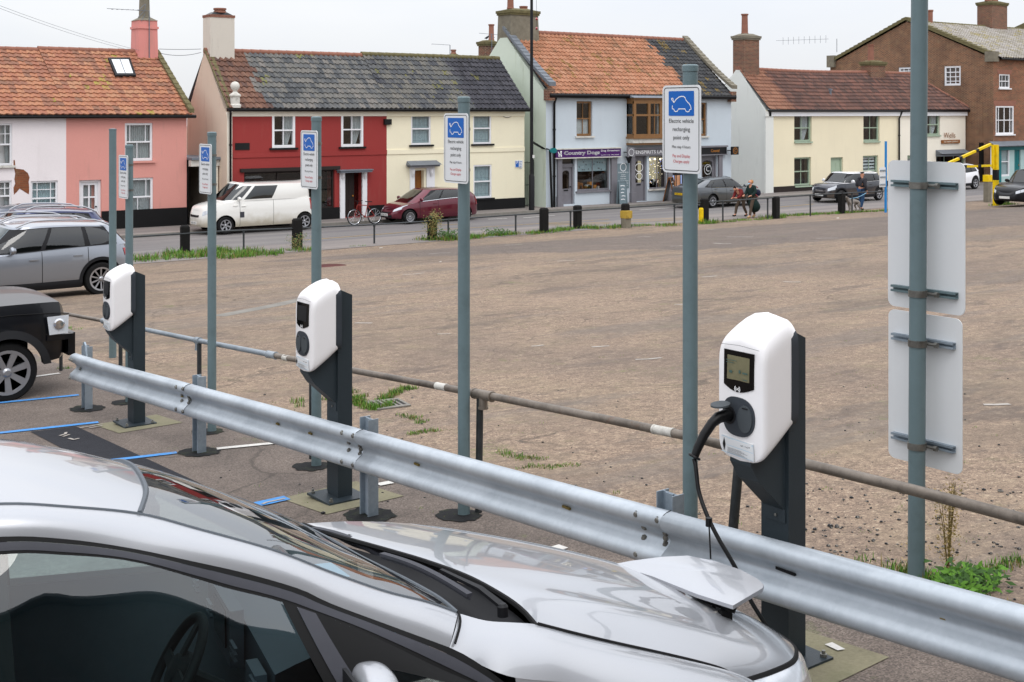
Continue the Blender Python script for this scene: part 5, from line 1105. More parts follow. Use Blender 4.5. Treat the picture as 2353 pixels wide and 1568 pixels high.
# slotted holes (dark slots right through the valley) and a rust scar
for x,y,l,dk in ((1808,1346,.12,1),(1304,1182,.07,0),(960,1070,.06,0),(715,1005,.05,0),(905,1000,.0,0),(640,905,.05,0),(422,790,.0,0),(420,868,.04,0)):
    if l==0: continue
    V=atU(x,y,UB+.035).y;b=MB();z=beamz(V)+.172;b.b2(UB+.02,UB+.034,V-l/2,V+l/2,z-.008,z+.006);b.build('slot','black_text' if dk else 'leaf_dry',bar)
b=MB();V=atU(2155,1462,UB).y;b.lathe((UB+.036,V,beamz(V)+.15),[(.0,0),(.016,.001)],ax=(-1,0,0),n=12);b.build('slot','leaf_dry',bar)
def ipost(V,top,i):
    """steel joist section post: web and two flanges, curled edges"""
    b=MB();z0=G(V)-.02;U=UPo;w=.12;d=.09
    b.b2(U-.003,U+.003,V-w/2+.004,V+w/2-.004,z0,top)
    for s in (-1,1): b.b2(U-d/2,U+d/2,V+s*w/2-.004,V+s*w/2+.004,z0,top)
    b.b2(U-.012,U-.004,V-w/2+.03,V+w/2-.03,z0,top-.002)
    return b.build('post','galv_post',bar)
for k,(x,y) in enumerate(((200,950),(458,1040),(848,1190),(1554,1400))):
    V=atU(x,y,UPo).y if k<3 else joints[3]+.17
    ipost(V,beamz(V)+.375,k);blob('tar_patch','tar',(UPo,V),.19,.24,.007,40+k)
ipost(.9,beamz(.9)+.375,5);ipost(-1.9,beamz(-1.9)+.375,6)
V=joints[0]-.12;b=MB();b.prism([(UPo-.1,V+.02,beamz(V)+.3),(UPo-.1,V-.1,beamz(V)+.3),(UPo-.1,V-.06,beamz(V)+.42),(UPo-.1,V-.02,beamz(V)+.455),(UPo-.1,V+.02,beamz(V)+.44)],(.02,0,0));b.build('reflector_bracket','galv_post',bar)
# ================================================================ HAND RAIL
hr=thing('pipe_handrail','long low tubular steel handrail on black legs behind the signposts','handrail',(UP+.1,8,G(8)))
RU=UP+.11
def rp(x,y,U=RU): return atU(x,y,U)
A0=atU(127,717,RU+.0);path=[(127,717),(240,738),(455,783),(625,816),(727,836),(1066,899),(1100,905),(1390,963),(1586,1004),(1640,1018)]
P=[rp(x,y) for x,y in path]
# right hand end swings slightly towards the camera
P+=[rp(1850,1066,RU-.02),rp(2100,1127,RU-.05),rp(2353,1194,RU-.1),rp(2700,1290,RU-.15)]
def seg(i,j,mt,r=.026):
    b=MB();b.tube(P[i:j+1],r,14);b.build('rail',mt,hr,smooth=50)
seg(0,1,'rail_rust',.025);seg(1,3,'rail_grey',.027);seg(3,6,'rail_rust',.027);seg(6,9,'rail_rust',.028);seg(9,13,'rail_rust',.029)
def fit(i,mt='rail_grey',r=.036,l=.07,tee=False):
    p=P[i] if isinstance(i,int) else i;d=Vector((0,1,-.07)).normalized();b=MB();b.tube([p-d*l,p-d*(l-.015),p-d*(l-.015),p+d*(l-.015),p+d*(l-.015),p+d*l],[r*1.08,r*1.08,r,r,r*1.08,r*1.08],14)
    if tee: b.tube([p,p-Z_*.09,p-Z_*.09,p-Z_*.105],[r*.9,r*.9,r*1.05,r*1.05],12)
    b.build('pipe_fitting',mt,hr,smooth=50)
fit(1,l=.06);fit(3,l=.09);fit(2,tee=True,l=.05);fit(P[6]-Vector((0,.06,0)),'rail_rust',.038,.12,tee=True);fit(rp(1015,889),'old_white',.0285,.07);fit(rp(1525,991),'old_white',.029,.09);fit(rp(658,823),'old_white',.0285,.05)
def leg(x,y,lean=0,r=.025):
    p=rp(x,y);b=MB();b.tube([p-Z_*.02,(p.x,p.y+lean,G(p.y)-.02)],r,12);b.build('leg','rail_black',hr,smooth=50)
leg(140,719);leg(458,784);leg(1103,906,.02,.027);leg(716,834,0,.024);leg(1700,1030,.10,.03);leg(2640,1270);leg(277,745)
# ================================================================ CHARGING STATIONS
def charger(x,y,label,plugged=False,lit=False,rz=0):
    p=atU(x,y,4.97);U,V=4.97,p.y;z0=G(V)
    T=thing('charging_station',label,'charging station',(U,V,z0),rz,'electric car charging stations')
    wd=False
    b=MB();b.b2(-.20,.16,-.19,.19,.012,.03)
    b.build('base_plate','column_dark',T,world=wd)
    for sx in (-.165,.125):
        for sy in (-.155,.155): b=MB();b.lathe((sx,sy,.03),[(.018,0),(.018,.015),(.01,.016),(.01,.032),(0,.033)],n=8);b.build('anchor_bolt','steel_clamp',T,world=wd)
    # column: folded steel section with chamfered top
    cw,cd=.088,.065;H=1.69;b=MB()
    P=[(-cd,-cw),(cd,-cw),(cd,cw),(-cd,cw)]
    b.add([(a,c,.03) for a,c in P]+[(-cd,-cw,H+.03),(cd,-cw,H-.03),(cd,cw,H-.03),(-cd,cw,H+.03)],[(0,1,5,4),(1,2,6,5),(2,3,7,6),(3,0,4,7),(4,5,6,7)])
    b.b2(-cd-.004,-cd+.02,-cw-.003,cw+.003,.05,H-.5);b.build('column','column_dark',T,world=wd)
    # wedge bracket below the body
    b=MB();z=1.09;hw=.07
    pts=[(-cd-.005,z+.12),(-cd-.26,z+.12),(-cd-.26,z-.03),(-cd-.2,z-.12),(-cd-.005,z-.30)]
    b.prism([(a,-hw,c) for a,c in pts],(0,2*hw,0));b.b2(-cd-.012,-cd-.004,-hw-.004,hw+.004,z-.36,z-.28);o=b.build('bracket','column_dark',T,world=wd)
    b=MB();b.lathe((-cd-.0,-hw*.2,z-.33),[(.008,0.012),(.008,.018),(0,.02)],ax=(-1,0,0),n=8);b.build('anchor_bolt','steel_clamp',T,world=wd)
    # body
    HW=.162;zb,zt=1.065,1.80;D0,D1=-cd-.005,-cd-.262
    DZ=.062
    def sec(t,th):
        """t 0 back .. 1 front; th 0..1 round the outline"""
        e=0 if t<.86 else (t-.86)/.14;ins=1-math.sqrt(max(0,1-e*e))
        hw=HW-.028*ins-(.012*(1-t));top=zt-.0-.13*max(0,t-.12)**1.6-.03*ins-.02*(1-t)*(t<.12);bot=zb+.165*(1-t)**1.15+.012*ins
        a=2*math.pi*th;n=9;c,s=math.cos(a),math.sin(a);X=abs(c)**(2/n)*(1 if c>0 else -1);Y=abs(s)**(2/n)*(1 if s>0 else -1)
        cz=(top+bot)/2;hh=(top-bot)/2;zz=cz+Y*hh
        if Y>0: zz-= .062*(abs(X)**2.6)*Y**2;hwf=1-.03*Y**6
        else: zz+=.030*(abs(X)**2.5)*(-Y)**3;hwf=1-.03*(-Y)**6
        return X*hw*hwf,zz
    b=MB();ts=[0,.02,.08,.2,.4,.6,.75,.86,.9,.93,.96,.98,.993,1.0];n=72;o=0
    xs=lambda t:D0+(D1-D0)*t-(.0 if t<.86 else .0)
    for t in ts:
        for k in range(n): yy,zz=sec(t,k/n);b.v.append((xs(t),yy,zz))
    for i in range(len(ts)-1):
        for k in range(n): b.f.append((i*n+k,i*n+(k+1)%n,(i+1)*n+(k+1)%n,(i+1)*n+k));b.m.append(0)
    # bulged front cap
    last=(len(ts)-1)*n;m=len(b.v);rings=5
    cyc=sum(b.v[last+k][2] for k in range(n))/n
    for r_ in range(1,rings+1):
        f=1-r_/rings
        for k in range(n): q=b.v[last+k];b.v.append((D1-.016*(1-f*f),q[1]*f,cyc+(q[2]-cyc)*f))
    prev=last
    for r_ in range(rings):
        cur=m+r_*n
        for k in range(n): b.f.append((prev+k,prev+(k+1)%n,cur+(k+1)%n,cur+k));b.m.append(0)
        prev=cur
    body=b.build('housing','evse_white',T,world=wd,smooth=40)
    fx=lambda y,z:D1-.0165*(1-min(1,max(abs(y)/HW,abs(z-cyc)/.36))**2)-.001
    # seam between the top cover and the shell
    b=MB();zs=1.642;sp=[]
    for i in range(31):
        a=(-HW+.03)+(2*HW-.06)*i/30;sp.append((fx(a,zs)-.0002,a,zs+.010*(1-abs(a/HW))))
    b.tube(sp,.0009,4);b.build('cover_seam','casing_dark',body,world=wd)
    # dark rear casing
    b=MB()
    for t,x,g_ in ((0,D0+.002,1.0),(0,D0-.05,1.0)):
        for k in range(n): yy,zz=sec(0,k/n);b.v.append((x,yy*1.035,1.35+(zz-1.35)*1.012-.012))
    b.f=[(k,(k+1)%n,n+(k+1)%n,n+k) for k in range(n)]+[tuple(range(n,2*n))];b.m=[0]*len(b.f);b.build('rear_casing','casing_dark',T,world=wd)
    def front(poly,off,mt,name,par,th=.002):
        poly=[(a*.92,c+DZ) for a,c in poly];bb=MB();k=len(poly);cy=sum(q[0] for q in poly)/k;cz=sum(q[1] for q in poly)/k;A=[];RR=6
        vs=[]
        for r_ in range(RR+1):
            f=1-r_/RR
            for a,c in poly: yy,zz=cy+(a-cy)*f,cz+(c-cz)*f;vs.append((fx(yy,zz)-off,yy,zz))
        fs=[(r_*k+i,r_*k+(i+1)%k,(r_+1)*k+(i+1)%k,(r_+1)*k+i) for r_ in range(RR) for i in range(k)]
        bb.add(vs,fs);bb.add([(fx(a,c)-off,a,c) for a,c in poly]+[(fx(a,c)+.004,a,c) for a,c in poly],[(i,(i+1)%k,k+(i+1)%k,k+i) for i in range(k)])
        return bb.build(name,mt,par,world=wd,smooth=30)
    # display: flat top, curved bottom edge   (viewer's left is +y)
    scr=[(.108,1.56),(-.108,1.56),(-.108,1.385)]+[(-.108+.216*i/10,1.385-.028*math.sin(math.pi*i/10)) for i in range(1,10)]+[(.108,1.385)]
    d=front(scr,.001,'screen_black','display',T)
    front([(.08,1.535),(-.08,1.535),(-.08,1.415),(.08,1.415)],.0025,'lcd' if lit else 'plastic_dark','screen',d)
    sx=fx(0,1.43)-.0045;bb=MB()
    for rr in (.011,.018):
        for s in (-1,1): bb.ribbon([(s*rr*math.cos(q),rr*math.sin(q)) for q in [(-.9+.3*i) for i in range(7)]],.0034,(sx,0,1.373+DZ),-Y_,Z_)
    bb.lathe((sx,0,1.373+DZ),[(.0045,0),(.0045,.0005),(0,.0005)],ax=(-1,0,0),n=10);bb.build('contactless_symbol','white_text',d,world=wd)
    if lit:
        bb=MB()
        for q in ((.045,1.455,.02,.012),(-.015,1.462,.012,.016),(-.05,1.458,.034,.008),(.05,1.50,.05,.003),(.04,1.512,.07,.003),(-.05,1.425,.03,.004)): a,c,w_,h_=q;bb.b2(sx+.0005,sx+.0008,a-w_/2,a+w_/2,c-h_/2+DZ,c+h_/2+DZ)
        bb.build('screen_print','lcd_mark',d,world=wd)
    # sockets
    oval=[(.115*abs(math.cos(q))**.75*(1 if math.cos(q)>0 else -1),1.235+.098*abs(math.sin(q))**.9*(1 if math.sin(q)>0 else -1)) for q in [2*math.pi*i/36 for i in range(36)]]
    so_=front(oval,.004,'casing_dark','socket_panel',T)
    for s in (1,-1):
        cy=.055*s
        if plugged and s==1:
            bb=MB();bb.lathe((fx(cy,1.295)-.004,cy,1.235+DZ),[(.045,0),(.045,.004),(.034,.005),(.03,-.0)],ax=(-1,0,0),n=24);bb.build('socket','plastic_dark',so_,world=wd)
            # raised flap
            bb=MB();c0=Vector((fx(cy,1.35)-.012,cy,1.296+DZ));fl=[c0+Vector((-.006-.10*(1-math.cos(q))/2*1.0,.048*math.sin(q),-.006*(1-math.cos(q)))) for q in [2*math.pi*i/24 for i in range(24)]]
            bb.prism(fl,(0,0,.009));bb.build('socket_flap','socket_grey',so_,world=wd,smooth=30)
        else:
            fl=[(cy+.049*math.cos(q),1.232+.068*math.sin(q)) for q in [2*math.pi*i/28 for i in range(28)]];front(fl,.011,'socket_grey','socket_flap',so_)
            bb=MB();bb.b2(fx(cy,1.35)-.0135,fx(cy,1.35)-.008,cy-.018,cy+.018,1.283+DZ,1.289+DZ);bb.build('flap_hinge','plastic_dark',so_,world=wd)
    # sticker
    st=front([(.12,1.125),(-.105,1.115),(-.105,1.03),(.12,1.04)],.0012,'sign_white','sticker',T)
    sx=fx(0,1.14)-.0022;bb=MB();bb.ribbon([(-.115,.04),(.1,.03),(.1,-.047),(-.115,-.037)],.0015,(sx,0,1.08+DZ),-Y_,Z_,closed=True);bb.ribbon([(-.075,.034),(.095,.026),(.095,-.008),(-.075,0)],.0014,(sx,0,1.08+DZ),-Y_,Z_,closed=True);bb.build('sticker_border','mask_blue',st,world=wd)
    bb=MB();bb.add([(sx,.106,1.08+DZ),(sx,.096,1.115+DZ),(sx,.086,1.08+DZ),(sx,.096,1.045+DZ)],[(0,1,2,3)]);bb.build('sticker_diamond','shop_black',st,world=wd)
    bb=MB()
    for i in range(6): bb.ribbon([(-.075,-.012-.005*i),(.02+.06*((i*7)%3)/3,-.016-.005*i)],.0013,(sx,0,1.08+DZ),-Y_,Z_)
    bb.build('sticker_print','plastic_grey',st,world=wd)
    icon(st,(sx,.078,1.078+DZ),-Y_,Z_,(.05,.045),'plastic_grey',.04)
    text('GP11259',.013,(sx,-.045,1.09+DZ),-Y_,Z_,'black_text',st,w=.062,world=False,bold=.01)
    return T,V
ch1=charger(314,964,'farthest white charging station on a dark column, beside the black car');ch2=charger(781,1131,'middle white charging station with a dark blank screen and both sockets closed')
ch3=charger(1801,1512,'nearest white charging station with a lit screen and the black plug in its socket',True,True)
for i,(T,V) in enumerate((ch1,ch2,ch3)):
    P4=[(4.60,V+.33),(4.63,V-.40),(5.36,V-.36),(5.34,V+.38)]
    sheet('concrete_pad','concrete',None,.005,raw=[Vector((a,c,0)) for a,c in P4]) if i!=1 else sheet('concrete_pad','concrete',None,.005,raw=[Vector((a,c,0)) for a,c in P4])
# charging lead hangs from the left socket to the car's nose
V3=ch3[1];zc=G(V3)+1.297;sxp=4.97-.065-.265
cb=thing('charging_cable','black charging lead from the nearest charger to the nose of the silver car','charging cable',(sxp,V3+.055,zc))
A=Vector((sxp-.0,V3+.055,zc))
b=MB();b.tube([A+Vector((.0,0,0)),A+Vector((-.05,0,.0)),A+Vector((-.09,0.005,-.005)),A+Vector((-.125,.015,-.03)),A+Vector((-.165,.03,-.085)),A+Vector((-.195,.045,-.15)),A+Vector((-.212,.05,-.19))],[.031,.031,.029,.025,.024,.022,.019],14);b.lathe(A+Vector((-.212,.05,-.19)),[(.03,-.006),(.034,.0),(.03,.006)],ax=(.5,-.2,1),n=14);b.build('plug','cable_black',cb,smooth=50)
def spl(Q,n=8):
    Q=[Vector(q) for q in Q];out=[]
    for i in range(len(Q)-1):
        p0=Q[max(i-1,0)];p1=Q[i];p2=Q[i+1];p3=Q[min(i+2,len(Q)-1)]
        for k in range(n):
            t=k/n;out.append(.5*((2*p1)+(p2-p0)*t+(2*p0-5*p1+4*p2-p3)*t*t+(3*p1-p0-3*p2+p3)*t**3))
    return out+[Q[-1]]
E0=A+Vector((-.215,.05,-.20))
def onray(x,y,t): r=ray(x,y);return Vector((r[0]*t,r[1]*t,HC+r[2]*t))
def dep(p): return sY*p[0]+cY*p[1]
d0=dep(E0);CB=[E0]+[onray(x,y,d0+dd_) for x,y,dd_ in ((1599,1075,-.02),(1606,1130,-.06),(1625,1185,-.12),(1652,1240,-.17),(1690,1305,-.22),(1722,1375,-.26),(1762,1440,-.30),(1800,1500,-.36),(1818,1560,-.5),(1800,1590,-.62),(1760,1560,-.66))]
b=MB();b.tube(spl(CB),.0105,10);b.build('lead','cable_black',cb,smooth=True)
b=MB();q1=onray(1629,1200,d0-.27);b.tube([q1+Vector((0,0,.02)),q1-Vector((0,0,.02))],.016,8);b.tube(spl([q1,onray(1631,1240,d0-.3),onray(1633,1285,d0-.32)]),.004,6);b.build('tie_strap','cable_black',cb)
# ================================================================ STREET EDGE: bollards, guard rail
def bollard(x,y0,y1,label,mt='bollard_black',r=.145,cap=None,name='bollard'):
    c=gnd(x,y1);Z=dep(c);h=(y1-y0)/F*Z;T=thing(name,label,'bollard',tuple(c),random.uniform(-.2,.2),'timber bollards along the street edge')
    b=MB();b.add([(a*r*k,e*r*k,z) for k,z in ((1,-.05),(1,h-.06),(.72,h)) for a,e in ((-1,-.8),(1,-.8),(1.1,0),(1,.8),(-1,.8),(-1.1,0))],[(j*6+i,j*6+(i+1)%6,(j+1)*6+(i+1)%6,(j+1)*6+i) for j in range(2) for i in range(6)]+[(12,13,14,15,16,17)])
    b.build('bollard_post',mt,T,world=False)
    if cap: b=MB();b.b2(-r-.02,r+.02,-r-.02,r+.02,h-.30,h+.005);b.build('yellow_cap',cap,T,world=False)
    return T
for a in ((425,518,582,'black timber bollard in the grass left of the white van'),(683,502,572,'black timber bollard in front of the rear wheel of the white van'),(993,497,552,'black bollard wrapped in the yellowing bush'),(1250,478,535,'black bollard in front of the drainpipe left of the purple shop sign'),(1327,472,526,'black bollard below the large window of the purple signed shop'),(1438,470,487,'bollard'),(1619,456,513,'black bollard at the rear wheel of the grey saloon'),(1783,452,503,'black bollard right of the two walking people'),(1934,441,491,'black bollard in front of the dark car with a white roof')):
    if a[2]==487: bollard(1437,468,523,'black bollard behind the short yellow topped post',r=.14);continue
    bollard(a[0],a[1],a[2],a[3])
bollard(1439,485,524,'short weathered post with a yellow painted top below the menu board','stone_grey',.16,'yellow_dull')
bollard(2307,427,469,'thick black bollard at the front of the right-hand black car',r=.22)
bollard(1611,478,514,'small yellow post stub beside the bollard near the grey saloon','yellow',.08)
bollard(1990*0+2219*0+2205,400+25,469,'short dull yellow post at the foot of the yellow height barrier','yellow_dull',.14) if False else None
gr=thing('guard_rail','thin black tubular guard rail along the edge of the yard','guard rail',tuple(gnd(1030,548)))
pts=[(300,545),(402,538.5),(520,531),(683,525),(860,516.5),(974,509.5),(1030,505),(1185,494),(1311,485.5),(1430,478),(1549.7,470),(1661,462.5),(1764,455.5),(1862,448.7),(1958,443.5),(2030,440)]
def linept(x,yr):
    # bollard line on the ground at this column
    yb=[(250,596),(425,582),(683,572),(993,552),(1250,535),(1327,526),(1438,521),(1619,513),(1783,503),(1934,491),(2060,485)]
    for (a,c),(d,e) in zip(yb,yb[1:]):
        if x<=d: y=c+(e-c)*(x-a)/(d-a);break
    g=gnd(x,y);return Vector((g.x,g.y,HC+(HY-yr)/F*dep(g))),g
Q=[linept(*q)[0] for q in pts];b=MB();b.tube(Q,.028,8);b.build('top_rail','rail_black',gr,smooth=True)
for x,yr in ((860,516.5),(1030,505),(1185,494),(1311,485.5),(1549.7,470),(1661,462.5),(1764,455.5),(1862,448.7),(1958,443.5),(560,530)):
    t_,g=linept(x,yr);b=MB();b.tube([t_,g],.035,8);b.lathe(t_-Z_*.03,[(.045,-.05),(.045,.05)],n=8);b.build('rail_post','rail_black',gr)
# street lamp column
c=gnd(1205,487);c=Vector((c.x,VG-.9,.115));lp=thing('lamp_column','tall thin black street lamp column between the cream and grey buildings','lamp post',tuple(c))
b=MB();b.tube([c,c+Z_*1.6,c+Z_*1.72],[.14,.14,.09],16);b.build('base_section','plastic_dark',lp,smooth=50);b=MB();b.tube([c+Z_*1.7,c+Z_*14.5],[.085,.06],14);b.build('shaft','plastic_dark',lp,smooth=50)
b=MB()
for z in (9.15,8.7): b.lathe(c+Vector((.3,0,z-.0)),[(0,-.09),(.08,0),(0,.08)],n=10)
b.build('festoon_bulb','lamp_red',lp,smooth=True);b=MB();b.tube([c+Vector((.26,0,14)),c+Vector((.3,0,9.1)),c+Vector((.3,0,8.7))],.008,5);b.build('festoon_wire','plastic_dark',lp)
b=MB();q=c+Vector((-.02,-.17,2.5));b.b2(q.x-.06,q.x+.06,q.y-.01,q.y,q.z,q.z+.14);b.build('number_label','plate_white',lp)
# yellow height barrier
hb=thing('height_barrier','yellow and black height restriction barrier at the yard entrance','height barrier',tuple(gnd(2288,473)))
g=gnd(2288,473);zt=HC+(HY-333)/F*dep(g)
b=MB();b.b2(g.x-.105,g.x+.105,g.y-.105,g.y+.105,0,zt);b.b2(g.x-.30,g.x-.19,g.y-.05,g.y+.05,zt-1.15,zt);b.build('upright','yellow',hb)
b=MB();zz=atV(2288,414,g.y).z;b.b2(g.x-.11,g.x+.11,g.y-.11,g.y+.11,zz,zz+.5);b.build('black_band','black_paint',hb)
Vq=g.y;A_=atV(2278,381,Vq);B_=atV(2060,389,Vq);A2=atV(2276,332,Vq);C_=atV(2178,376,Vq)
b=MB()
def bx_(b,A,B,s,mi=0):
    A,B=Vector(A),Vector(B);d=(B-A);L=d.length;d.normalize();y=Z_.cross(d).normalized();z=d.cross(y);b.box((A+B)/2,(L,s,s),mi,Matrix((d,y,z)).transposed())
bx_(b,A_,B_,.1);bx_(b,A2,C_,.11);bx_(b,C_,atV(2178,384,Vq),.1);b.build('cross_bar','yellow',hb)
b=MB()
for x in (2247,2212,2184,2154,2124,2094,2074):
    f=(x-2060)/(2278-2060);p_=B_.lerp(A_,f);d=(A_-B_).normalized();bx_(b,p_-d*.13,p_+d*.13,.118)
for f in (.33,.72): p_=A2.lerp(C_,f);d=(C_-A2).normalized();bx_(b,p_-d*.13,p_+d*.13,.118)
b.build('black_band','black_paint',hb)
c=gnd(2269,465);bb_=MB();h_=(465-382)/F*dep(c)
T=thing('concrete_post','short concrete post with a yellow top beside the height barrier','post',tuple(c));b=MB();hh=33/F*dep(c);b.b2(c.x-.16,c.x+.16,c.y-.14,c.y+.14,0,1.1);b.build('shaft','stone_grey',T);b=MB();b.b2(c.x-.18,c.x+.2,c.y-.16,c.y+.16,1.1,1.45);b.build('yellow_top','yellow',T)
# blue post with a small sign back
c=gnd(2035,489);T=thing('blue_post','thin bright blue post carrying a small white sign left of the big panels','post',tuple(c));zt=HC+(HY-325)/F*dep(c)
b=MB();b.tube([c,(c.x+.02,c.y,zt)],.055,12);b.build('pole','blue_post',T,smooth=50)
q=[atV(x,y,c.y-.0) for x,y in ((2018,374),(2032,468))];b=MB();b.b2(q[0].x,q[1].x,c.y-.05,c.y-.03,q[1].z+1.0,q[0].z);
b=MB();a0=atV(2019,448,c.y);a1=atV(2032,374,c.y);a0z=atV(2025,427,c.y).z;b.b2(a0.x,a1.x,c.y-.07,c.y-.04,atV(2025,430,c.y).z,atV(2025,385,c.y).z);b.build('sign_panel','sign_white',T)
b=MB()
for y in (392,407,424): z=atV(2025,y,c.y).z;b.b2(a0.x,a1.x,c.y-.1,c.y-.075,z-.03,z+.03)
b.build('channel_rail','galv_post',T)
# litter
random.seed(9);k=0
for x,y,s in ((876,572,.05),(1105,590,.04),(1018,497,.05),(1012,604,.03),(1925,503,.05),(1010,640,.03)):
    c=gnd(x,y);b=MB();P=[(c.x+s*math.cos(a)*random.uniform(.6,1.4)*1.5,c.y+s*math.sin(a)*random.uniform(.6,1.2),G(c.y)+.02+.015*random.random()) for a in (0,1.2,2.4,3.7,5)];b.prism(P,(0,0,.01))
    if x in (876,1925,1012): k+=1;tag(b.build('litter','litter'),('small scrap of white litter in the yard left of the bush','','')[0] if k==1 else ('pale litter scrap near the walking pair in the yard' if k==2 else 'tiny pale litter scrap on the yard beyond the middle charger'),'litter')
# ================================================================ VEHICLES
def interp(P,x):
    if x<=P[0][0]: return P[0][1]
    for (a,c),(d,e) in zip(P,P[1:]):
        if x<=d:
            t=(x-a)/(d-a);return c+(e-c)*t
    return P[-1][1]
def smoothp(P,n=6):
    """Catmull-Rom resample of an (x,z) profile"""
    out=[]
    for i in range(len(P)-1):
        p0=P[max(i-1,0)];p1=P[i];p2=P[i+1];p3=P[min(i+2,len(P)-1)]
        for k in range(n):
            t=k/n;out.append(tuple(.5*((2*p1[j])+(p2[j]-p0[j])*t+(2*p0[j]-5*p1[j]+4*p2[j]-p3[j])*t*t+(3*p1[j]-p0[j]-3*p2[j]+p3[j])*t**3) for j in (0,1)))
    return out+[P[-1]]
def wheel(T,x,y,r,w,rimr,spokes,side,rimm='alloy',z=None):
    z=r if z is None else z
    b=MB();b.lathe((x,y,z),[(rimr,-w/2),(r-.03,-w/2),(r-.008,-w/2+.02),(r,-w/2+.05),(r,w/2-.05),(r-.008,w/2-.02),(r-.03,w/2),(rimr,w/2),(rimr-.01,w/2-.04)],ax=(0,1,0),n=32,cap=False);b.lathe((x,y,z),[(0,-w*.1*side),(rimr,-w*.1*side)],ax=(0,1,0),n=24)
    W=b.build('wheel','rubber',T,world=False,smooth=40)
    b=MB();s=side;d=w/2*s
    b.lathe((x,y+d*.96,z),[(rimr*.86,0),(rimr*1.0,.004*s),(rimr*1.02,-.02*s),(rimr*.9,-.06*s)],ax=(0,1,0),n=32,cap=False)
    for i in range(spokes):
        a=2*math.pi*i/spokes+.3;c,sn=math.cos(a),math.sin(a);ws=rimr*(.30 if spokes<8 else .13);e=Vector((c,0,sn));n_=Vector((-sn,0,c));o=Vector((x,y,z))
        P=[o+e*rimr*.12+n_*ws*.35+Y_*d*.72,o+e*rimr*.9+n_*ws*.5+Y_*d*.93,o+e*rimr*.9-n_*ws*.5+Y_*d*.93,o+e*rimr*.12-n_*ws*.35+Y_*d*.72]
        b.prism(P,(0,-.03*s,0))
    b.lathe((x,y+d*.75,z),[(rimr*.2,-.01*s),(rimr*.2,.012*s),(rimr*.12,.03*s),(0,.032*s)],ax=(0,1,0),n=14)
    b.build('rim',rimm,W,world=False,smooth=35)
    return W
def car(name,label,cat,pos,rz,L,W,H,shoulder,roof,gb,gt,paint,wb,r=.32,xf=None,sill=.24,wins=(),nplan=(5.5,5.5),gh_in=.06,rw=.80,rails=False,clad=None,lampf=None,lampr=None,grille=True,plate=None,spokes=7,rimm='alloy',tint='dark_glass',mirror=True,handles=(),hood_crown=.05,roofpaint=None,lines=(),endin=(.10,.08),rimr=None,tilt=0,bumper='plastic_dark',wiper=False,chromeline=False,fdrop=0,platetext=None,nogasket=False,ft=.6,bel=.02,ftop=None):
    """x forward (+L/2 = nose), y left.  shoulder: (x,z) from tail to nose; roof: (x,z) rear to front; gb/gt: rear,front x of glasshouse at belt/roof"""
    T=thing(name,label,cat,pos,rz);T.rotation_euler=(tilt,0,rz)
    SH=smoothp(shoulder,5);RO=smoothp(roof,5);xf=xf if xf is not None else wb/2;xr=xf-wb;Ra=r+.065;rimr=rimr or r*.68;h2=W/2
    # outline in plan: front centre -> left side -> rear centre
    def py(x): n=nplan[0] if x>0 else nplan[1];return h2*max(0,1-abs(2*x/L)**n)**(1/n)
    pl=[]
    for i in range(9): y=h2*.80*i/9;n=nplan[0];pl.append((L/2*(1-(y/h2)**n)**(1/n),y))
    x0=pl[-1][0];xs=set()
    k=46
    for i in range(k+1): xs.add(round(x0-(x0*2*.995)*i/k,4))
    for c in (xf,xr):
        for i in range(13): xs.add(round(c+Ra*math.cos(math.pi*i/12),4))
        xs.add(c+Ra+.004);xs.add(c-Ra-.004)
    xs=sorted([x for x in xs if x>-L/2*.985],reverse=True)
    pl+=[(x,py(x)) for x in xs]
    yl=pl[-1][1]
    for i in range(8,-1,-1): 
        y=h2*.80*i/9;n=nplan[1]
        if y<yl: pl.append((-L/2*(1-(y/h2)**n)**(1/n),y))
    def bot(x,y):
        z=sill+(.0 if abs(x)<L/2-.5 else .03*(abs(x)-(L/2-.5))/.5)
        for c in (xf,xr):
            if abs(x-c)<Ra and y>h2*.55: z=max(z,r+math.sqrt(Ra*Ra-(x-c)**2))
        return z
    F=[0,.06,.14,.26,.42,.58,.72,.84,.93,1]
    def S(i,f,full=False,off=0):
        x,y=pl[i] if isinstance(i,int) else i
        zt=interp(SH,x);zb=bot(x,y);z=zb+(zt-zb)*f
        g=(z-sill)/max(.01,(zt-sill))
        e=(abs(x)/(L/2))**7;ins=(endin[0] if x>0 else endin[1])*max(0,(g-.45)/.55)**1.8+.05*max(0,(.18-g)/.18)
        ix=math.copysign(ins*e,x)
        tum=.055*max(0,(g-.62)/.38)**1.6+.05*max(0,(.2-g)/.2)**1.5-.012*math.exp(-((g-.55)/.1)**2)*0
        yy=y*(1-tum)
        return Vector((x-ix,yy+off*(1 if y>.02 else 0),z))
    b=MB();n=len(pl)
    for s in (1,-1):
        o=len(b.v)
        for f in F:
            for i in range(n): v=S(i,f);b.v.append((v.x,v.y*s,v.z))
        for j in range(len(F)-1):
            for i in range(n-1):
                q=(o+j*n+i,o+j*n+i+1,o+(j+1)*n+i+1,o+(j+1)*n+i);b.f.append(q if s>0 else q[::-1]);b.m.append(0)
    # top skin (bonnet / boot / belt cap)
    m=6;o=len(b.v)
    for i in range(n):
        v=S(i,1.0);
        for k in range(-m,m+1): t=k/m;b.v.append((v.x,v.y*t,v.z+hood_crown*(1-t*t)*min(1,v.y/h2*1.3)))
    w_=2*m+1
    for i in range(n-1):
        for k in range(2*m): b.f.append((o+i*w_+k,o+i*w_+k+1,o+(i+1)*w_+k+1,o+(i+1)*w_+k));b.m.append(0)
    body=b.build('body',paint,T,world=False,smooth=32)
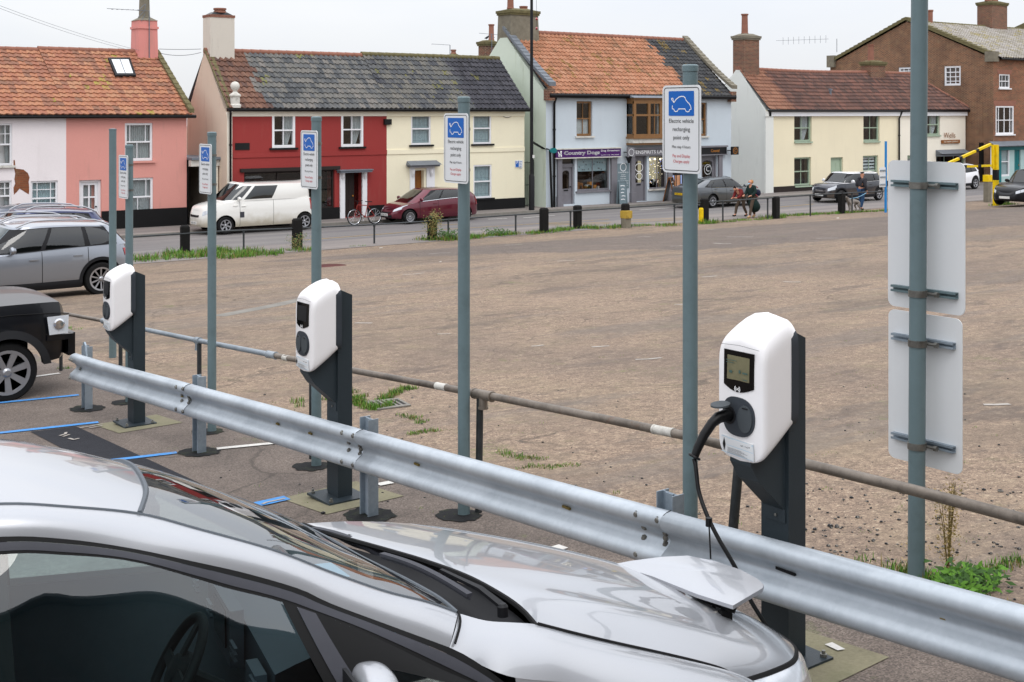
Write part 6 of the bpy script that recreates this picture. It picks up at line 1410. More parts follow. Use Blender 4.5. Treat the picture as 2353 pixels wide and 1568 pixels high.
    # underside, dark
    b=MB();b.b2(-L/2+.5,L/2-.5,-h2+.26,h2-.26,sill-.03,.7);b.b2(-L/2+.5,L/2-.5,-h2+.12,h2-.12,sill-.0,sill+.04)
    for c in (xf,xr): b.tube([(c,-h2+.1,r),(c,h2-.1,r)],.05,8)
    b.build('underbody','rubber',T,world=False)
    # glasshouse
    rz1,rz0=gt[1],gt[0];ng=4.6
    def loop(t,x0,x1,hw,nn=ng):
        c,s=math.cos(t),math.sin(t);return ((x0+x1)/2+(x1-x0)/2*math.copysign(abs(c)**(2/nn),c),hw*abs(s)**(2/nn))
    def Gh(t,g,off=0):
        a=loop(t,gb[0],gb[1],h2*(1-gh_in));d=loop(t,gt[0],gt[1],h2*rw)
        x=a[0]+(d[0]-a[0])*g;y=a[1]+(d[1]-a[1])*g+.028*math.sin(math.pi*g)*(1 if a[1]>.3 else a[1]/.3)
        z0=interp(SH,a[0])+hood_crown*(1-min(1,a[1]/(h2*(1-gh_in)))**2)-.015;z1=interp(RO,d[0])-.05*(abs(d[1])/(h2*rw))**3
        return Vector((x,y,z0+(z1-z0)*g))
    def Gn(t,g,off):
        p=Gh(t,g);a=Gh(min(math.pi,t+.01),g)-Gh(max(0,t-.01),g);c=Gh(t,min(1,g+.02))-Gh(t,max(0,g-.02));nn=a.cross(c)
        if nn.length<1e-9: return p
        nn.normalize();
        ctr=Vector(((gt[0]+gt[1])/2,0,p.z))
        if nn.dot(p-ctr)<0: nn=-nn
        return p+nn*off
    NT=64;gs=[0,.1,.25,.4,.55,.7,.82,.92,1];b=MB()
    for s in (1,-1):
        o=len(b.v)
        for g in gs:
            for i in range(NT+1): v=Gh(math.pi*i/NT,g);b.v.append((v.x,v.y*s,v.z))
        for j in range(len(gs)-1):
            for i in range(NT):
                q=(o+j*(NT+1)+i,o+j*(NT+1)+i+1,o+(j+1)*(NT+1)+i+1,o+(j+1)*(NT+1)+i);b.f.append(q if s>0 else q[::-1]);b.m.append(1 if .12<gs[j]+.01<.9 and False else 0)
    o=len(b.v);m=6
    for i in range(NT+1):
        v=Gh(math.pi*i/NT,1)
        for k in range(-m,m+1): t=k/m;b.v.append((v.x,v.y*t,v.z+.05*(1-abs(t)**2.4)*min(1,v.y/.3)))
    for i in range(NT):
        for k in range(2*m): b.f.append((o+i*w_+k,o+i*w_+k+1,o+(i+1)*w_+k+1,o+(i+1)*w_+k));b.m.append(0)
    b.build('roof',roofpaint or paint,T,world=False,smooth=40)
    def tx(x):
        c=(gb[0]+gb[1])/2;a=(gb[1]-gb[0])/2;q=max(-1,min(1,(x-c)/a));return math.acos(math.copysign(abs(q)**(ng/2),q))
    def gpatch(t0,t1,g0,g1,s,name,mt,off=.006,nt=14,ng_=6,cut=None,par=None):
        b=MB();G0=g0 if callable(g0) else (lambda u:g0);G1=g1 if callable(g1) else (lambda u:g1)
        def fn(u,v): p=Gn(t0+(t1-t0)*u,G0(u)+(G1(u)-G0(u))*v,off);return (p.x,p.y*s,p.z)
        b.grid(fn,nt,ng_);return b.build(name,mt,par or T,world=False,smooth='all')
    # side glass
    for s in (1,-1):
        # dark gasket band behind all side glass
        if wins and not nogasket:
            a,c=min(w[0] for w in wins)-.04,max(w[1] for w in wins)+.04
            gpatch(tx(c),tx(a),.06,.93,s,'window_trim','plastic_dark',.004,40)
        for w in wins:
            a,c=w[0],w[1];tp=w[2] if len(w)>2 else 0
            t1,t0=tx(a),tx(c)
            if tp==1:  # front quarter: tapers to the front
                G=gpatch(t0,t1,.10,lambda u:.10+.80*min(1,.25+u*1.2),s,'side_window',tint,.008)
            elif tp==-1: G=gpatch(t0,t1,lambda u:.10+.28*u*u,lambda u:.90-.22*u*u,s,'side_window',tint,.008)
            else: gpatch(t0,t1,.10,.90,s,'side_window',tint,.008)
    # windscreen and rear window (across the centre line)
    def endglass(tmax,name,front=True,g0=.08,g1=.94):
        b=MB()
        def fn(u,v):
            k=-1+2*u;t=abs(k)*tmax;t=t if front else math.pi-t;p=Gn(t,g0+(g1-g0)*v,.008);return (p.x,p.y*(1 if k>=0 else -1),p.z)
        b.grid(fn,24,8);return b.build(name,tint,T,world=False,smooth='all')
    endglass(tx(gb[1]-.07),'windscreen');endglass(math.pi-tx(gb[0]+.07),'rear_window',False,.14)
    # seats seen through the glass
    b=MB()
    for sx in (.25,-.55):
        for sy in (-.36,.36):
            x=(gb[0]+gb[1])/2+sx;z=interp(SH,0)
            b.box((x,sy,z-.02),(.14,.42,.5));b.box((x-.02,sy,z+.30),(.1,.24,.16))
    b.build('seats','plastic_dark',T,world=False) if tint!='dark_glass' else None
    # body side strips
    def spatch(xa,xb,fa,fb,s,name,mt,off=.005,n_=10,nf=5):
        b=MB();A0=fa if callable(fa) else (lambda u:fa);B0=fb if callable(fb) else (lambda u:fb)
        def fn(u,v):
            x=xa+(xb-xa)*u;y=py(x);p=S((x,y),A0(u)+(B0(u)-A0(u))*v);d=Vector((1 if abs(x)>L/2-.12 else 0,1,0)).normalized();p=p+Vector((math.copysign(off*d.x,x),off,0));return (p.x,p.y*s,p.z)
        b.grid(fn,n_,nf);return b.build(name,mt,T,world=False,smooth='all')
    for s in (1,-1):
        for x in lines: 
            b=MB();
            def fn(u,v,x=x):
                p=S((x+.006*(u-.5)*2,py(x)),.02+.97*v);return (p.x,(p.y+.003)*s,p.z)
            b.grid(fn,1,12);b.build('door_gap','rubber',T,world=False)
        for x in handles:
            p=S((x,py(x)),.80);b=MB();b.box((p.x,(p.y+.012)*s,p.z),(.19,.03,.028));b.build('door_handle',paint,T,world=False)
        if mirror:
            x=gb[1]-.62;p=S((x,py(x)),1.0);b=MB();c=Vector((x+.05,(h2+.07),p.z+.10));b.lathe(c,[(0,-.07),(.06,-.06),(.085,0),(.07,.05),(0,.07)],ax=(1,0,0),n=12);b.v=[(c.x+(v[0]-c.x)*.9,(c.y+(v[1]-c.y)*1.35)*s,v[2]) for v in b.v];b.tube([(x,(h2-.1)*s,p.z+.03),(x+.03,(h2+.0)*s,p.z+.07)],.025,6);b.build('wing_mirror',roofpaint or paint,T,world=False,smooth=True)
    if chromeline:
        for s in (1,-1):
            b=MB();b.tube([(lambda p:(p.x,(p.y+.008)*s,p.z))(Gn(t,.045,.004)) for t in [tx(wins[-1][1])+(tx(wins[0][0])-tx(wins[-1][1]))*i/20 for i in range(21)]],.013,5);b.build('chrome_strip','chrome',T,world=False)
    if clad:
        for s in (1,-1):
            for c in (xf,xr):
                b=MB()
                def fn(u,v,c=c):
                    a=math.pi*(-.03+1.06*u);rr=Ra-.01+.07*v;x=c+rr*math.cos(a);z=r+rr*math.sin(a);x=max(-L/2+.02,min(L/2-.02,x));y=py(x)
                    return (x,(y*(1-.01)+.014)*s,max(sill,z))
                b.grid(fn,24,2);b.build('arch_trim',clad,T,world=False,smooth=True)
            b=MB();b.grid(lambda u,v:(xr+Ra+(wb-2*Ra)*u,(py(0)-.03+.03*math.sin(v*2.2))*s,sill-.03+.17*v),4,4);b.build('sill_trim',clad,T,world=False,smooth=True)
    # lamps: wrap round the corners.  spec: (y_in, x_back, f0, f1) in metres from centre line / from the end
    def lamp(spec,front,mt,name):
        yin,xb,f0,f1,tap=spec
        for s in (1,-1):
            idx=[i for i,(x,y) in enumerate(pl) if ((x>0)==front) and (y>yin) and (abs(x)>L/2-xb)];idx.sort()
            pts=[pl[i] for i in idx]
            if len(pts)<2: continue
            b=MB();k=len(pts)
            def fn(u,v):
                q=u*(k-1);i=min(int(q),k-2);t=q-i;x=pts[i][0]+(pts[i+1][0]-pts[i][0])*t;y=pts[i][1]+(pts[i+1][1]-pts[i][1])*t
                uu=u if front else 1-u
                a=f0+tap*uu*(f1-f0);p=S((x,y),a+(f1-a)*v);d=Vector((math.copysign(1,x)*(abs(x)/(L/2))**6,(y/h2)**2,0));p=p+d.normalized()*.008;return (p.x,p.y*s,p.z)
            b.grid(fn,k*2,6);b.build(name,mt,T,world=False,smooth='all')
    if lampf: lamp(lampf,True,'lamp_clear','headlight')
    if lampr: lamp(lampr,False,'lamp_red','tail_light')
    def fpatch(yw,f0,f1,mt,name,front=True,off=.008,par=None):
        b=MB()
        def fn(u,v):
            y=abs(-1+2*u)*yw;nn=nplan[0 if front else 1];x=L/2*(1-(y/h2)**nn)**(1/nn);x=x if front else -x;p=S((x,y),f0+(f1-f0)*v);return (p.x+math.copysign(off,x),p.y*(1 if u>=.5 else -1),p.z)
        b.grid(fn,20,4);return b.build(name,mt,par or T,world=False,smooth='all')
    if grille: 
        g_=fpatch(h2*.52,.08,.36,bumper,'lower_grille')
        if grille!='low': fpatch(h2*.42,.60,.74,'plastic_dark','grille')
    if plate:
        x=L/2+.012;z=sill+.17+fdrop
        def mk(xx,mt,zz,nm='number_plate'):
            b=MB();b.b2(xx-.008,xx+.008,-.26,.26,zz-.055,zz+.055);o=b.build(nm,mt,T,world=False)
            if platetext:
                ex=Y_ if xx>0 else -Y_;b_=text(platetext,.075,(xx+math.copysign(.0095,xx),0,zz-.037),ex,Z_,'black_text',o,world=False,w=.44)
        mk(x,'plate_white',z);mk(-x,'plate_yellow',interp(SH,-L/2)*.72)
    if rails:
        for s in (1,-1):
            b=MB();P=[]
            for i in range(13):
                u=i/12;x=gt[0]+.05+(gt[1]-gt[0]-.15)*u;P.append((x,(h2*rw-.04)*s,interp(RO,x)-.02+.085*min(1,min(u,1-u)*7)))
            b.tube(P,.018,8);b.build('roof_rail','alloy',T,world=False,smooth=True)
    yw=h2-.125
    for c in (xf,xr):
        for s in (1,-1): wheel(T,c,yw*s+.0,r,.20,rimr,spokes,s,rimm)
    T['_k']=0;del T['_k'];return T,S,Gn,py
PI=math.pi
def put(x,y,V,U=None): return atV(x,y,V)
# positions along the street: near side line V, x range measured from the photo
def span(x0,x1,V,y=500): return atV(x0,y,V).x,atV(x1,y,V).x
# --- white van (faces left)
u0,u1=span(468,724,45.35);Lv=u1-u0
Tv,Sv,_,pyv=car('parked_van','dusty white van with dark rear side window parked before the red house','van',((u0+u1)/2,45.35+.95,.03),PI,Lv,1.90,1.97,
 [(-Lv/2,1.28),(-Lv/2+.3,1.30),(0,1.29),(Lv/2-1.2,1.25),(Lv/2-.9,1.20),(Lv/2-.4,1.10),(Lv/2-.1,1.0),(Lv/2,.90)],[(-Lv/2,1.93),(-1,1.95),(1,1.95),(Lv/2-1.7,1.92)],(-Lv/2+.03,Lv/2-.88),(-Lv/2+.10,Lv/2-1.66),'paint_white',3.42,r=.34,xf=Lv/2-.93,sill=.27,
 nogasket=True,wins=((-.45,.76),(.92,1.60,1)),rw=.88,gh_in=.03,lampf=(.52,.42,.62,.86,.3),lampr=(.75,.2,.3,.95,0),plate=True,platetext='AE06 KXD',spokes=6,lines=(-.55,.89,1.85),handles=(.72,1.08),nplan=(4.2,9),hood_crown=.06,grille=True,bumper='paint_white',fdrop=.0)
b=MB();q=Sv((.80,pyv(.80)),.42)
b.box((.80,(q.y+.008),q.z+.05),(.17,.012,.22));b.build('fuel_flap','plastic_grey',Tv,world=False)
# --- maroon hatchback (faces left)
u0,u1=span(908,1110,44.9);Lv=u1-u0
car('parked_hatchback','maroon hatchback parked outside the cream house behind the yellowing bush','car',((u0+u1)/2,44.9+.86,.02),PI,Lv,1.72,1.48,
 [(-Lv/2,.98),(-Lv/2+.3,1.04),(-.6,1.02),(.5,.95),(1.1,.90),(Lv/2-.45,.78),(Lv/2-.12,.66),(Lv/2,.58)],[(-Lv/2+.2,1.34),(-.9,1.46),(0,1.48),(.8,1.40)],(-Lv/2+.12,Lv/2-.72),(-Lv/2+.55,.62),'paint_maroon',2.9,r=.30,xf=Lv/2-.78,sill=.22,
 wins=((-1.1,.02),(.12,1.0,1)),tint='car_glass',lampf=(.45,.75,.70,.96,.55),lampr=(.55,.32,.55,1.0,0),plate=True,platetext='AV09 FXG',spokes=14,lines=(.08,1.02),handles=(.25,),nplan=(3.4,4),chromeline=True,endin=(.2,.12),rw=.74)
# --- grey saloon (faces right)
u0=43.75;Lv=5.35
car('parked_saloon','grey saloon car facing right in front of the grey building','car',(u0+Lv/2,43.4+.92,.02),0,Lv,1.86,1.5,
 [(-Lv/2,.98),(-Lv/2+.5,1.04),(-.9,1.0),(.6,.96),(1.2,.92),(Lv/2-.4,.76),(Lv/2,.60)],[(-Lv/2+.9,1.30),(-1.1,1.42),(-.2,1.5),(.6,1.46)],(-Lv/2+.35,Lv/2-1.05),(-Lv/2+1.35,.62),'paint_grey',2.9,r=.33,xf=Lv/2-.95,sill=.22,
 wins=((-1.7,-1.35,-1),(-1.28,-.28),(-.16,1.1,1)),tint='car_glass',lampf=(.5,.7,.72,.96,.5),lampr=(.5,.35,.6,.95,0),plate=True,platetext='YG09 WTK',spokes=10,lines=(-.22,.98,-1.25),handles=(-.95,.15),nplan=(3.6,4.4),chromeline=True,rw=.72)
# --- dark car with white roof (faces left)
u0,u1=span(1914,2040,41.7);Lv=u1-u0
car('parked_hatchback','dark small car with a white roof and white mirrors parked before the yellow cottage','car',((u0+u1)/2,41.7+.9,.02),PI,Lv,1.8,1.58,
 [(-Lv/2,1.08),(-Lv/2+.4,1.08),(0,1.02),(1.2,.99),(Lv/2-.5,.94),(Lv/2-.1,.80),(Lv/2,.66)],[(-Lv/2+.2,1.50),(-.9,1.56),(0,1.58),(1.0,1.54)],(-Lv/2+.1,Lv/2-1.0),(-Lv/2+.4,Lv/2-1.62),'paint_mini',Lv*.68,r=.34,xf=Lv/2-.8,sill=.24,
 wins=((-1.95,-1.3,-1),(-1.2,-.1),(.02,1.3,1)),tint='car_glass',lampf=(.42,.5,.68,.96,0),lampr=(.6,.2,.5,.9,0),plate=True,platetext='EO12 FLW',spokes=5,lines=(-.05,1.25),handles=(-.85,.25),nplan=(3.6,5),roofpaint='paint_snow',clad='plastic_dark',rw=.80)
# --- white crossover (faces left, mostly behind the panels)
c=gnd(2240,455);Lv=4.7;u1=atV(2262,440,44.2).x
car('parked_crossover','white crossover with its rear showing right of the big white panels','car',(u1-Lv/2,44.2+.9,.02),PI,Lv,1.8,1.6,
 [(-Lv/2,1.02),(-Lv/2+.3,1.12),(-.5,1.02),(.8,.98),(Lv/2-.3,.84),(Lv/2,.66)],[(-Lv/2+.3,1.5),(-.9,1.6),(0,1.62),(1,1.55)],(-Lv/2+.1,Lv/2-.95),(-Lv/2+.6,.75),'paint_snow',2.9,r=.37,xf=Lv/2-.9,sill=.26,
 wins=((-1.7,-1.1,-1),(-1.0,-.1),(.02,1.1,1)),lampf=(.4,.6,.7,.95,.4),lampr=(.42,.42,.62,.86,0),plate=True,spokes=5,lines=(-.05,1.0),nplan=(4,4.2),clad='plastic_dark',endin=(.1,.22),rw=.78)
# --- black suv at right edge (faces left)
c=gnd(2345,477);u0=atV(2334,470,c.y).x+.95;Lv=4.8
car('parked_suv','black car running out of the right edge of the frame beside the yellow height barrier','car',(u0+Lv/2-.35,c.y+.92,G(c.y+.5)),PI,Lv,1.88,1.66,
 [(-Lv/2,1.0),(0,1.02),(1.2,1.0),(Lv/2-.4,.90),(Lv/2-.08,.78),(Lv/2,.64)],[(-Lv/2+.3,1.55),(0,1.66),(1,1.58)],(-Lv/2+.1,Lv/2-1.3),(-Lv/2+.6,.5),'paint_black',2.85,r=.40,xf=Lv/2-.92,sill=.26,
 wins=((-1.2,-.1),(.02,1.0,1)),lampf=(.5,.5,.66,.9,.3),plate=True,spokes=5,nplan=(3.6,5),clad='plastic_dark')
# --- dark crossover on the street at left (faces right)
Vx=43.6;u1=atV(278,500,Vx).x;Lv=5.0
car('parked_crossover','slate grey crossover on the street in front of the pink house','car',(u1-Lv/2,Vx+.9,.02),0,Lv,1.85,1.56,
 [(-Lv/2,1.1),(-Lv/2+.5,1.14),(-.6,1.08),(.6,1.02),(1.3,.99),(Lv/2-.5,.90),(Lv/2-.1,.76),(Lv/2,.62)],[(-Lv/2+.5,1.45),(-1,1.58),(-.2,1.62),(.6,1.56)],(-Lv/2+.2,Lv/2-1.15),(-Lv/2+1.0,.55),'paint_slate',2.95,r=.37,xf=Lv/2-.98,sill=.28,
 wins=((-1.1,-.35),(-.25,1.0,1)),tint='car_glass',lampf=(.5,.5,.62,.86,.2),lampr=(.5,.3,.6,.9,0),spokes=5,lines=(-.3,1.0),nplan=(3.6,4.5),clad='plastic_dark',endin=(.1,.15),rw=.76)
# --- cars in the yard on the left
def yard(name,label,px_front_or_rear,y,L,H,paint,face,dz=0,**k):
    pass
Tg=car('parked_suv','silver grey compact suv with roof rails, complete side showing at the left','car',(0,0,0),PI,4.3,1.78,1.62,
 [(-2.15,1.02),(-1.9,1.07),(-.8,1.06),(.4,1.0),(1.0,.97),(1.75,.93),(2.08,.80),(2.15,.68)],[(-1.75,1.50),(-1.0,1.58),(-.1,1.60),(.7,1.53)],(-2.02,1.12),(-1.62,.50),'paint_silver',2.6,r=.36,xf=1.28,sill=.25,rimr=.255,
 wins=((-1.68,-1.10,-1),(-.98,-.12),(-.02,1.0,1)),tint='car_glass',rails=True,lampf=(.5,.5,.66,.92,.3),lampr=(.48,.30,.70,.90,0),plate=True,spokes=10,lines=(-.07,-1.04,.93),handles=(-.82,.10),nplan=(4,4.6),clad='plastic_dark',endin=(.1,.2),rw=.76,hood_crown=.04)[0]
g=gnd(225,676);u=g.x;Tg.location=(u-.02+1.32*1.04,g.y+.86,G(g.y+.4)-.0)
Tg.location=(g.x-1.32,g.y+.86,G(g.y+.5));Tg.scale=(1.05,1.05,1.05)
def behind(label,xr,ytop,V,H,paint,Lc=4.4,face=PI,name='parked_estate'):
    z=G(V+.9);u=atV(xr,ytop,V+.9).x;ht=atV(xr-80,ytop,V+.9).z-z
    T=car(name,label,'car',(u-Lc/2+.0,V+.9,z),face,Lc,1.8,1.6,
     [(-Lc/2,1.0),(-Lc/2+.3,1.06),(-.5,1.02),(.6,.97),(Lc/2-.5,.88),(Lc/2,.66)],[(-Lc/2+.3,1.44),(-1,1.54),(0,1.57),(.8,1.50)],(-Lc/2+.1,Lc/2-1.05),(-Lc/2+.5,.55),paint,2.65,r=.34,sill=.24,
     wins=((-1.6,-1.05,-1),(-.95,-.1),(.0,1.0,1)),tint='car_glass',rails=True,lampf=(.5,.5,.66,.92,.3),lampr=(.5,.3,.6,.9,0),plate=True,spokes=8,lines=(-.05,1.0),nplan=(4,4.6),rw=.76)[0]
    s=ht/1.63;T.scale=(1.0,1.0,s);return T
behind('silver estate car with roof rails parked just beyond the silver grey suv',215,488,33.2,1.6,'paint_silver2')
behind('dark blue estate car with bright roof rails, between the silver estate and the street',248,468,36.0,1.6,'paint_blue')
# --- black 4x4, front half at the left edge (faces right)
g=gnd(30,921)
Tb=car('parked_offroader','black off-road car with its front wheel and headlamp at the left edge','car',(0,0,0),0,4.66,2.0,1.88,
 [(-2.33,1.1),(0,1.16),(.9,1.19),(1.5,1.21),(2.1,1.20),(2.25,1.17),(2.33,1.10)],[(-2.1,1.85),(0,1.88),(.3,1.85)],(-2.12,.80),(-2.0,.2),'paint_black',2.9,r=.375,xf=1.52,sill=.44,rimr=.28,
 wins=((-1.2,-.2),(-.1,.8,1)),plate=True,spokes=7,nplan=(9,8),clad='paint_black',hood_crown=.03,endin=(.04,.05),rw=.86,mirror=False)[0]
Tb.location=(g.x-1.58,g.y+1.0,G(g.y+.6))
# extra shaped parts on the black off-road car: wheel arch flare, bonnet shut line, lamp surround, door seam
for s in (-1,):
    b=MB()
    def fn(u,v):
        a=math.pi*(-.02+1.0*u);rr=.43+.10*v;return (1.52+rr*math.cos(a),(-1.0-.03+.03*v),max(.44,.375+rr*math.sin(a)))
    b.grid(fn,24,3);b.build('arch_trim','plastic_dark',Tb,world=False,smooth=True)
b=MB();b.tube([(.9,-.985,1.08),(1.6,-.99,1.09),(2.1,-.985,1.07),(2.29,-.93,1.04)],.006,5);b.build('bonnet_gap','rubber',Tb,world=False)
b=MB();b.prism([(2.02,-1.012,.80),(2.26,-.985,.80),(2.27,-.98,1.03),(1.99,-1.012,1.03)],(0,-.006,0));b.build('headlight','lamp_clear',Tb,world=False)
b=MB();b.lathe((2.14,-1.02,.93),[(.0,.012),(.05,.01),(.07,0)],ax=(0,-1,0),n=16);b.build('lamp_lens','chrome',Tb,world=False)
b=MB();b.b2(2.0,2.33,-.995,-.9,.72,.79);b.b2(2.28,2.37,-.93,.93,.50,.79);b.build('bumper','paint_black',Tb,world=False)
# ================================================================ NEAR CAR (silver hatchback being charged)
ff=Vector((.97030,-.24192,0));ll=Vector((.24132,.96788,-.07054));uu=Vector((.01707,.06845,.99751))
MN=Matrix((ff,ll,uu)).transposed()
NC=thing('electric_hatchback','silver electric hatchback in the foreground with its nose charging lid raised','car',(2.5695,4.1403,1.9814));NC.rotation_euler=MN.to_euler()
def cat(P,n):
    """smooth curve through P, n+1 even samples"""
    Q=spl(P,10);L=[0]
    for a,c in zip(Q,Q[1:]): L.append(L[-1]+(c-a).length)
    out=[];j=0
    for i in range(n+1):
        t=L[-1]*i/n
        while j<len(L)-2 and L[j+1]<t: j+=1
        q=(t-L[j])/max(1e-9,L[j+1]-L[j]);out.append(Q[j].lerp(Q[j+1],q))
    return out
def coons(C0,C1,D0,D1,n,m,bul=None):
    c0,c1=cat(C0,n),cat(C1,n);d0,d1=cat(D0,m),cat(D1,m)
    P00,P10,P01,P11=c0[0],c0[-1],c1[0],c1[-1]
    G_=[]
    for j in range(m+1):
        v=j/m;row=[]
        for i in range(n+1):
            u=i/n;p=c0[i]*(1-v)+c1[i]*v+d0[j]*(1-u)+d1[j]*u-(P00*(1-u)*(1-v)+P10*u*(1-v)+P01*(1-u)*v+P11*u*v)
            if bul: p=p+bul(u,v)
            row.append(p)
        G_.append(row)
    return G_
def gmesh(G_,name,mt,par=NC,smooth='all',b=None,build=True):
    b=b or MB();o=len(b.v);n=len(G_[0])
    for r in G_: b.v+=[tuple(p) for p in r]
    for j in range(len(G_)-1):
        for i in range(n-1): b.f.append((o+j*n+i,o+j*n+i+1,o+(j+1)*n+i+1,o+(j+1)*n+i));b.m.append(0)
    return b.build(name,mt,par,world=False,smooth=smooth) if build else b
def mir(P,da=0): return [(a+da,-b_,c) for a,b_,c in P]
def lt(A,B,n,f): a,b_=cat(A,n),cat(B,n);return [p.lerp(q,f) for p,q in zip(a,b_)]
GUr=[(-2.75,-.50,1.40),(-2.4,-.53,1.49),(-2.0,-.55,1.55),(-1.75,-.56,1.57),(-1.452,-.56,1.558),(-1.258,-.56,1.526),(-1.03,-.54,1.471)]
GUw=[(-1.03,-.54,1.471),(-.853,-.565,1.407),(-.601,-.59,1.308),(-.416,-.605,1.215),(-.226,-.618,1.126),(-.08,-.63,1.073),(.029,-.64,1.022)]
GFr=[(-2.75,.50,1.40),(-2.4,.53,1.49),(-2.0,.55,1.55),(-1.75,.56,1.565),(-1.452,.56,1.54),(-1.258,.55,1.50),(-1.02,.52,1.44)]
GFw=[(-1.02,.52,1.44),(-.877,.56,1.386),(-.673,.60,1.291),(-.435,.63,1.182),(-.223,.66,1.06)]
WT=[(-1.03,-.54,1.471),(-.99,-.35,1.482),(-.975,-.2,1.487),(-.975,.1,1.487),(-.995,.35,1.468),(-1.02,.52,1.44)]
WB=[(.029,-.64,1.022),(.011,-.5,1.036),(-.023,-.3,1.040),(-.06,-.1,1.040),(-.108,.15,1.040),(-.154,.4,1.048),(-.223,.66,1.06)]
RR=[(-2.75,-.50,1.40),(-2.85,-.3,1.42),(-2.88,0,1.43),(-2.85,.3,1.42),(-2.75,.50,1.40)]
gmesh(coons(GUr,GFr,RR,WT,40,24,lambda u,v:Vector((0,0,.085*(4*v*(1-v))**.8*(1-u**4)))),'roof_panel','paint_near')
ws_=gmesh(coons(GUw,GFw,WT,WB,40,24,lambda u,v:Vector((.0,0,.018*16*u*(1-u)*v*(1-v)))),'windscreen','screen_glass')
b=MB();b.tube([Vector(p)+Vector((0,0,.003)) for p in cat(WT,30)],.010,6);b.tube([Vector(p)+Vector((0,0,.001)) for p in cat(GUr+GUw[1:],70)],.0055,6);b.tube([p for p in cat(GFr+GFw[1:],70)],.0055,6);b.tube([Vector(p) for p in cat(WB,30)],.007,6);b.build('windscreen_seal','wsfit',ws_,world=False)
# papers on the dash / stickers on the glass
OU=[(-2.75,-.60,1.30),(-2.4,-.63,1.40),(-2.0,-.65,1.47),(-1.75,-.66,1.49),(-1.453,-.66,1.483),(-1.264,-.66,1.451),(-1.069,-.665,1.398),(-.869,-.68,1.331),(-.715,-.69,1.277),(-.543,-.705,1.206),(-.446,-.72,1.15),(-.264,-.74,1.061),(-.051,-.77,.959)]
GU=GUr+GUw[1:]
def loft(A,B,n,m,bulge,f0=0,f1=1):
    a,c=cat(A,n),cat(B,n);G_=[]
    for j in range(m+1):
        v=f0+(f1-f0)*j/m;G_.append([p*(1-v)+q*v+bulge*(4*v*(1-v)) for p,q in zip(a,c)])
    return G_
gmesh(loft(GU,OU,70,8,Vector((0,-.016,.022))),'roof_rail_panel','paint_near')
OF=mir(OU[:8])+[(-.75,.70,1.26),(-.5,.74,1.14),(-.3,.76,1.03)]
gmesh(loft(GFr+GFw[1:],OF,60,6,Vector((0,.016,.022))),'roof_rail_panel','paint_near')
GT=[(-2.6,-.63,1.25),(-2.2,-.665,1.36),(-1.8,-.69,1.43),(-1.453,-.69,1.437),(-1.266,-.69,1.41),(-1.073,-.695,1.366),(-.874,-.71,1.287),(-.773,-.72,1.244),(-.619,-.735,1.187),(-.4,-.765,1.085),(-.25,-.785,1.00),(-.1,-.805,.91),(.06,-.83,.825)]
OT=OU[:-1]+[(-.051,-.77,.959),(.054,-.80,.891),(.16,-.835,.80)]
for f0,f1,mt,nm in ((0,.30,'rubber','door_seal'),(.30,.80,'plastic_grey','door_frame'),(.80,1.0,'rubber','glass_seal')): gmesh(loft(OT,GT,70,3,Vector((0,-.004*(f0>0)*(f1<1),0)),f0,f1),nm,mt)
BL=[(-2.5,-.84,1.0),(-2.0,-.87,.97),(-1.4,-.885,.935),(-.8,-.89,.905),(-.4,-.885,.875),(-.1,-.86,.84),(.08,-.838,.812)]
gmesh(loft(GT,BL,70,8,Vector((0,-.022,0))),'side_window','side_glass')
BF=mir(BL);GTF=mir(GT)
gmesh(loft(OF,[(a,b_+.01,c) for a,b_,c in GTF],50,2,Vector((0,.004,0))),'door_frame','rubber')
gmesh(loft(GTF,BF,50,6,Vector((0,.02,0))),'side_window','side_glass')
# divider between door glass and quarter glass, and black ceramic border of the quarter glass
def bar3(P,w,t,name,mt,par=NC):
    P=[Vector(p) for p in P];b=MB();b.prism([P[0]-Vector((w/2,0,0)),P[0]+Vector((w/2,0,0)),P[1]+Vector((w/2,0,0)),P[1]-Vector((w/2,0,0))],(0,-t,0));return b.build(name,mt,par,world=False)
Sg=loft(GT,BL,140,24,Vector((0,-.022,0)))
i0=min(range(141),key=lambda i:abs(Sg[0][i].x+.50));i1=140
def onS(s_,v):
    x=i0+(i1-i0)*s_;y=v*24;i=min(int(x),139);j=min(int(y),23);p,q=x-i,y-j
    return (Sg[j][i]*(1-p)+Sg[j][i+1]*p)*(1-q)+(Sg[j+1][i]*(1-p)+Sg[j+1][i+1]*p)*q+Vector((0,-.005,.001))
n=96;ou=[];inn=[]
for k in range(n):
    t=2*math.pi*k/n;c,q=math.cos(t),math.sin(t);m_=max(abs(c),abs(q));ou.append((.5+.5*c/m_,.5+.5*q/m_))
    f=lambda w:math.copysign(abs(w)**.55,w);inn.append((.60+.37*f(c),.70+.27*f(q)))
b=MB();rg=[[onS(*[ou[k][d]*(1-f)+inn[k][d]*f for d in (0,1)]) for k in range(n)] for f in (0,.25,.5,.75,1)]
for r_ in rg: b.v+=[tuple(p) for p in r_]
for j in range(4):
    for k in range(n): b.f.append((j*n+k,j*n+(k+1)%n,(j+1)*n+(k+1)%n,(j+1)*n+k));b.m.append(0)
b.build('glass_border','rubber',NC,world=False,smooth='all')
def rowpt(j,a):
    r=Sg[j];x=min(range(len(r)-1),key=lambda i:abs((r[i].x+r[i+1].x)/2-a));q=(a-r[x].x)/max(1e-6,r[x+1].x-r[x].x);return r[x].lerp(r[x+1],q)
def sgstrip(t0,t1,b0,b1,off,name,mt):
    g_=[]
    for j in range(25):
        v=j/24;A=t0+(b0-t0)*v;B=t1+(b1-t1)*v;g_.append([rowpt(j,A+(B-A)*k/4)+Vector((0,-off,off*.3)) for k in range(5)])
    return gmesh(g_,name,mt)
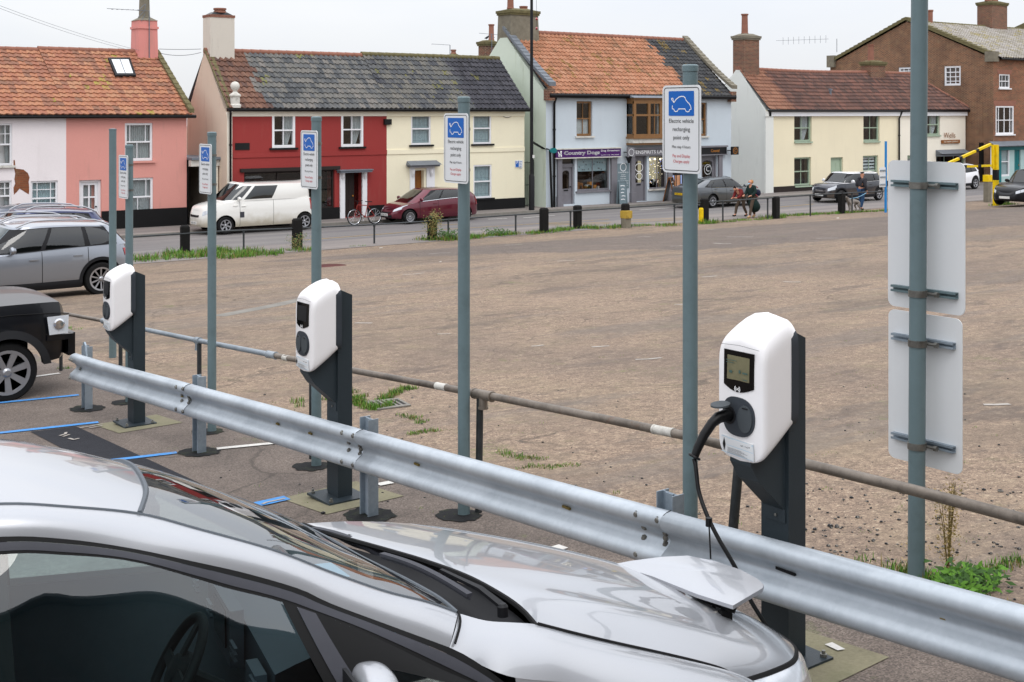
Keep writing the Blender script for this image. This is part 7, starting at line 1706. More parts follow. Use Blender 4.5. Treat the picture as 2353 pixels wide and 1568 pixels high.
sgstrip(-.61,-.565,-.47,-.43,.008,'window_divider','rubber');sgstrip(-.565,-.505,-.43,-.355,.011,'window_divider','plastic_grey');sgstrip(-.505,-.475,-.355,-.325,.008,'window_divider','rubber')
# doors and lower body
for sg,BL_ in ((1,BL),(-1,BF)):
    y=lambda v:-sg*v
    L1=[(-2.5,y(.86),.9),(-2.0,y(.89),.86),(-1.4,y(.90),.82),(-.8,y(.905),.80),(-.4,y(.90),.78),(.1,y(.885),.74)]
    L2=[(-2.5,y(.88),.6),(-1.4,y(.89),.55),(-.4,y(.895),.55),(.25,y(.89),.55)];L3=[(-2.4,y(.84),.25),(-1.4,y(.84),.22),(-.4,y(.84),.22),(.25,y(.85),.22)]
    gmesh(loft(BL_,L1,40,3,Vector((0,-.004*sg,0))),'door_skin','paint_near');gmesh(loft(L1,L2,40,5,Vector((0,.01*sg,0))),'door_skin','paint_near');gmesh(loft(L2,L3,40,4,Vector((0,-.01*sg,0))),'door_skin','paint_near')
# fenders
HG=[(.316,-.68,.949),(.462,-.68,.892),(.618,-.675,.833),(.836,-.66,.752),(1.017,-.63,.678),(1.131,-.6,.623),(1.205,-.58,.57)]
FI=[(.029,-.64,1.022),(.12,-.675,.992),(.22,-.682,.972)]+HG
FO=[(-.051,-.77,.959),(.054,-.80,.891),(.16,-.835,.845),(.35,-.86,.805),(.6,-.875,.752),(.85,-.865,.69),(1.08,-.82,.61),(1.26,-.74,.53),(1.36,-.68,.47)]
FE=[(1.205,-.58,.57),(1.27,-.62,.545),(1.36,-.68,.47)]
gmesh(coons(FI,FO,[FI[0],(-.0,-.70,1.0),FO[0]],FE,50,14,lambda u,v:Vector((0,-.012,.020))*(4*v*(1-v))*min(1,u*4)*(1-u*.5)),'front_wing','paint_near')
b=MB();b.tube([Vector(p)+Vector((0,-.004,.006)) for p in cat([(.029,-.64,1.024),(.015,-.70,1.003),(-.03,-.765,.962)],8)],.0045,5);b.tube([p+Vector((0,0,.002)) for p in cat(HG,40)],.0075,6);b.build('panel_gap','rubber',NC,world=False)
def lower_wing(sg):
    y=lambda v:-sg*v
    top=[(a,sg*b_,c) for a,b_,c in FO[2:]]
    if sg<0: top=[(a,b_,c) for a,b_,c in top]
    # arch cut
    b=MB();n=60;tp=cat(top,n);rows=[];xc,rr=.82,.40
    for j in range(7):
        v=j/6;row=[]
        for p in tp:
            zb=.22
            if abs(p.x-xc)<rr: zb=max(zb,.32+math.sqrt(max(0,rr*rr-(p.x-xc)**2)))
            zb=min(zb,p.z-.02);z=p.z+(zb-p.z)*v;out=.03*math.sin(math.pi*min(1,v*1.1))*(1 if abs(p.x)<1.2 else .4)
            row.append(Vector((p.x,p.y-sg*out if sg>0 else p.y+out,z)))
        rows.append(row)
    gmesh(rows,'front_wing_side','paint_near')
lower_wing(1)
def flip_(P): return [(a,-b_,c) for a,b_,c in P]
FOf=flip_(FO);tp=FOf
rows=[];xc,rr=.82,.40
for j in range(7):
    v=j/6;row=[]
    for p in cat(tp[2:],50):
        zb=.22
        if abs(p.x-xc)<rr: zb=max(zb,.32+math.sqrt(max(0,rr*rr-(p.x-xc)**2)))
        zb=min(zb,p.z-.02);row.append(Vector((p.x,p.y+.03*math.sin(math.pi*min(1,v*1.1)),p.z+(zb-p.z)*v)))
    rows.append(row)
gmesh(rows,'front_wing_side','paint_near')
# bonnet
HR=[(.316,-.68,.949),(.305,-.58,.977),(.265,-.48,1.008),(.191,-.32,1.042),(.102,-.1,1.054),(.001,.12,1.06),(-.126,.45,1.056),(-.194,.7,1.05)]
HF=[(-.194,.7,1.05),(.037,.68,1.035),(.342,.66,.985),(.8,.64,.86),(1.1,.60,.72),(1.3,.55,.60)]
HN=[(1.205,-.58,.57),(1.389,-.5,.545),(1.581,-.38,.512),(1.70,-.25,.485),(1.79,-.1,.462),(1.81,.05,.462),(1.74,.25,.49),(1.55,.42,.54),(1.3,.55,.60)]
def hb(u,v):
    k=4*v*(1-v);z=.045*k*(4*u*(1-u))**.7+.022*k*(1-u)*0+.016*math.exp(-((v-.15)/.055)**2)*min(1,u*3)*(1-u**3)-.012*math.exp(-((v-.27)/.07)**2)*min(1,u*3)*(1-u**3)
    return Vector((0,0,z))
BON=coons(HG,HF,HR,HN,60,60,hb)
bon=gmesh(BON,'bonnet','paint_near')
# edge return of the bonnet (gives the shut line depth)
b=MB();e=[BON[j][0] for j in range(61)];b.tube([p+Vector((-.006,0,-.004)) for p in e],.006,6);b.build('bonnet_seal','rubber',bon,world=False);b=MB();e2=[BON[j][60] for j in range(61)];b.tube([p+Vector((.004,0,-.008)) for p in e2],.009,6);b.build('bonnet_seal','rubber',bon,world=False)
gmesh(coons([(a,-b_,c) for a,b_,c in FI],FOf,[(.029,.64,1.022),(0,.7,1.0),FOf[0]],[(1.205,.58,.57),(1.27,.62,.545),(1.36,.68,.47)],40,8,lambda u,v:Vector((0,.012,.02))*(4*v*(1-v))),'front_wing','paint_near')
# nose and bumper below the bonnet edge
def off(P,da,dc,s=1.0): 
    return [(a+da*(1-.5*abs(b_)/.6),b_*s,c+dc) for a,b_,c in P]
EX=[(1.30,-.70,.50)]+[q for q in HN[1:-1]]+[(1.30,.70,.50)]
N0=[(1.205,-.585,.56)]+off(HN[1:-1],.008,-.012)+[(1.3,.56,.59)]
N1=[(1.30,-.69,.50)]+off(HN[1:-1],.05,-.07,1.12)+[(1.32,.68,.50)]
N2=[(1.34,-.76,.36)]+off(HN[1:-1],.075,-.19,1.2)+[(1.34,.74,.36)]
N3=[(1.30,-.78,.17)]+off(HN[1:-1],.03,-.36,1.2)+[(1.30,.76,.17)]
g_=loft(N0,N1,60,4,Vector((.008,0,.006)));gmesh([r[:26] for r in g_],'headlight','lamp_clear');gmesh([r[25:38] for r in g_],'nose_panel','plastic_dark');gmesh([r[37:] for r in g_],'headlight','lamp_clear')
gmesh(loft(N1,N2,60,4,Vector((.012,0,0))),'bumper','paint_near');gmesh(loft(N2,N3,60,4,Vector((.01,0,0))),'bumper_lower','plastic_dark')
b=MB();b.tube([Vector(p)+Vector((.002,0,-.002)) for p in cat(N0,60)],.010,6);b.build('bonnet_shut_line','rubber',NC,world=False)
# scuttle panel under the windscreen and the wipers
gmesh(coons([(.03,-.645,1.012),(.16,-.69,.965),(.30,-.68,.935)],[(-.223,.66,1.05),(-.2,.69,1.04),(-.19,.7,1.03)],[(a+.004,b_,c-.012) for a,b_,c in WB],[(a-.01,b_,c-.035) for a,b_,c in HR],10,30,lambda u,v:Vector((0,0,-.035*math.sin(math.pi*u)))),'scuttle_panel','plastic_dark')
b=MB();b.tube([Vector((a-.006,b_,c-.004)) for a,b_,c in [tuple(p) for p in cat(HR,40)]],.010,6);b.build('scuttle_seal','rubber',NC,world=False)
def wiper(piv,tip,b0,b1,bn):
    P=[Vector(piv),Vector(piv).lerp(Vector(tip),.35)+Vector((0,0,.02)),Vector(tip)+Vector((0,0,.012))]
    b=MB();b.lathe(Vector(piv)-Vector((0,0,.03)),[(.02,0),(.02,.035),(.012,.045),(0,.046)],n=12)
    for A,B,w0,w1 in ((P[0],P[1],.030,.024),(P[1],P[2],.024,.014)):
        d=(B-A).normalized();s=d.cross(Vector((0,0,1))).normalized();b.prism([A-s*w0/2,A+s*w0/2,B+s*w1/2,B-s*w1/2],(0,0,.012))
    o=b.build('wiper_arm','plastic_dark',NC,world=False,smooth=30);A,B=Vector(b0),Vector(b1);d=(B-A).normalized();s=d.cross(Vector((0,0,1))).normalized();b=MB();Q=[A.lerp(B,i/14)+Vector((0,0,.018*math.sin(math.pi*i/14))) for i in range(15)]
    for p,q in zip(Q,Q[1:]): b.prism([p-s*.012,p+s*.012,q+s*.012,q-s*.012],(0,0,.012));b.prism([p-s*.004-Vector((0,0,.012)),p+s*.004-Vector((0,0,.012)),q+s*.004-Vector((0,0,.012)),q-s*.004-Vector((0,0,.012))],(0,0,.012))
    b.build('wiper_blade','plastic_grey',o,world=False)
wiper((.215,-.60,1.0),(.09,-.30,1.052),(.12,-.52,1.03),(-.045,.02,1.062),0);wiper((.05,.12,1.0),(-.08,.40,1.035),(.0,.16,1.015),(-.18,.60,1.045),0)
# black 4-part interior
b=MB();n=20
D=[(-.02,-.60,.985),(-.10,0,.99),(-.2,.60,.99)];E=[(-.62,-.66,.93),(-.62,0,.95),(-.62,.66,.93)]
g_=loft(E,D,24,8,Vector((0,0,.03)));dsh=gmesh(g_,'dashboard','plastic_grey')
gmesh(loft([(-.62,-.66,.93),(-.62,0,.95),(-.62,.66,.93)],[(-.50,-.66,.55),(-.50,0,.5),(-.50,.66,.55)],24,3,Vector((-.05,0,0))),'dashboard_front','plastic_grey',dsh)
b=MB();b.box((-.655,0.0,.90),(.05,.36,.20));b.box((-.66,-.55,.88),(.04,.16,.09));b.build('dash_console','plastic_grey',dsh,world=False)
b=MB();b.box((-.686,0.0,.92),(.006,.24,.13));b.build('dash_screen','screen_black',dsh,world=False);b=MB()
for y in (-.62,-.26,.26,.60): 
    for k in range(3): b.box((-.683,y,.865+.022*k),(.012,.10,.007))
b.build('air_vent','plastic_grey',dsh,world=False)
sw=Vector((-.90,-.38,.90));b=MB();na=Vector((-.86,0,.51)).normalized();e1=Vector((0,1,0));e2=na.cross(e1);ring=[sw+(e1*math.cos(t)+e2*math.sin(t)*.97)*.185 for t in [2*math.pi*i/36 for i in range(37)]];b.tube(ring,.017,10,cap=False);st=b.build('steering_wheel','rubber',NC,world=False,smooth=True)
b=MB();b.lathe(sw-na*.03,[(.0,.05),(.05,.045),(.07,.02),(.07,0)],ax=tuple(na),n=20);
for s in (1,-1): b.prism([sw+e1*s*.05+e2*.02,sw+e1*s*.17+e2*.018,sw+e1*s*.17-e2*.018,sw+e1*s*.05-e2*.02],na*.01)
b.prism([sw+e2*-.05+e1*.02,sw+e2*-.17+e1*.02,sw+e2*-.17-e1*.02,sw+e2*-.05-e1*.02],na*.01);b.tube([sw,sw-na*.35],.03,10);b.build('wheel_hub','rubber',st,world=False)
b=MB();b.box((-1.0,0,1.0),(.01,.01,.01))
for y in (-.40,.40):
    b=MB();b.box((-1.62,y,.80),(.14,.48,.70),0,Matrix.Rotation(-.22,3,'Y'));b.box((-1.30,y,.48),(.5,.48,.16));b.box((-1.73,y,1.22),(.10,.26,.16));sm=b.build('seat','wsfit',NC,world=False);sm.modifiers.new('bevel','BEVEL').width=.04
b=MB();b.box((-2.35,0,.75),(.2,1.3,.7));b.build('rear_bench','wsfit',NC,world=False)
b=MB();b.add([(-2.7,-.82,.2),(.9,-.82,.2),(.9,.82,.2),(-2.7,.82,.2)],[(0,1,2,3)]);b.add([(-2.7,-.82,.3),(-.4,-.82,.3),(-.4,.82,.3),(-2.7,.82,.3)],[(0,1,2,3)]);b.add([(-.45,-.8,.2),(-.45,.8,.2),(-.3,.7,.95),(-.3,-.7,.95)],[(0,1,2,3)]);b.build('floorpan','plastic_grey',NC,world=False)
# door cards and pillars inside, headliner
for s in (1,-1):
    gmesh(loft([(-2.4,-.80*s,.97),(-1.4,-.83*s,.92),(-.3,-.83*s,.87)],[(-2.4,-.8*s,.3),(-1.4,-.82*s,.3),(-.3,-.82*s,.3)],12,3,Vector((0,0,0))),'door_lining','wsfit');
    b=MB();b.prism([(-1.52,-.86*s,.93),(-1.40,-.86*s,.93),(-1.44,-.665*s,1.45),(-1.54,-.665*s,1.45)],(0,.05*s,0));b.build('door_pillar','rubber',NC,world=False)
gmesh([[p-Vector((0,0,.035)) for p in r] for r in coons([(a,b_+.02,c) for a,b_,c in GUr],[(a,b_-.02,c) for a,b_,c in GFr],RR,WT,20,12,lambda u,v:Vector((0,0,.06*4*v*(1-v)*(1-u**4))))],'headliner','plastic_grey')
b=MB();b.box((-.93,0,1.36),(.03,.24,.07));b.tube([(-.93,0,1.4),(-.90,0,1.46)],.012,6);b.build('rear_view_mirror','rubber',NC,world=False)
b=MB();b.add([(-.34,.02,1.006),(-.18,.0,1.006),(-.2,.22,1.006),(-.36,.24,1.006)],[(0,1,2,3)]);b.add([(-.28,-.62,.985),(-.15,-.63,.985),(-.16,-.52,.985),(-.29,-.51,.985)],[(0,1,2,3)]);b.build('parking_ticket','mask_blue',NC,world=False)
# tail: closes the rear of the car (outside the picture)
T1=[(-2.75,-.60,1.30),(-2.95,-.4,1.33),(-3.0,0,1.34),(-2.95,.4,1.33),(-2.75,.60,1.30)];T0=[(-2.75,-.50,1.40),(-2.85,-.3,1.42),(-2.88,0,1.43),(-2.85,.3,1.42),(-2.75,.50,1.40)];T2=[(-2.5,-.86,.95),(-2.95,-.7,.95),(-3.1,0,.97),(-2.95,.7,.95),(-2.5,.86,.95)];T3=[(-2.5,-.88,.55),(-3.0,-.75,.5),(-3.18,0,.5),(-3.0,.75,.5),(-2.5,.88,.55)];T4=[(-2.4,-.84,.25),(-2.9,-.7,.25),(-3.05,0,.25),(-2.9,.7,.25),(-2.4,.84,.25)]
gmesh(loft(T0,T1,20,2,Vector((0,0,0))),'spoiler','paint_near');gmesh(loft(T1,T2,20,4,Vector((-.03,0,0))),'rear_window','dark_glass');gmesh(loft(T2,T3,20,4,Vector((-.03,0,0))),'tailgate','paint_near');gmesh(loft(T3,T4,20,3,Vector((-.02,0,0))),'rear_bumper','paint_near')
for s in (1,-1): b=MB();b.prism([(-2.78,-.80*s,.78),(-2.6,-.885*s,.80),(-2.62,-.875*s,.99),(-2.8,-.78*s,1.0)],(-.03,-.015*s,0));b.build('tail_light','lamp_red',NC,world=False)
for c in (.82,-1.9):
    for s in (1,-1): wheel(NC,c,s*.78,.315,.21,.215,5,s)
for c in (-1.9,):
    for s in (1,-1): b=MB();b.tube([(c+.38*math.cos(t),s*.893,.32+.38*math.sin(t)) for t in [math.pi*i/16 for i in range(17)]],.02,6);b.build('arch_trim','rubber',NC,world=False)
# door mirror
mc=Vector((-.395,-1.0,.945));b=MB();NU,NV=24,14
for j in range(NV+1):
    ph=-math.pi/2+math.pi*j/NV
    for i in range(NU):
        t=2*math.pi*i/NU;x,y,z=math.cos(ph)*math.cos(t),math.cos(ph)*math.sin(t),math.sin(ph)
        f=lambda q:math.copysign(abs(q)**.75,q);b.v.append(tuple(mc+Vector((f(x)*.085*(1.0 if x>0 else .55),f(y)*.125,f(z)*.085))))
b.f=[(j*NU+i,j*NU+(i+1)%NU,(j+1)*NU+(i+1)%NU,(j+1)*NU+i) for j in range(NV) for i in range(NU)];b.m=[0]*len(b.f);mm=b.build('door_mirror','paint_near',NC,world=False,smooth='all')
b=MB();b.prism([(-.47,-.86,.93),(-.36,-.86,.93),(-.36,-.86,.87),(-.47,-.86,.87)],(0,-.10,-.0));b.box((-.452,-1.0,.945),(.012,.19,.12));b.build('mirror_base','plastic_dark',mm,world=False)
# raised charging lid, hinges, port and gas strut
LD=[(1.114,.28,.80),(1.177,.228,.82),(1.301,.169,.835),(1.405,.116,.84),(1.488,.014,.83),(1.552,-.088,.81),(1.580,-.17,.79),(1.576,-.223,.78),(1.553,-.246,.775),(1.36,-.315,.752),(1.284,-.152,.765),(1.207,.085,.785)]
P=[Vector(p) for p in LD];P=perim3=[]
Q=[Vector(p) for p in LD];cen=sum(Q,Vector())/len(Q);b=MB();RG=6
for r_ in range(RG+1):
    f=1-r_/RG
    for q in Q: b.v.append(tuple(cen+(q-cen)*f+Vector((0,0,.016*(1-f*f)))))
k=len(Q);b.f=[(r_*k+i,r_*k+(i+1)%k,(r_+1)*k+(i+1)%k,(r_+1)*k+i) for r_ in range(RG) for i in range(k)];b.m=[0]*len(b.f);lid=b.build('charging_lid','paint_near',NC,world=False,smooth='all')
b=MB();b.add([q-Vector((0,0,.0)) for q in Q]+[q-Vector((0,0,.016)) for q in Q],[(i,(i+1)%k,k+(i+1)%k,k+i) for i in range(k)]+[tuple(range(2*k-1,k-1,-1))]);b.build('lid_edge','alloy',lid,world=False)
def hinge(p):
    p=Vector(p);b=MB();b.box(p,(.03,.05,.05),0,Matrix.Rotation(.5,3,'Y'));b.box(p+Vector((-.03,0,-.035)),(.05,.035,.04));b.tube([p+Vector((-.02,-.03,-.01)),p+Vector((-.02,.03,-.01))],.014,8);b.build('lid_hinge','rubber',lid,world=False)
hinge((1.19,.19,.755));hinge((1.40,-.235,.725))
pt=Vector((1.38,.0,.70));b=MB();b.box(pt+Vector((0,0,-.03)),(.10,.26,.09),0,Matrix.Rotation(-.5,3,'Y'));po=b.build('charging_port','plastic_dark',NC,world=False)
b=MB()
b.lathe(pt+Vector((-.03,.09,.045)),[(.045,0),(.045,.012),(.035,.02),(.0,.02)],ax=(-.3,-.2,1),n=20);b.build('port_cap','lamp_orange',po,world=False)
b=MB();b.lathe(pt+Vector((0,-.04,.03)),[(.035,0),(.035,.045),(.0,.045)],ax=(.6,0,1),n=18);b.tube([pt+Vector((-.02,-.17,.03)),pt+Vector((-.02,-.15,-.10))],.008,6);b.build('port_socket','rubber',po,world=False)
# ================================================================ PEOPLE, DOG, BICYCLE
def skinmesh(name,nodes,edges,mt,parent,sub=2,smooth=True,root=None):
    me=bpy.data.meshes.new(name);keys=list(nodes);ix={k:i for i,k in enumerate(keys)}
    me.from_pydata([nodes[k][:3] for k in keys],[(ix[a],ix[b]) for a,b in edges],[]);ob=bpy.data.objects.new(name,me);COL.objects.link(ob)
    sk=ob.modifiers.new('s','SKIN');sk.use_smooth_shade=True
    L=me.skin_vertices[0].data
    for k in keys: 
        r=nodes[k][3];r=r if isinstance(r,tuple) else (r,r);L[ix[k]].radius=r
    L[ix[root] if root else 0].use_root=True
    ss=ob.modifiers.new('u','SUBSURF');ss.levels=sub;ss.render_levels=sub
    dg=bpy.context.evaluated_depsgraph_get();dg.update();m2=bpy.data.meshes.new_from_object(ob.evaluated_get(dg));bpy.data.objects.remove(ob)
    m2.materials.clear();m2.materials.append(M[mt]);o=bpy.data.objects.new(name,m2);COL.objects.link(o);o.parent=parent;return o
def person(label,loc,rz,J,cloth,hair='hair_dark',s=1.0,pieces=()):
    """J: joints (x forward,y left,z up). hands get five short finger chains"""
    T=thing('person',label,'person',loc,rz);T.scale=(s,s,s)
    Rr=dict(pelvis=.125,chest=.15,neck=.055,head0=.07,head1=.095,head2=.07,shl=.06,shr=.06,ell=.043,elr=.043,wrl=.03,wrr=.03,pal=.035,par=.035,hil=.088,hir=.088,knl=.058,knr=.058,anl=.042,anr=.042,tol=.035,tor=.035,hel=.04,her=.04)
    P={k:(*J[k],Rr[k]) for k in Rr if k in J}
    E=[('pelvis','chest'),('chest','neck'),('neck','head0'),('head0','head1'),('head1','head2')]
    for q in 'lr': E+=[('chest','sh'+q),('sh'+q,'el'+q),('el'+q,'wr'+q),('wr'+q,'pa'+q),('pelvis','hi'+q),('hi'+q,'kn'+q),('kn'+q,'an'+q),('an'+q,'to'+q)]
    for q in 'lr':
        w=Vector(J['wr'+q]);p=Vector(J['pa'+q]);d=(p-w).normalized();sd=d.cross(Vector((0,0,1)));sd=sd.normalized() if sd.length>.1 else Vector((1,0,0));up=sd.cross(d)
        for i in range(4):
            o=p+sd*(.03-.02*i);a=o+d*.045+up*-.004;c=a+d*(.035-.004*abs(i-1))-up*.018
            P[f'f{q}{i}a']=(*a,.0095);P[f'f{q}{i}b']=(*c,.008);E+=[('pa'+q,f'f{q}{i}a'),(f'f{q}{i}a',f'f{q}{i}b')]
        a=w.lerp(p,.6)+sd*.045;c=a+d*.035+sd*.012;P[f't{q}a']=(*a,.011);P[f't{q}b']=(*c,.009);E+=[('pa'+q,f't{q}a'),(f't{q}a',f't{q}b')]
    body=skinmesh('body',P,E,'skin',T,2,root='pelvis')
    # face: eyes, nose, mouth, ears
    h1=Vector(J['head1']);h0=Vector(J['head0']);up=(Vector(J['head2'])-h0).normalized();fw=Vector(J.get('face',(1,0,0))).normalized();fw=(fw-up*fw.dot(up)).normalized();sd=up.cross(fw)
    b=MB();b.lathe(h1+fw*.085-up*.015,[(.012,0),(.017,.012),(.0,.03)],ax=tuple(fw-up*.5),n=8);b.build('nose','skin',T,world=False,smooth=True)
    for q in (1,-1):
        b=MB();b.lathe(h1+fw*.078+sd*q*.032+up*.012,[(.012,0),(.009,.007),(0,.009)],ax=tuple(fw),n=8);b.build('eye','hair_dark',T,world=False)
        b=MB();b.lathe(h1+sd*q*.085,[(.026,0),(.026,.012),(.0,.016)],ax=tuple(sd*q-fw*.3),n=10);b.build('ear','skin',T,world=False)
    b=MB();b.box(h1+fw*.082-up*.05,(.012,.04,.008),0,Matrix((fw,sd,up)).transposed());b.build('mouth','terracotta',T,world=False)
    for nm,mt,nodes,edges in cloth:
        N_={}
        for k,v in nodes.items():
            if isinstance(v,tuple) and len(v)==4: N_[k]=v
            else: N_[k]=(*J[k.rstrip('_')],v)
        skinmesh(nm,N_,edges,mt,T,2)
    return T,h1,fw,up,sd
def legs(r=1.0,long=True):
    n={'pelvis':.135*r,'hil':.105*r,'hir':.105*r,'knl':.078*r,'knr':.078*r};e=[('pelvis','hil'),('pelvis','hir'),('hil','knl'),('hir','knr')]
    if long: n.update({'anl':.062*r,'anr':.062*r});e+=[('knl','anl'),('knr','anr')]
    return n,e
def top(r=1.0):
    n={'pelvis':.155*r,'chest':.175*r,'shl':.085*r,'shr':.085*r,'ell':.065*r,'elr':.065*r,'wrl':.05*r,'wrr':.05*r};e=[('pelvis','chest'),('chest','shl'),('chest','shr'),('shl','ell'),('shr','elr'),('ell','wrl'),('elr','wrr')];return n,e
def shoes(T,J,mt):
    for q in 'lr': skinmesh('shoe',{'a':(*(Vector(J['an'+q])+Vector((-.04,0,-.03))),.048),'b':(*(Vector(J['to'+q])+Vector((-.03,0,.0))),.045),'c':(*(Vector(J['to'+q])+Vector((.05,0,0))),.032)},[('a','b'),('b','c')],mt,T,2)
J0=dict(pelvis=(0,0,.95),chest=(.02,0,1.28),neck=(.03,0,1.47),head0=(.04,0,1.54),head1=(.055,0,1.63),head2=(.05,0,1.71),shl=(.02,.19,1.40),shr=(.02,-.19,1.40),ell=(-.02,.24,1.12),elr=(-.02,-.24,1.12),wrl=(.06,.24,.88),wrr=(.06,-.24,.88),pal=(.08,.24,.80),par=(.08,-.24,.80),hil=(0,.09,.90),hir=(0,-.09,.90),knl=(.14,.09,.50),knr=(-.02,-.09,.50),anl=(.22,.09,.09),anr=(-.26,-.09,.14),tol=(.34,.09,.04),tor=(-.14,-.09,.04))
def JJ(**k): d=dict(J0);d.update(k);return d
# bent-over walker in a plaid shirt (moving left)
g=gnd(1702,498);J=JJ(pelvis=(-.08,0,.86),chest=(.06,0,1.13),neck=(.20,0,1.24),head0=(.26,0,1.26),head1=(.33,.0,1.27),head2=(.38,0,1.29),face=(.4,0,-1),shl=(.12,.19,1.2),shr=(.12,-.19,1.2),ell=(.20,.25,.95),elr=(.18,-.24,.93),wrl=(.36,.16,.86),wrr=(.34,-.15,.84),pal=(.42,.13,.87),par=(.40,-.12,.84),hil=(-.08,.09,.82),hir=(-.08,-.09,.82),knl=(-.10,.09,.45),knr=(.16,-.09,.47),anl=(-.28,.09,.12),anr=(.24,-.09,.09),tol=(-.18,.09,.04),tor=(.36,-.09,.04))
ln,le=legs(.95);tn,te=top(1.12)
T,h1,fw,up,sd=person('person bending forward in a red plaid shirt, khaki trousers and dark shoes',(g.x,g.y,0.01),R(172),J,[('trousers','khaki',ln,le),('shirt','plaid',tn,te)])
skinmesh('hair',{'a':(*(h1+up*.05-fw*.02),.125),'b':(*(h1-fw*.05-up*.01),.11)},[('a','b')],'hair_dark',T);shoes(T,J,'boot')
skinmesh('shirt_tail',{'a':(-.10,0,.92,.16),'b':(-.14,0,.72,.165)},[('a','b')],'plaid',T);skinmesh('undershirt',{'a':(-.08,0,.74,.15),'b':(-.07,.02,.68,.155)},[('a','b')],'white_cloth',T)
# companion with dark green coat, mask and rucksack
g=gnd(1728,501);J=JJ(chest=(.05,0,1.30),neck=(.09,0,1.46),head0=(.10,0,1.53),head1=(.12,0,1.61),head2=(.11,0,1.70),ell=(.06,.27,1.14),elr=(.10,-.25,1.14),wrl=(.26,.22,1.02),wrr=(.28,-.2,1.02),pal=(.33,.2,1.0),par=(.35,-.18,1.0),pelvis=(-.02,0,.95))
ln,le=legs(1.0);tn,te=top(1.22);tn['skirt1_']=(-.06,0,.72,.24);tn['skirt2_']=(-.16,0,.46,.30);tn['skirt3_']=(-.34,0,.30,.20);te=te+[('pelvis','skirt1_'),('skirt1_','skirt2_'),('skirt2_','skirt3_')]
T,h1,fw,up,sd=person('person in a long dark green coat with a blue face mask and navy rucksack',(g.x,g.y,0.01),R(176),J,[('trousers','khaki',ln,le),('coat','coat_green',tn,te)])
skinmesh('hair',{'a':(*(h1+up*.045-fw*.03),.125),'b':(*(h1-fw*.08),.11),'c':(*(h1-fw*.18-up*.03),.06)},[('a','b'),('b','c')],'hair_blond',T);shoes(T,J,'straw')
skinmesh('face_mask',{'a':(*(h1+fw*.07-up*.03),.08),'b':(*(h1+fw*.06-up*.065),.07)},[('a','b')],'mask_blue',T)
RS=thing('rucksack','navy rucksack with red straps on the back of the masked walker','rucksack',(g.x+.33,g.y,1.12));b=MB()
skinmesh('bag',{'a':(0,0,-.16,.17),'b':(.02,0,.02,.19),'c':(0,0,.18,.13)},[('a','b'),('b','c')],'navy',RS)
for q in (1,-1): b=MB();b.tube([(-.08,q*.12,.24),(-.20,q*.15,.3),(-.30,q*.15,.2),(-.28,q*.17,-.05),(-.1,q*.16,-.18)],.022,8);b.build('strap','lamp_red',RS,world=False)
# man with hat walking the dog
g=gnd(1979,483);J=JJ(chest=(.03,0,1.28),head1=(.065,0,1.63),ell=(-.08,.25,1.12),elr=(.02,-.25,1.12),wrl=(.20,.22,1.08),wrr=(.14,-.22,.90),pal=(.28,.2,1.10),par=(.17,-.2,.82),knl=(.05,.09,.5),anl=(.02,.09,.08),tol=(.14,.09,.04),knr=(.02,-.09,.5),anr=(-.10,-.09,.10),tor=(.02,-.09,.04),face=(1,0,-.35))
ln,le=legs(1.0);tn,te=top(1.15)
T,h1,fw,up,sd=person('person in a dark grey jacket, jeans and black woolly hat walking a dog',(g.x,g.y,0.01),R(-12),J,[('jeans','denim',ln,le),('jacket','jacket_grey',tn,te)],s=1.06)
skinmesh('hat',{'a':(*(h1+up*.05-fw*.01),.14),'b':(*(h1+up*.13-fw*.02),.10)},[('a','b')],'hat_black',T);skinmesh('hood',{'a':(-.08,.06,1.47,.09),'b':(-.10,-.06,1.47,.09)},[('a','b')],'jacket_grey',T);shoes(T,J,'boot')
b=MB();w=PM(T)@Vector((.33,.2,1.12));b.box(w,(.16,.05,.07));tag(b.build('pouch','orange_red'),'small orange-red pouch in the hand of the dog walker','pouch')
# dog
def dog(px,rz,label,mt):
    g=gnd(*px);T=thing('dog',label,'dog',(g.x,g.y,.012),rz);s=1.15
    n={'rump':(-.26,0,.44,.095),'loin':(-.12,0,.47,.085),'rib':(.06,0,.46,.115),'chest':(.20,0,.46,.12),'neck':(.31,0,.56,.065),'poll':(.38,0,.66,.062),'muz':(.48,0,.63,.036),'nose':(.55,0,.61,.026),'t1':(-.34,0,.42,.028),'t2':(-.42,0,.32,.018),'t3':(-.46,0,.24,.012)}
    e=[('loin','rump'),('loin','rib'),('rib','chest'),('chest','neck'),('neck','poll'),('poll','muz'),('muz','nose'),('rump','t1'),('t1','t2'),('t2','t3')]
    for q,y,st in (('l',.075,.05),('r',-.075,-.05)):
        n.update({'fs'+q:(.20,y,.38,.055),'fe'+q:(.17+st*.3,y,.26,.036),'fw'+q:(.19+st,y,.12,.024),'ff'+q:(.22+st*1.2,y,.025,.024),'hs'+q:(-.27,y,.38,.07),'hk'+q:(-.20-st*.5,y,.27,.048),'hh'+q:(-.32-st,y,.15,.026),'hf'+q:(-.29-st,y,.028,.024)})
        e+=[('chest','fs'+q),('fs'+q,'fe'+q),('fe'+q,'fw'+q),('fw'+q,'ff'+q),('rump','hs'+q),('hs'+q,'hk'+q),('hk'+q,'hh'+q),('hh'+q,'hf'+q)]
    skinmesh('body',n,e,mt,T,2,root='loin')
    for q in (1,-1): b=MB();b.prism([(.36,q*.04,.71),(.40,q*.055,.70),(.37,q*.085,.62)],(.0,0,.02));b.build('ear','hair_dark',T,world=False)
    T.scale=(s,s,s);return T
dg_=dog((1960,489),R(175),'grey and white dog on a blue lead beside the person with the woolly hat','dog_grey')
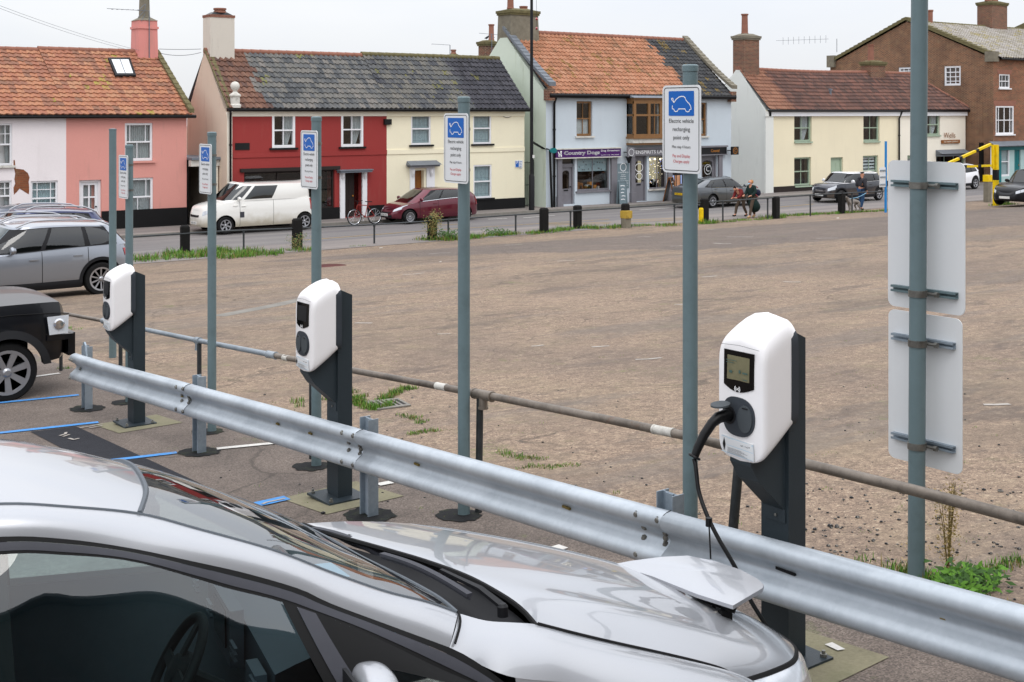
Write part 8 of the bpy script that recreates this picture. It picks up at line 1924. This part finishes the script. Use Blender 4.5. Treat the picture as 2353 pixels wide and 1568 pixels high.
A_=PM(T)@Vector((.17,-.2,.82));B_=PM(dg_)@Vector((.30,0,.60));b=MB();b.tube([A_.lerp(B_,i/8)-Z_*.10*4*(i/8)*(1-i/8) for i in range(9)],.012,6);tag(b.build('dog_lead','mask_blue'),'thin blue lead running from the walker to the dog','dog lead')
# bicycle
g=atV(816,521,46.0);bc=thing('bicycle','red framed bicycle propped at the kerb outside the red house doorway','bicycle',(g.x+.5,46.05,.01),PI);r=.335;wbk=1.0;lean=.06
for x in (-wbk/2,wbk/2):
    b=MB();b.tube([(x+r*math.cos(t),0,r+r*math.sin(t)) for t in [2*PI*i/32 for i in range(33)]],.022,7,cap=False);W=b.build('wheel','rubber',bc,world=False,smooth=True);b=MB()
    for i in range(14): t=2*PI*i/14;b.tube([(x,0,r),(x+r*math.cos(t),0,r+r*math.sin(t))],.003,4)
    b.tube([(x+(r-.03)*math.cos(t),0,r+(r-.03)*math.sin(t)) for t in [2*PI*i/32 for i in range(33)]],.012,6,cap=False);b.tube([(x,-.05,r),(x,.05,r)],.02,8);b.build('rim','chrome',W,world=False)
b=MB();bb0=(-.03,0,.30);st_=(-.16,0,.80);hd=(.33,0,.84);hd2=(.37,0,.66)
for A,B in ((bb0,st_),(bb0,hd2),(st_,hd),((-wbk/2,0,r),bb0),((-wbk/2,0,r),st_),(hd,hd2)): b.tube([A,B],.018,8)
b.build('frame','bike_red',bc,world=False);b=MB()
for y in (.05,-.05): b.tube([(.37,y,.66),(.43,y,.50),(wbk/2,y,r)],.013,6)
b.build('fork','bike_red',bc,world=False);b=MB();b.tube([st_,(-.20,0,.93)],.014,8);b.prism([(-.36,-.07,.93),(-.36,.07,.93),(-.06,.015,.95),(-.06,-.015,.95)],(0,0,.035));b.build('saddle','black_text',bc,world=False)
b=MB();b.tube([hd,(.30,0,.98)],.015,8);b.tube([(.24,.30,1.02),(.33,.1,1.0),(.33,-.1,1.0),(.24,-.30,1.02)],.014,8);b.build('handlebar','plastic_dark',bc,world=False)
b=MB();b.lathe((-.03,-.03,.30),[(.09,0),(.09,.008)],ax=(0,1,0),n=18);b.tube([(-.03,-.05,.30),(.05,-.06,.15)],.01,6);b.box((.05,-.1,.15),(.09,.08,.02));b.build('crankset','chrome',bc,world=False)
bc.rotation_euler=(R(4),0,PI)
# bird on the aerial
p=atV(1130,90,57.5);bd=thing('bird','small dark bird perched on the aerial by the mossy chimney','bird',tuple(p+Vector((-.35,0,-.05))));skinmesh('body',{'a':(-.16,0,.06,.02),'b':(-.04,0,.11,.055),'c':(.06,0,.15,.06),'d':(.13,0,.22,.035),'e':(.18,0,.22,.01),'f':(.02,0,.03,.01)},[('a','b'),('b','c'),('c','d'),('d','e'),('b','f')],'shop_black',bd)
# tall dark gabled building on the near side of the car park, behind the photographer: mirrored in the car glass
T=thing('warehouse','tall dark boarded warehouse with a steep gable behind the photographer','warehouse',(8,-6.5,G(-6.5)))
z=G(-6.5);b=MB();P=[(-3,-6.5,z-.3),(20,-6.5,z-.3),(20,-6.5,10),(8.5,-6.5,16.),(-3,-6.5,9.6)];b.prism(P,(0,-14,0));b.build('wall','dark_brown',T)
b=MB()
for a,c in (((-3.2,9.6),(8.5,16.15)),((20.2,10),(8.5,16.15))): b.prism([(a[0],-6.2,a[1]),(c[0],-6.2,c[1]),(c[0],-6.2,c[1]+.15),(a[0],-6.2,a[1]+.15)],(0,-14.6,0))
b.build('roof','slate',T)
b=MB()
for i in range(40): b.b2(-3+i*.575,-2.97+i*.575,-6.49,-6.46,z,9.6)
b.build('cladding_battens','black_paint',T)
# ---------------------------------------------------------------- camera, light, render
cd=bpy.data.cameras.new('camera');cam=bpy.data.objects.new('camera',cd);COL.objects.link(cam);S.camera=cam
cam.location=(0,0,HC);cam.rotation_euler=(R(90),0,-math.atan2(sY,cY))
cd.sensor_width=36;cd.lens=36*F/2353;cd.shift_y=-(784-HY)/2353;cd.clip_end=2000;cd.clip_start=.05
w=bpy.data.worlds.new('World');S.world=w;w.use_nodes=True;t=w.node_tree;t.nodes.clear();k=N(t)
o=t.nodes.new('ShaderNodeOutputWorld');bg=t.nodes.new('ShaderNodeBackground');t.links.new(bg.outputs[0],o.inputs[0])
EL,AZ=55,200
sk=k.n('ShaderNodeTexSky',sky_type='NISHITA',sun_disc=False,sun_elevation=R(EL),sun_rotation=R(AZ))
g=k.n('ShaderNodeTexCoord').outputs['Generated'];sx=k.n('ShaderNodeSeparateXYZ',i_Vector=g)
# overcast cloud layer, brighter overhead (CIE overcast distribution), faint soft cloud tone
up=k.math('MAXIMUM',sx.outputs[2],0.);L=k.math('ADD',.80,k.math('MULTIPLY',up,1.55))
mp=k.n('ShaderNodeMapping',i_Vector=g);mp.inputs['Scale'].default_value=(1,1,3.5)
cl=k.ramp(k.noise(mp.outputs[0],2.2,5,.5),[(.35,(.90,.925,.97)),(.62,(1.0,1.0,1.0))])
vm=k.n('ShaderNodeVectorMath',operation='SCALE');t.links.new(cl,vm.inputs[0]);t.links.new(L,vm.inputs['Scale'])
tint=k.mix(1.0,vm.outputs[0],(.978,.985,1.012),'MULTIPLY')
v2=k.n('ShaderNodeVectorMath',operation='SCALE');t.links.new(sk.outputs[0],v2.inputs[0]);v2.inputs['Scale'].default_value=.012
ad=k.n('ShaderNodeVectorMath',operation='ADD');t.links.new(tint,ad.inputs[0]);t.links.new(v2.outputs[0],ad.inputs[1])
t.links.new(ad.outputs[0],bg.inputs[0]);bg.inputs[1].default_value=1.0
sl=bpy.data.lights.new('sun','SUN');sl.energy=.8;sl.angle=R(25);sl.color=(1,.97,.93);so=bpy.data.objects.new('sun',sl);COL.objects.link(so)
# blender sky: rotation 0 = +Y, clockwise; light comes from direction az
az=R(AZ);d=Vector((math.sin(az)*math.cos(R(EL)),math.cos(az)*math.cos(R(EL)),math.sin(R(EL))));so.rotation_euler=d.to_track_quat('Z','Y').to_euler()
S.view_settings.view_transform='Standard';S.view_settings.look='None';S.view_settings.exposure=0;S.view_settings.gamma=1
S.render.engine='CYCLES';S.cycles.max_bounces=8;S.cycles.transparent_max_bounces=16;S.cycles.use_denoising=True
S.render.resolution_x=1024;S.render.resolution_y=682
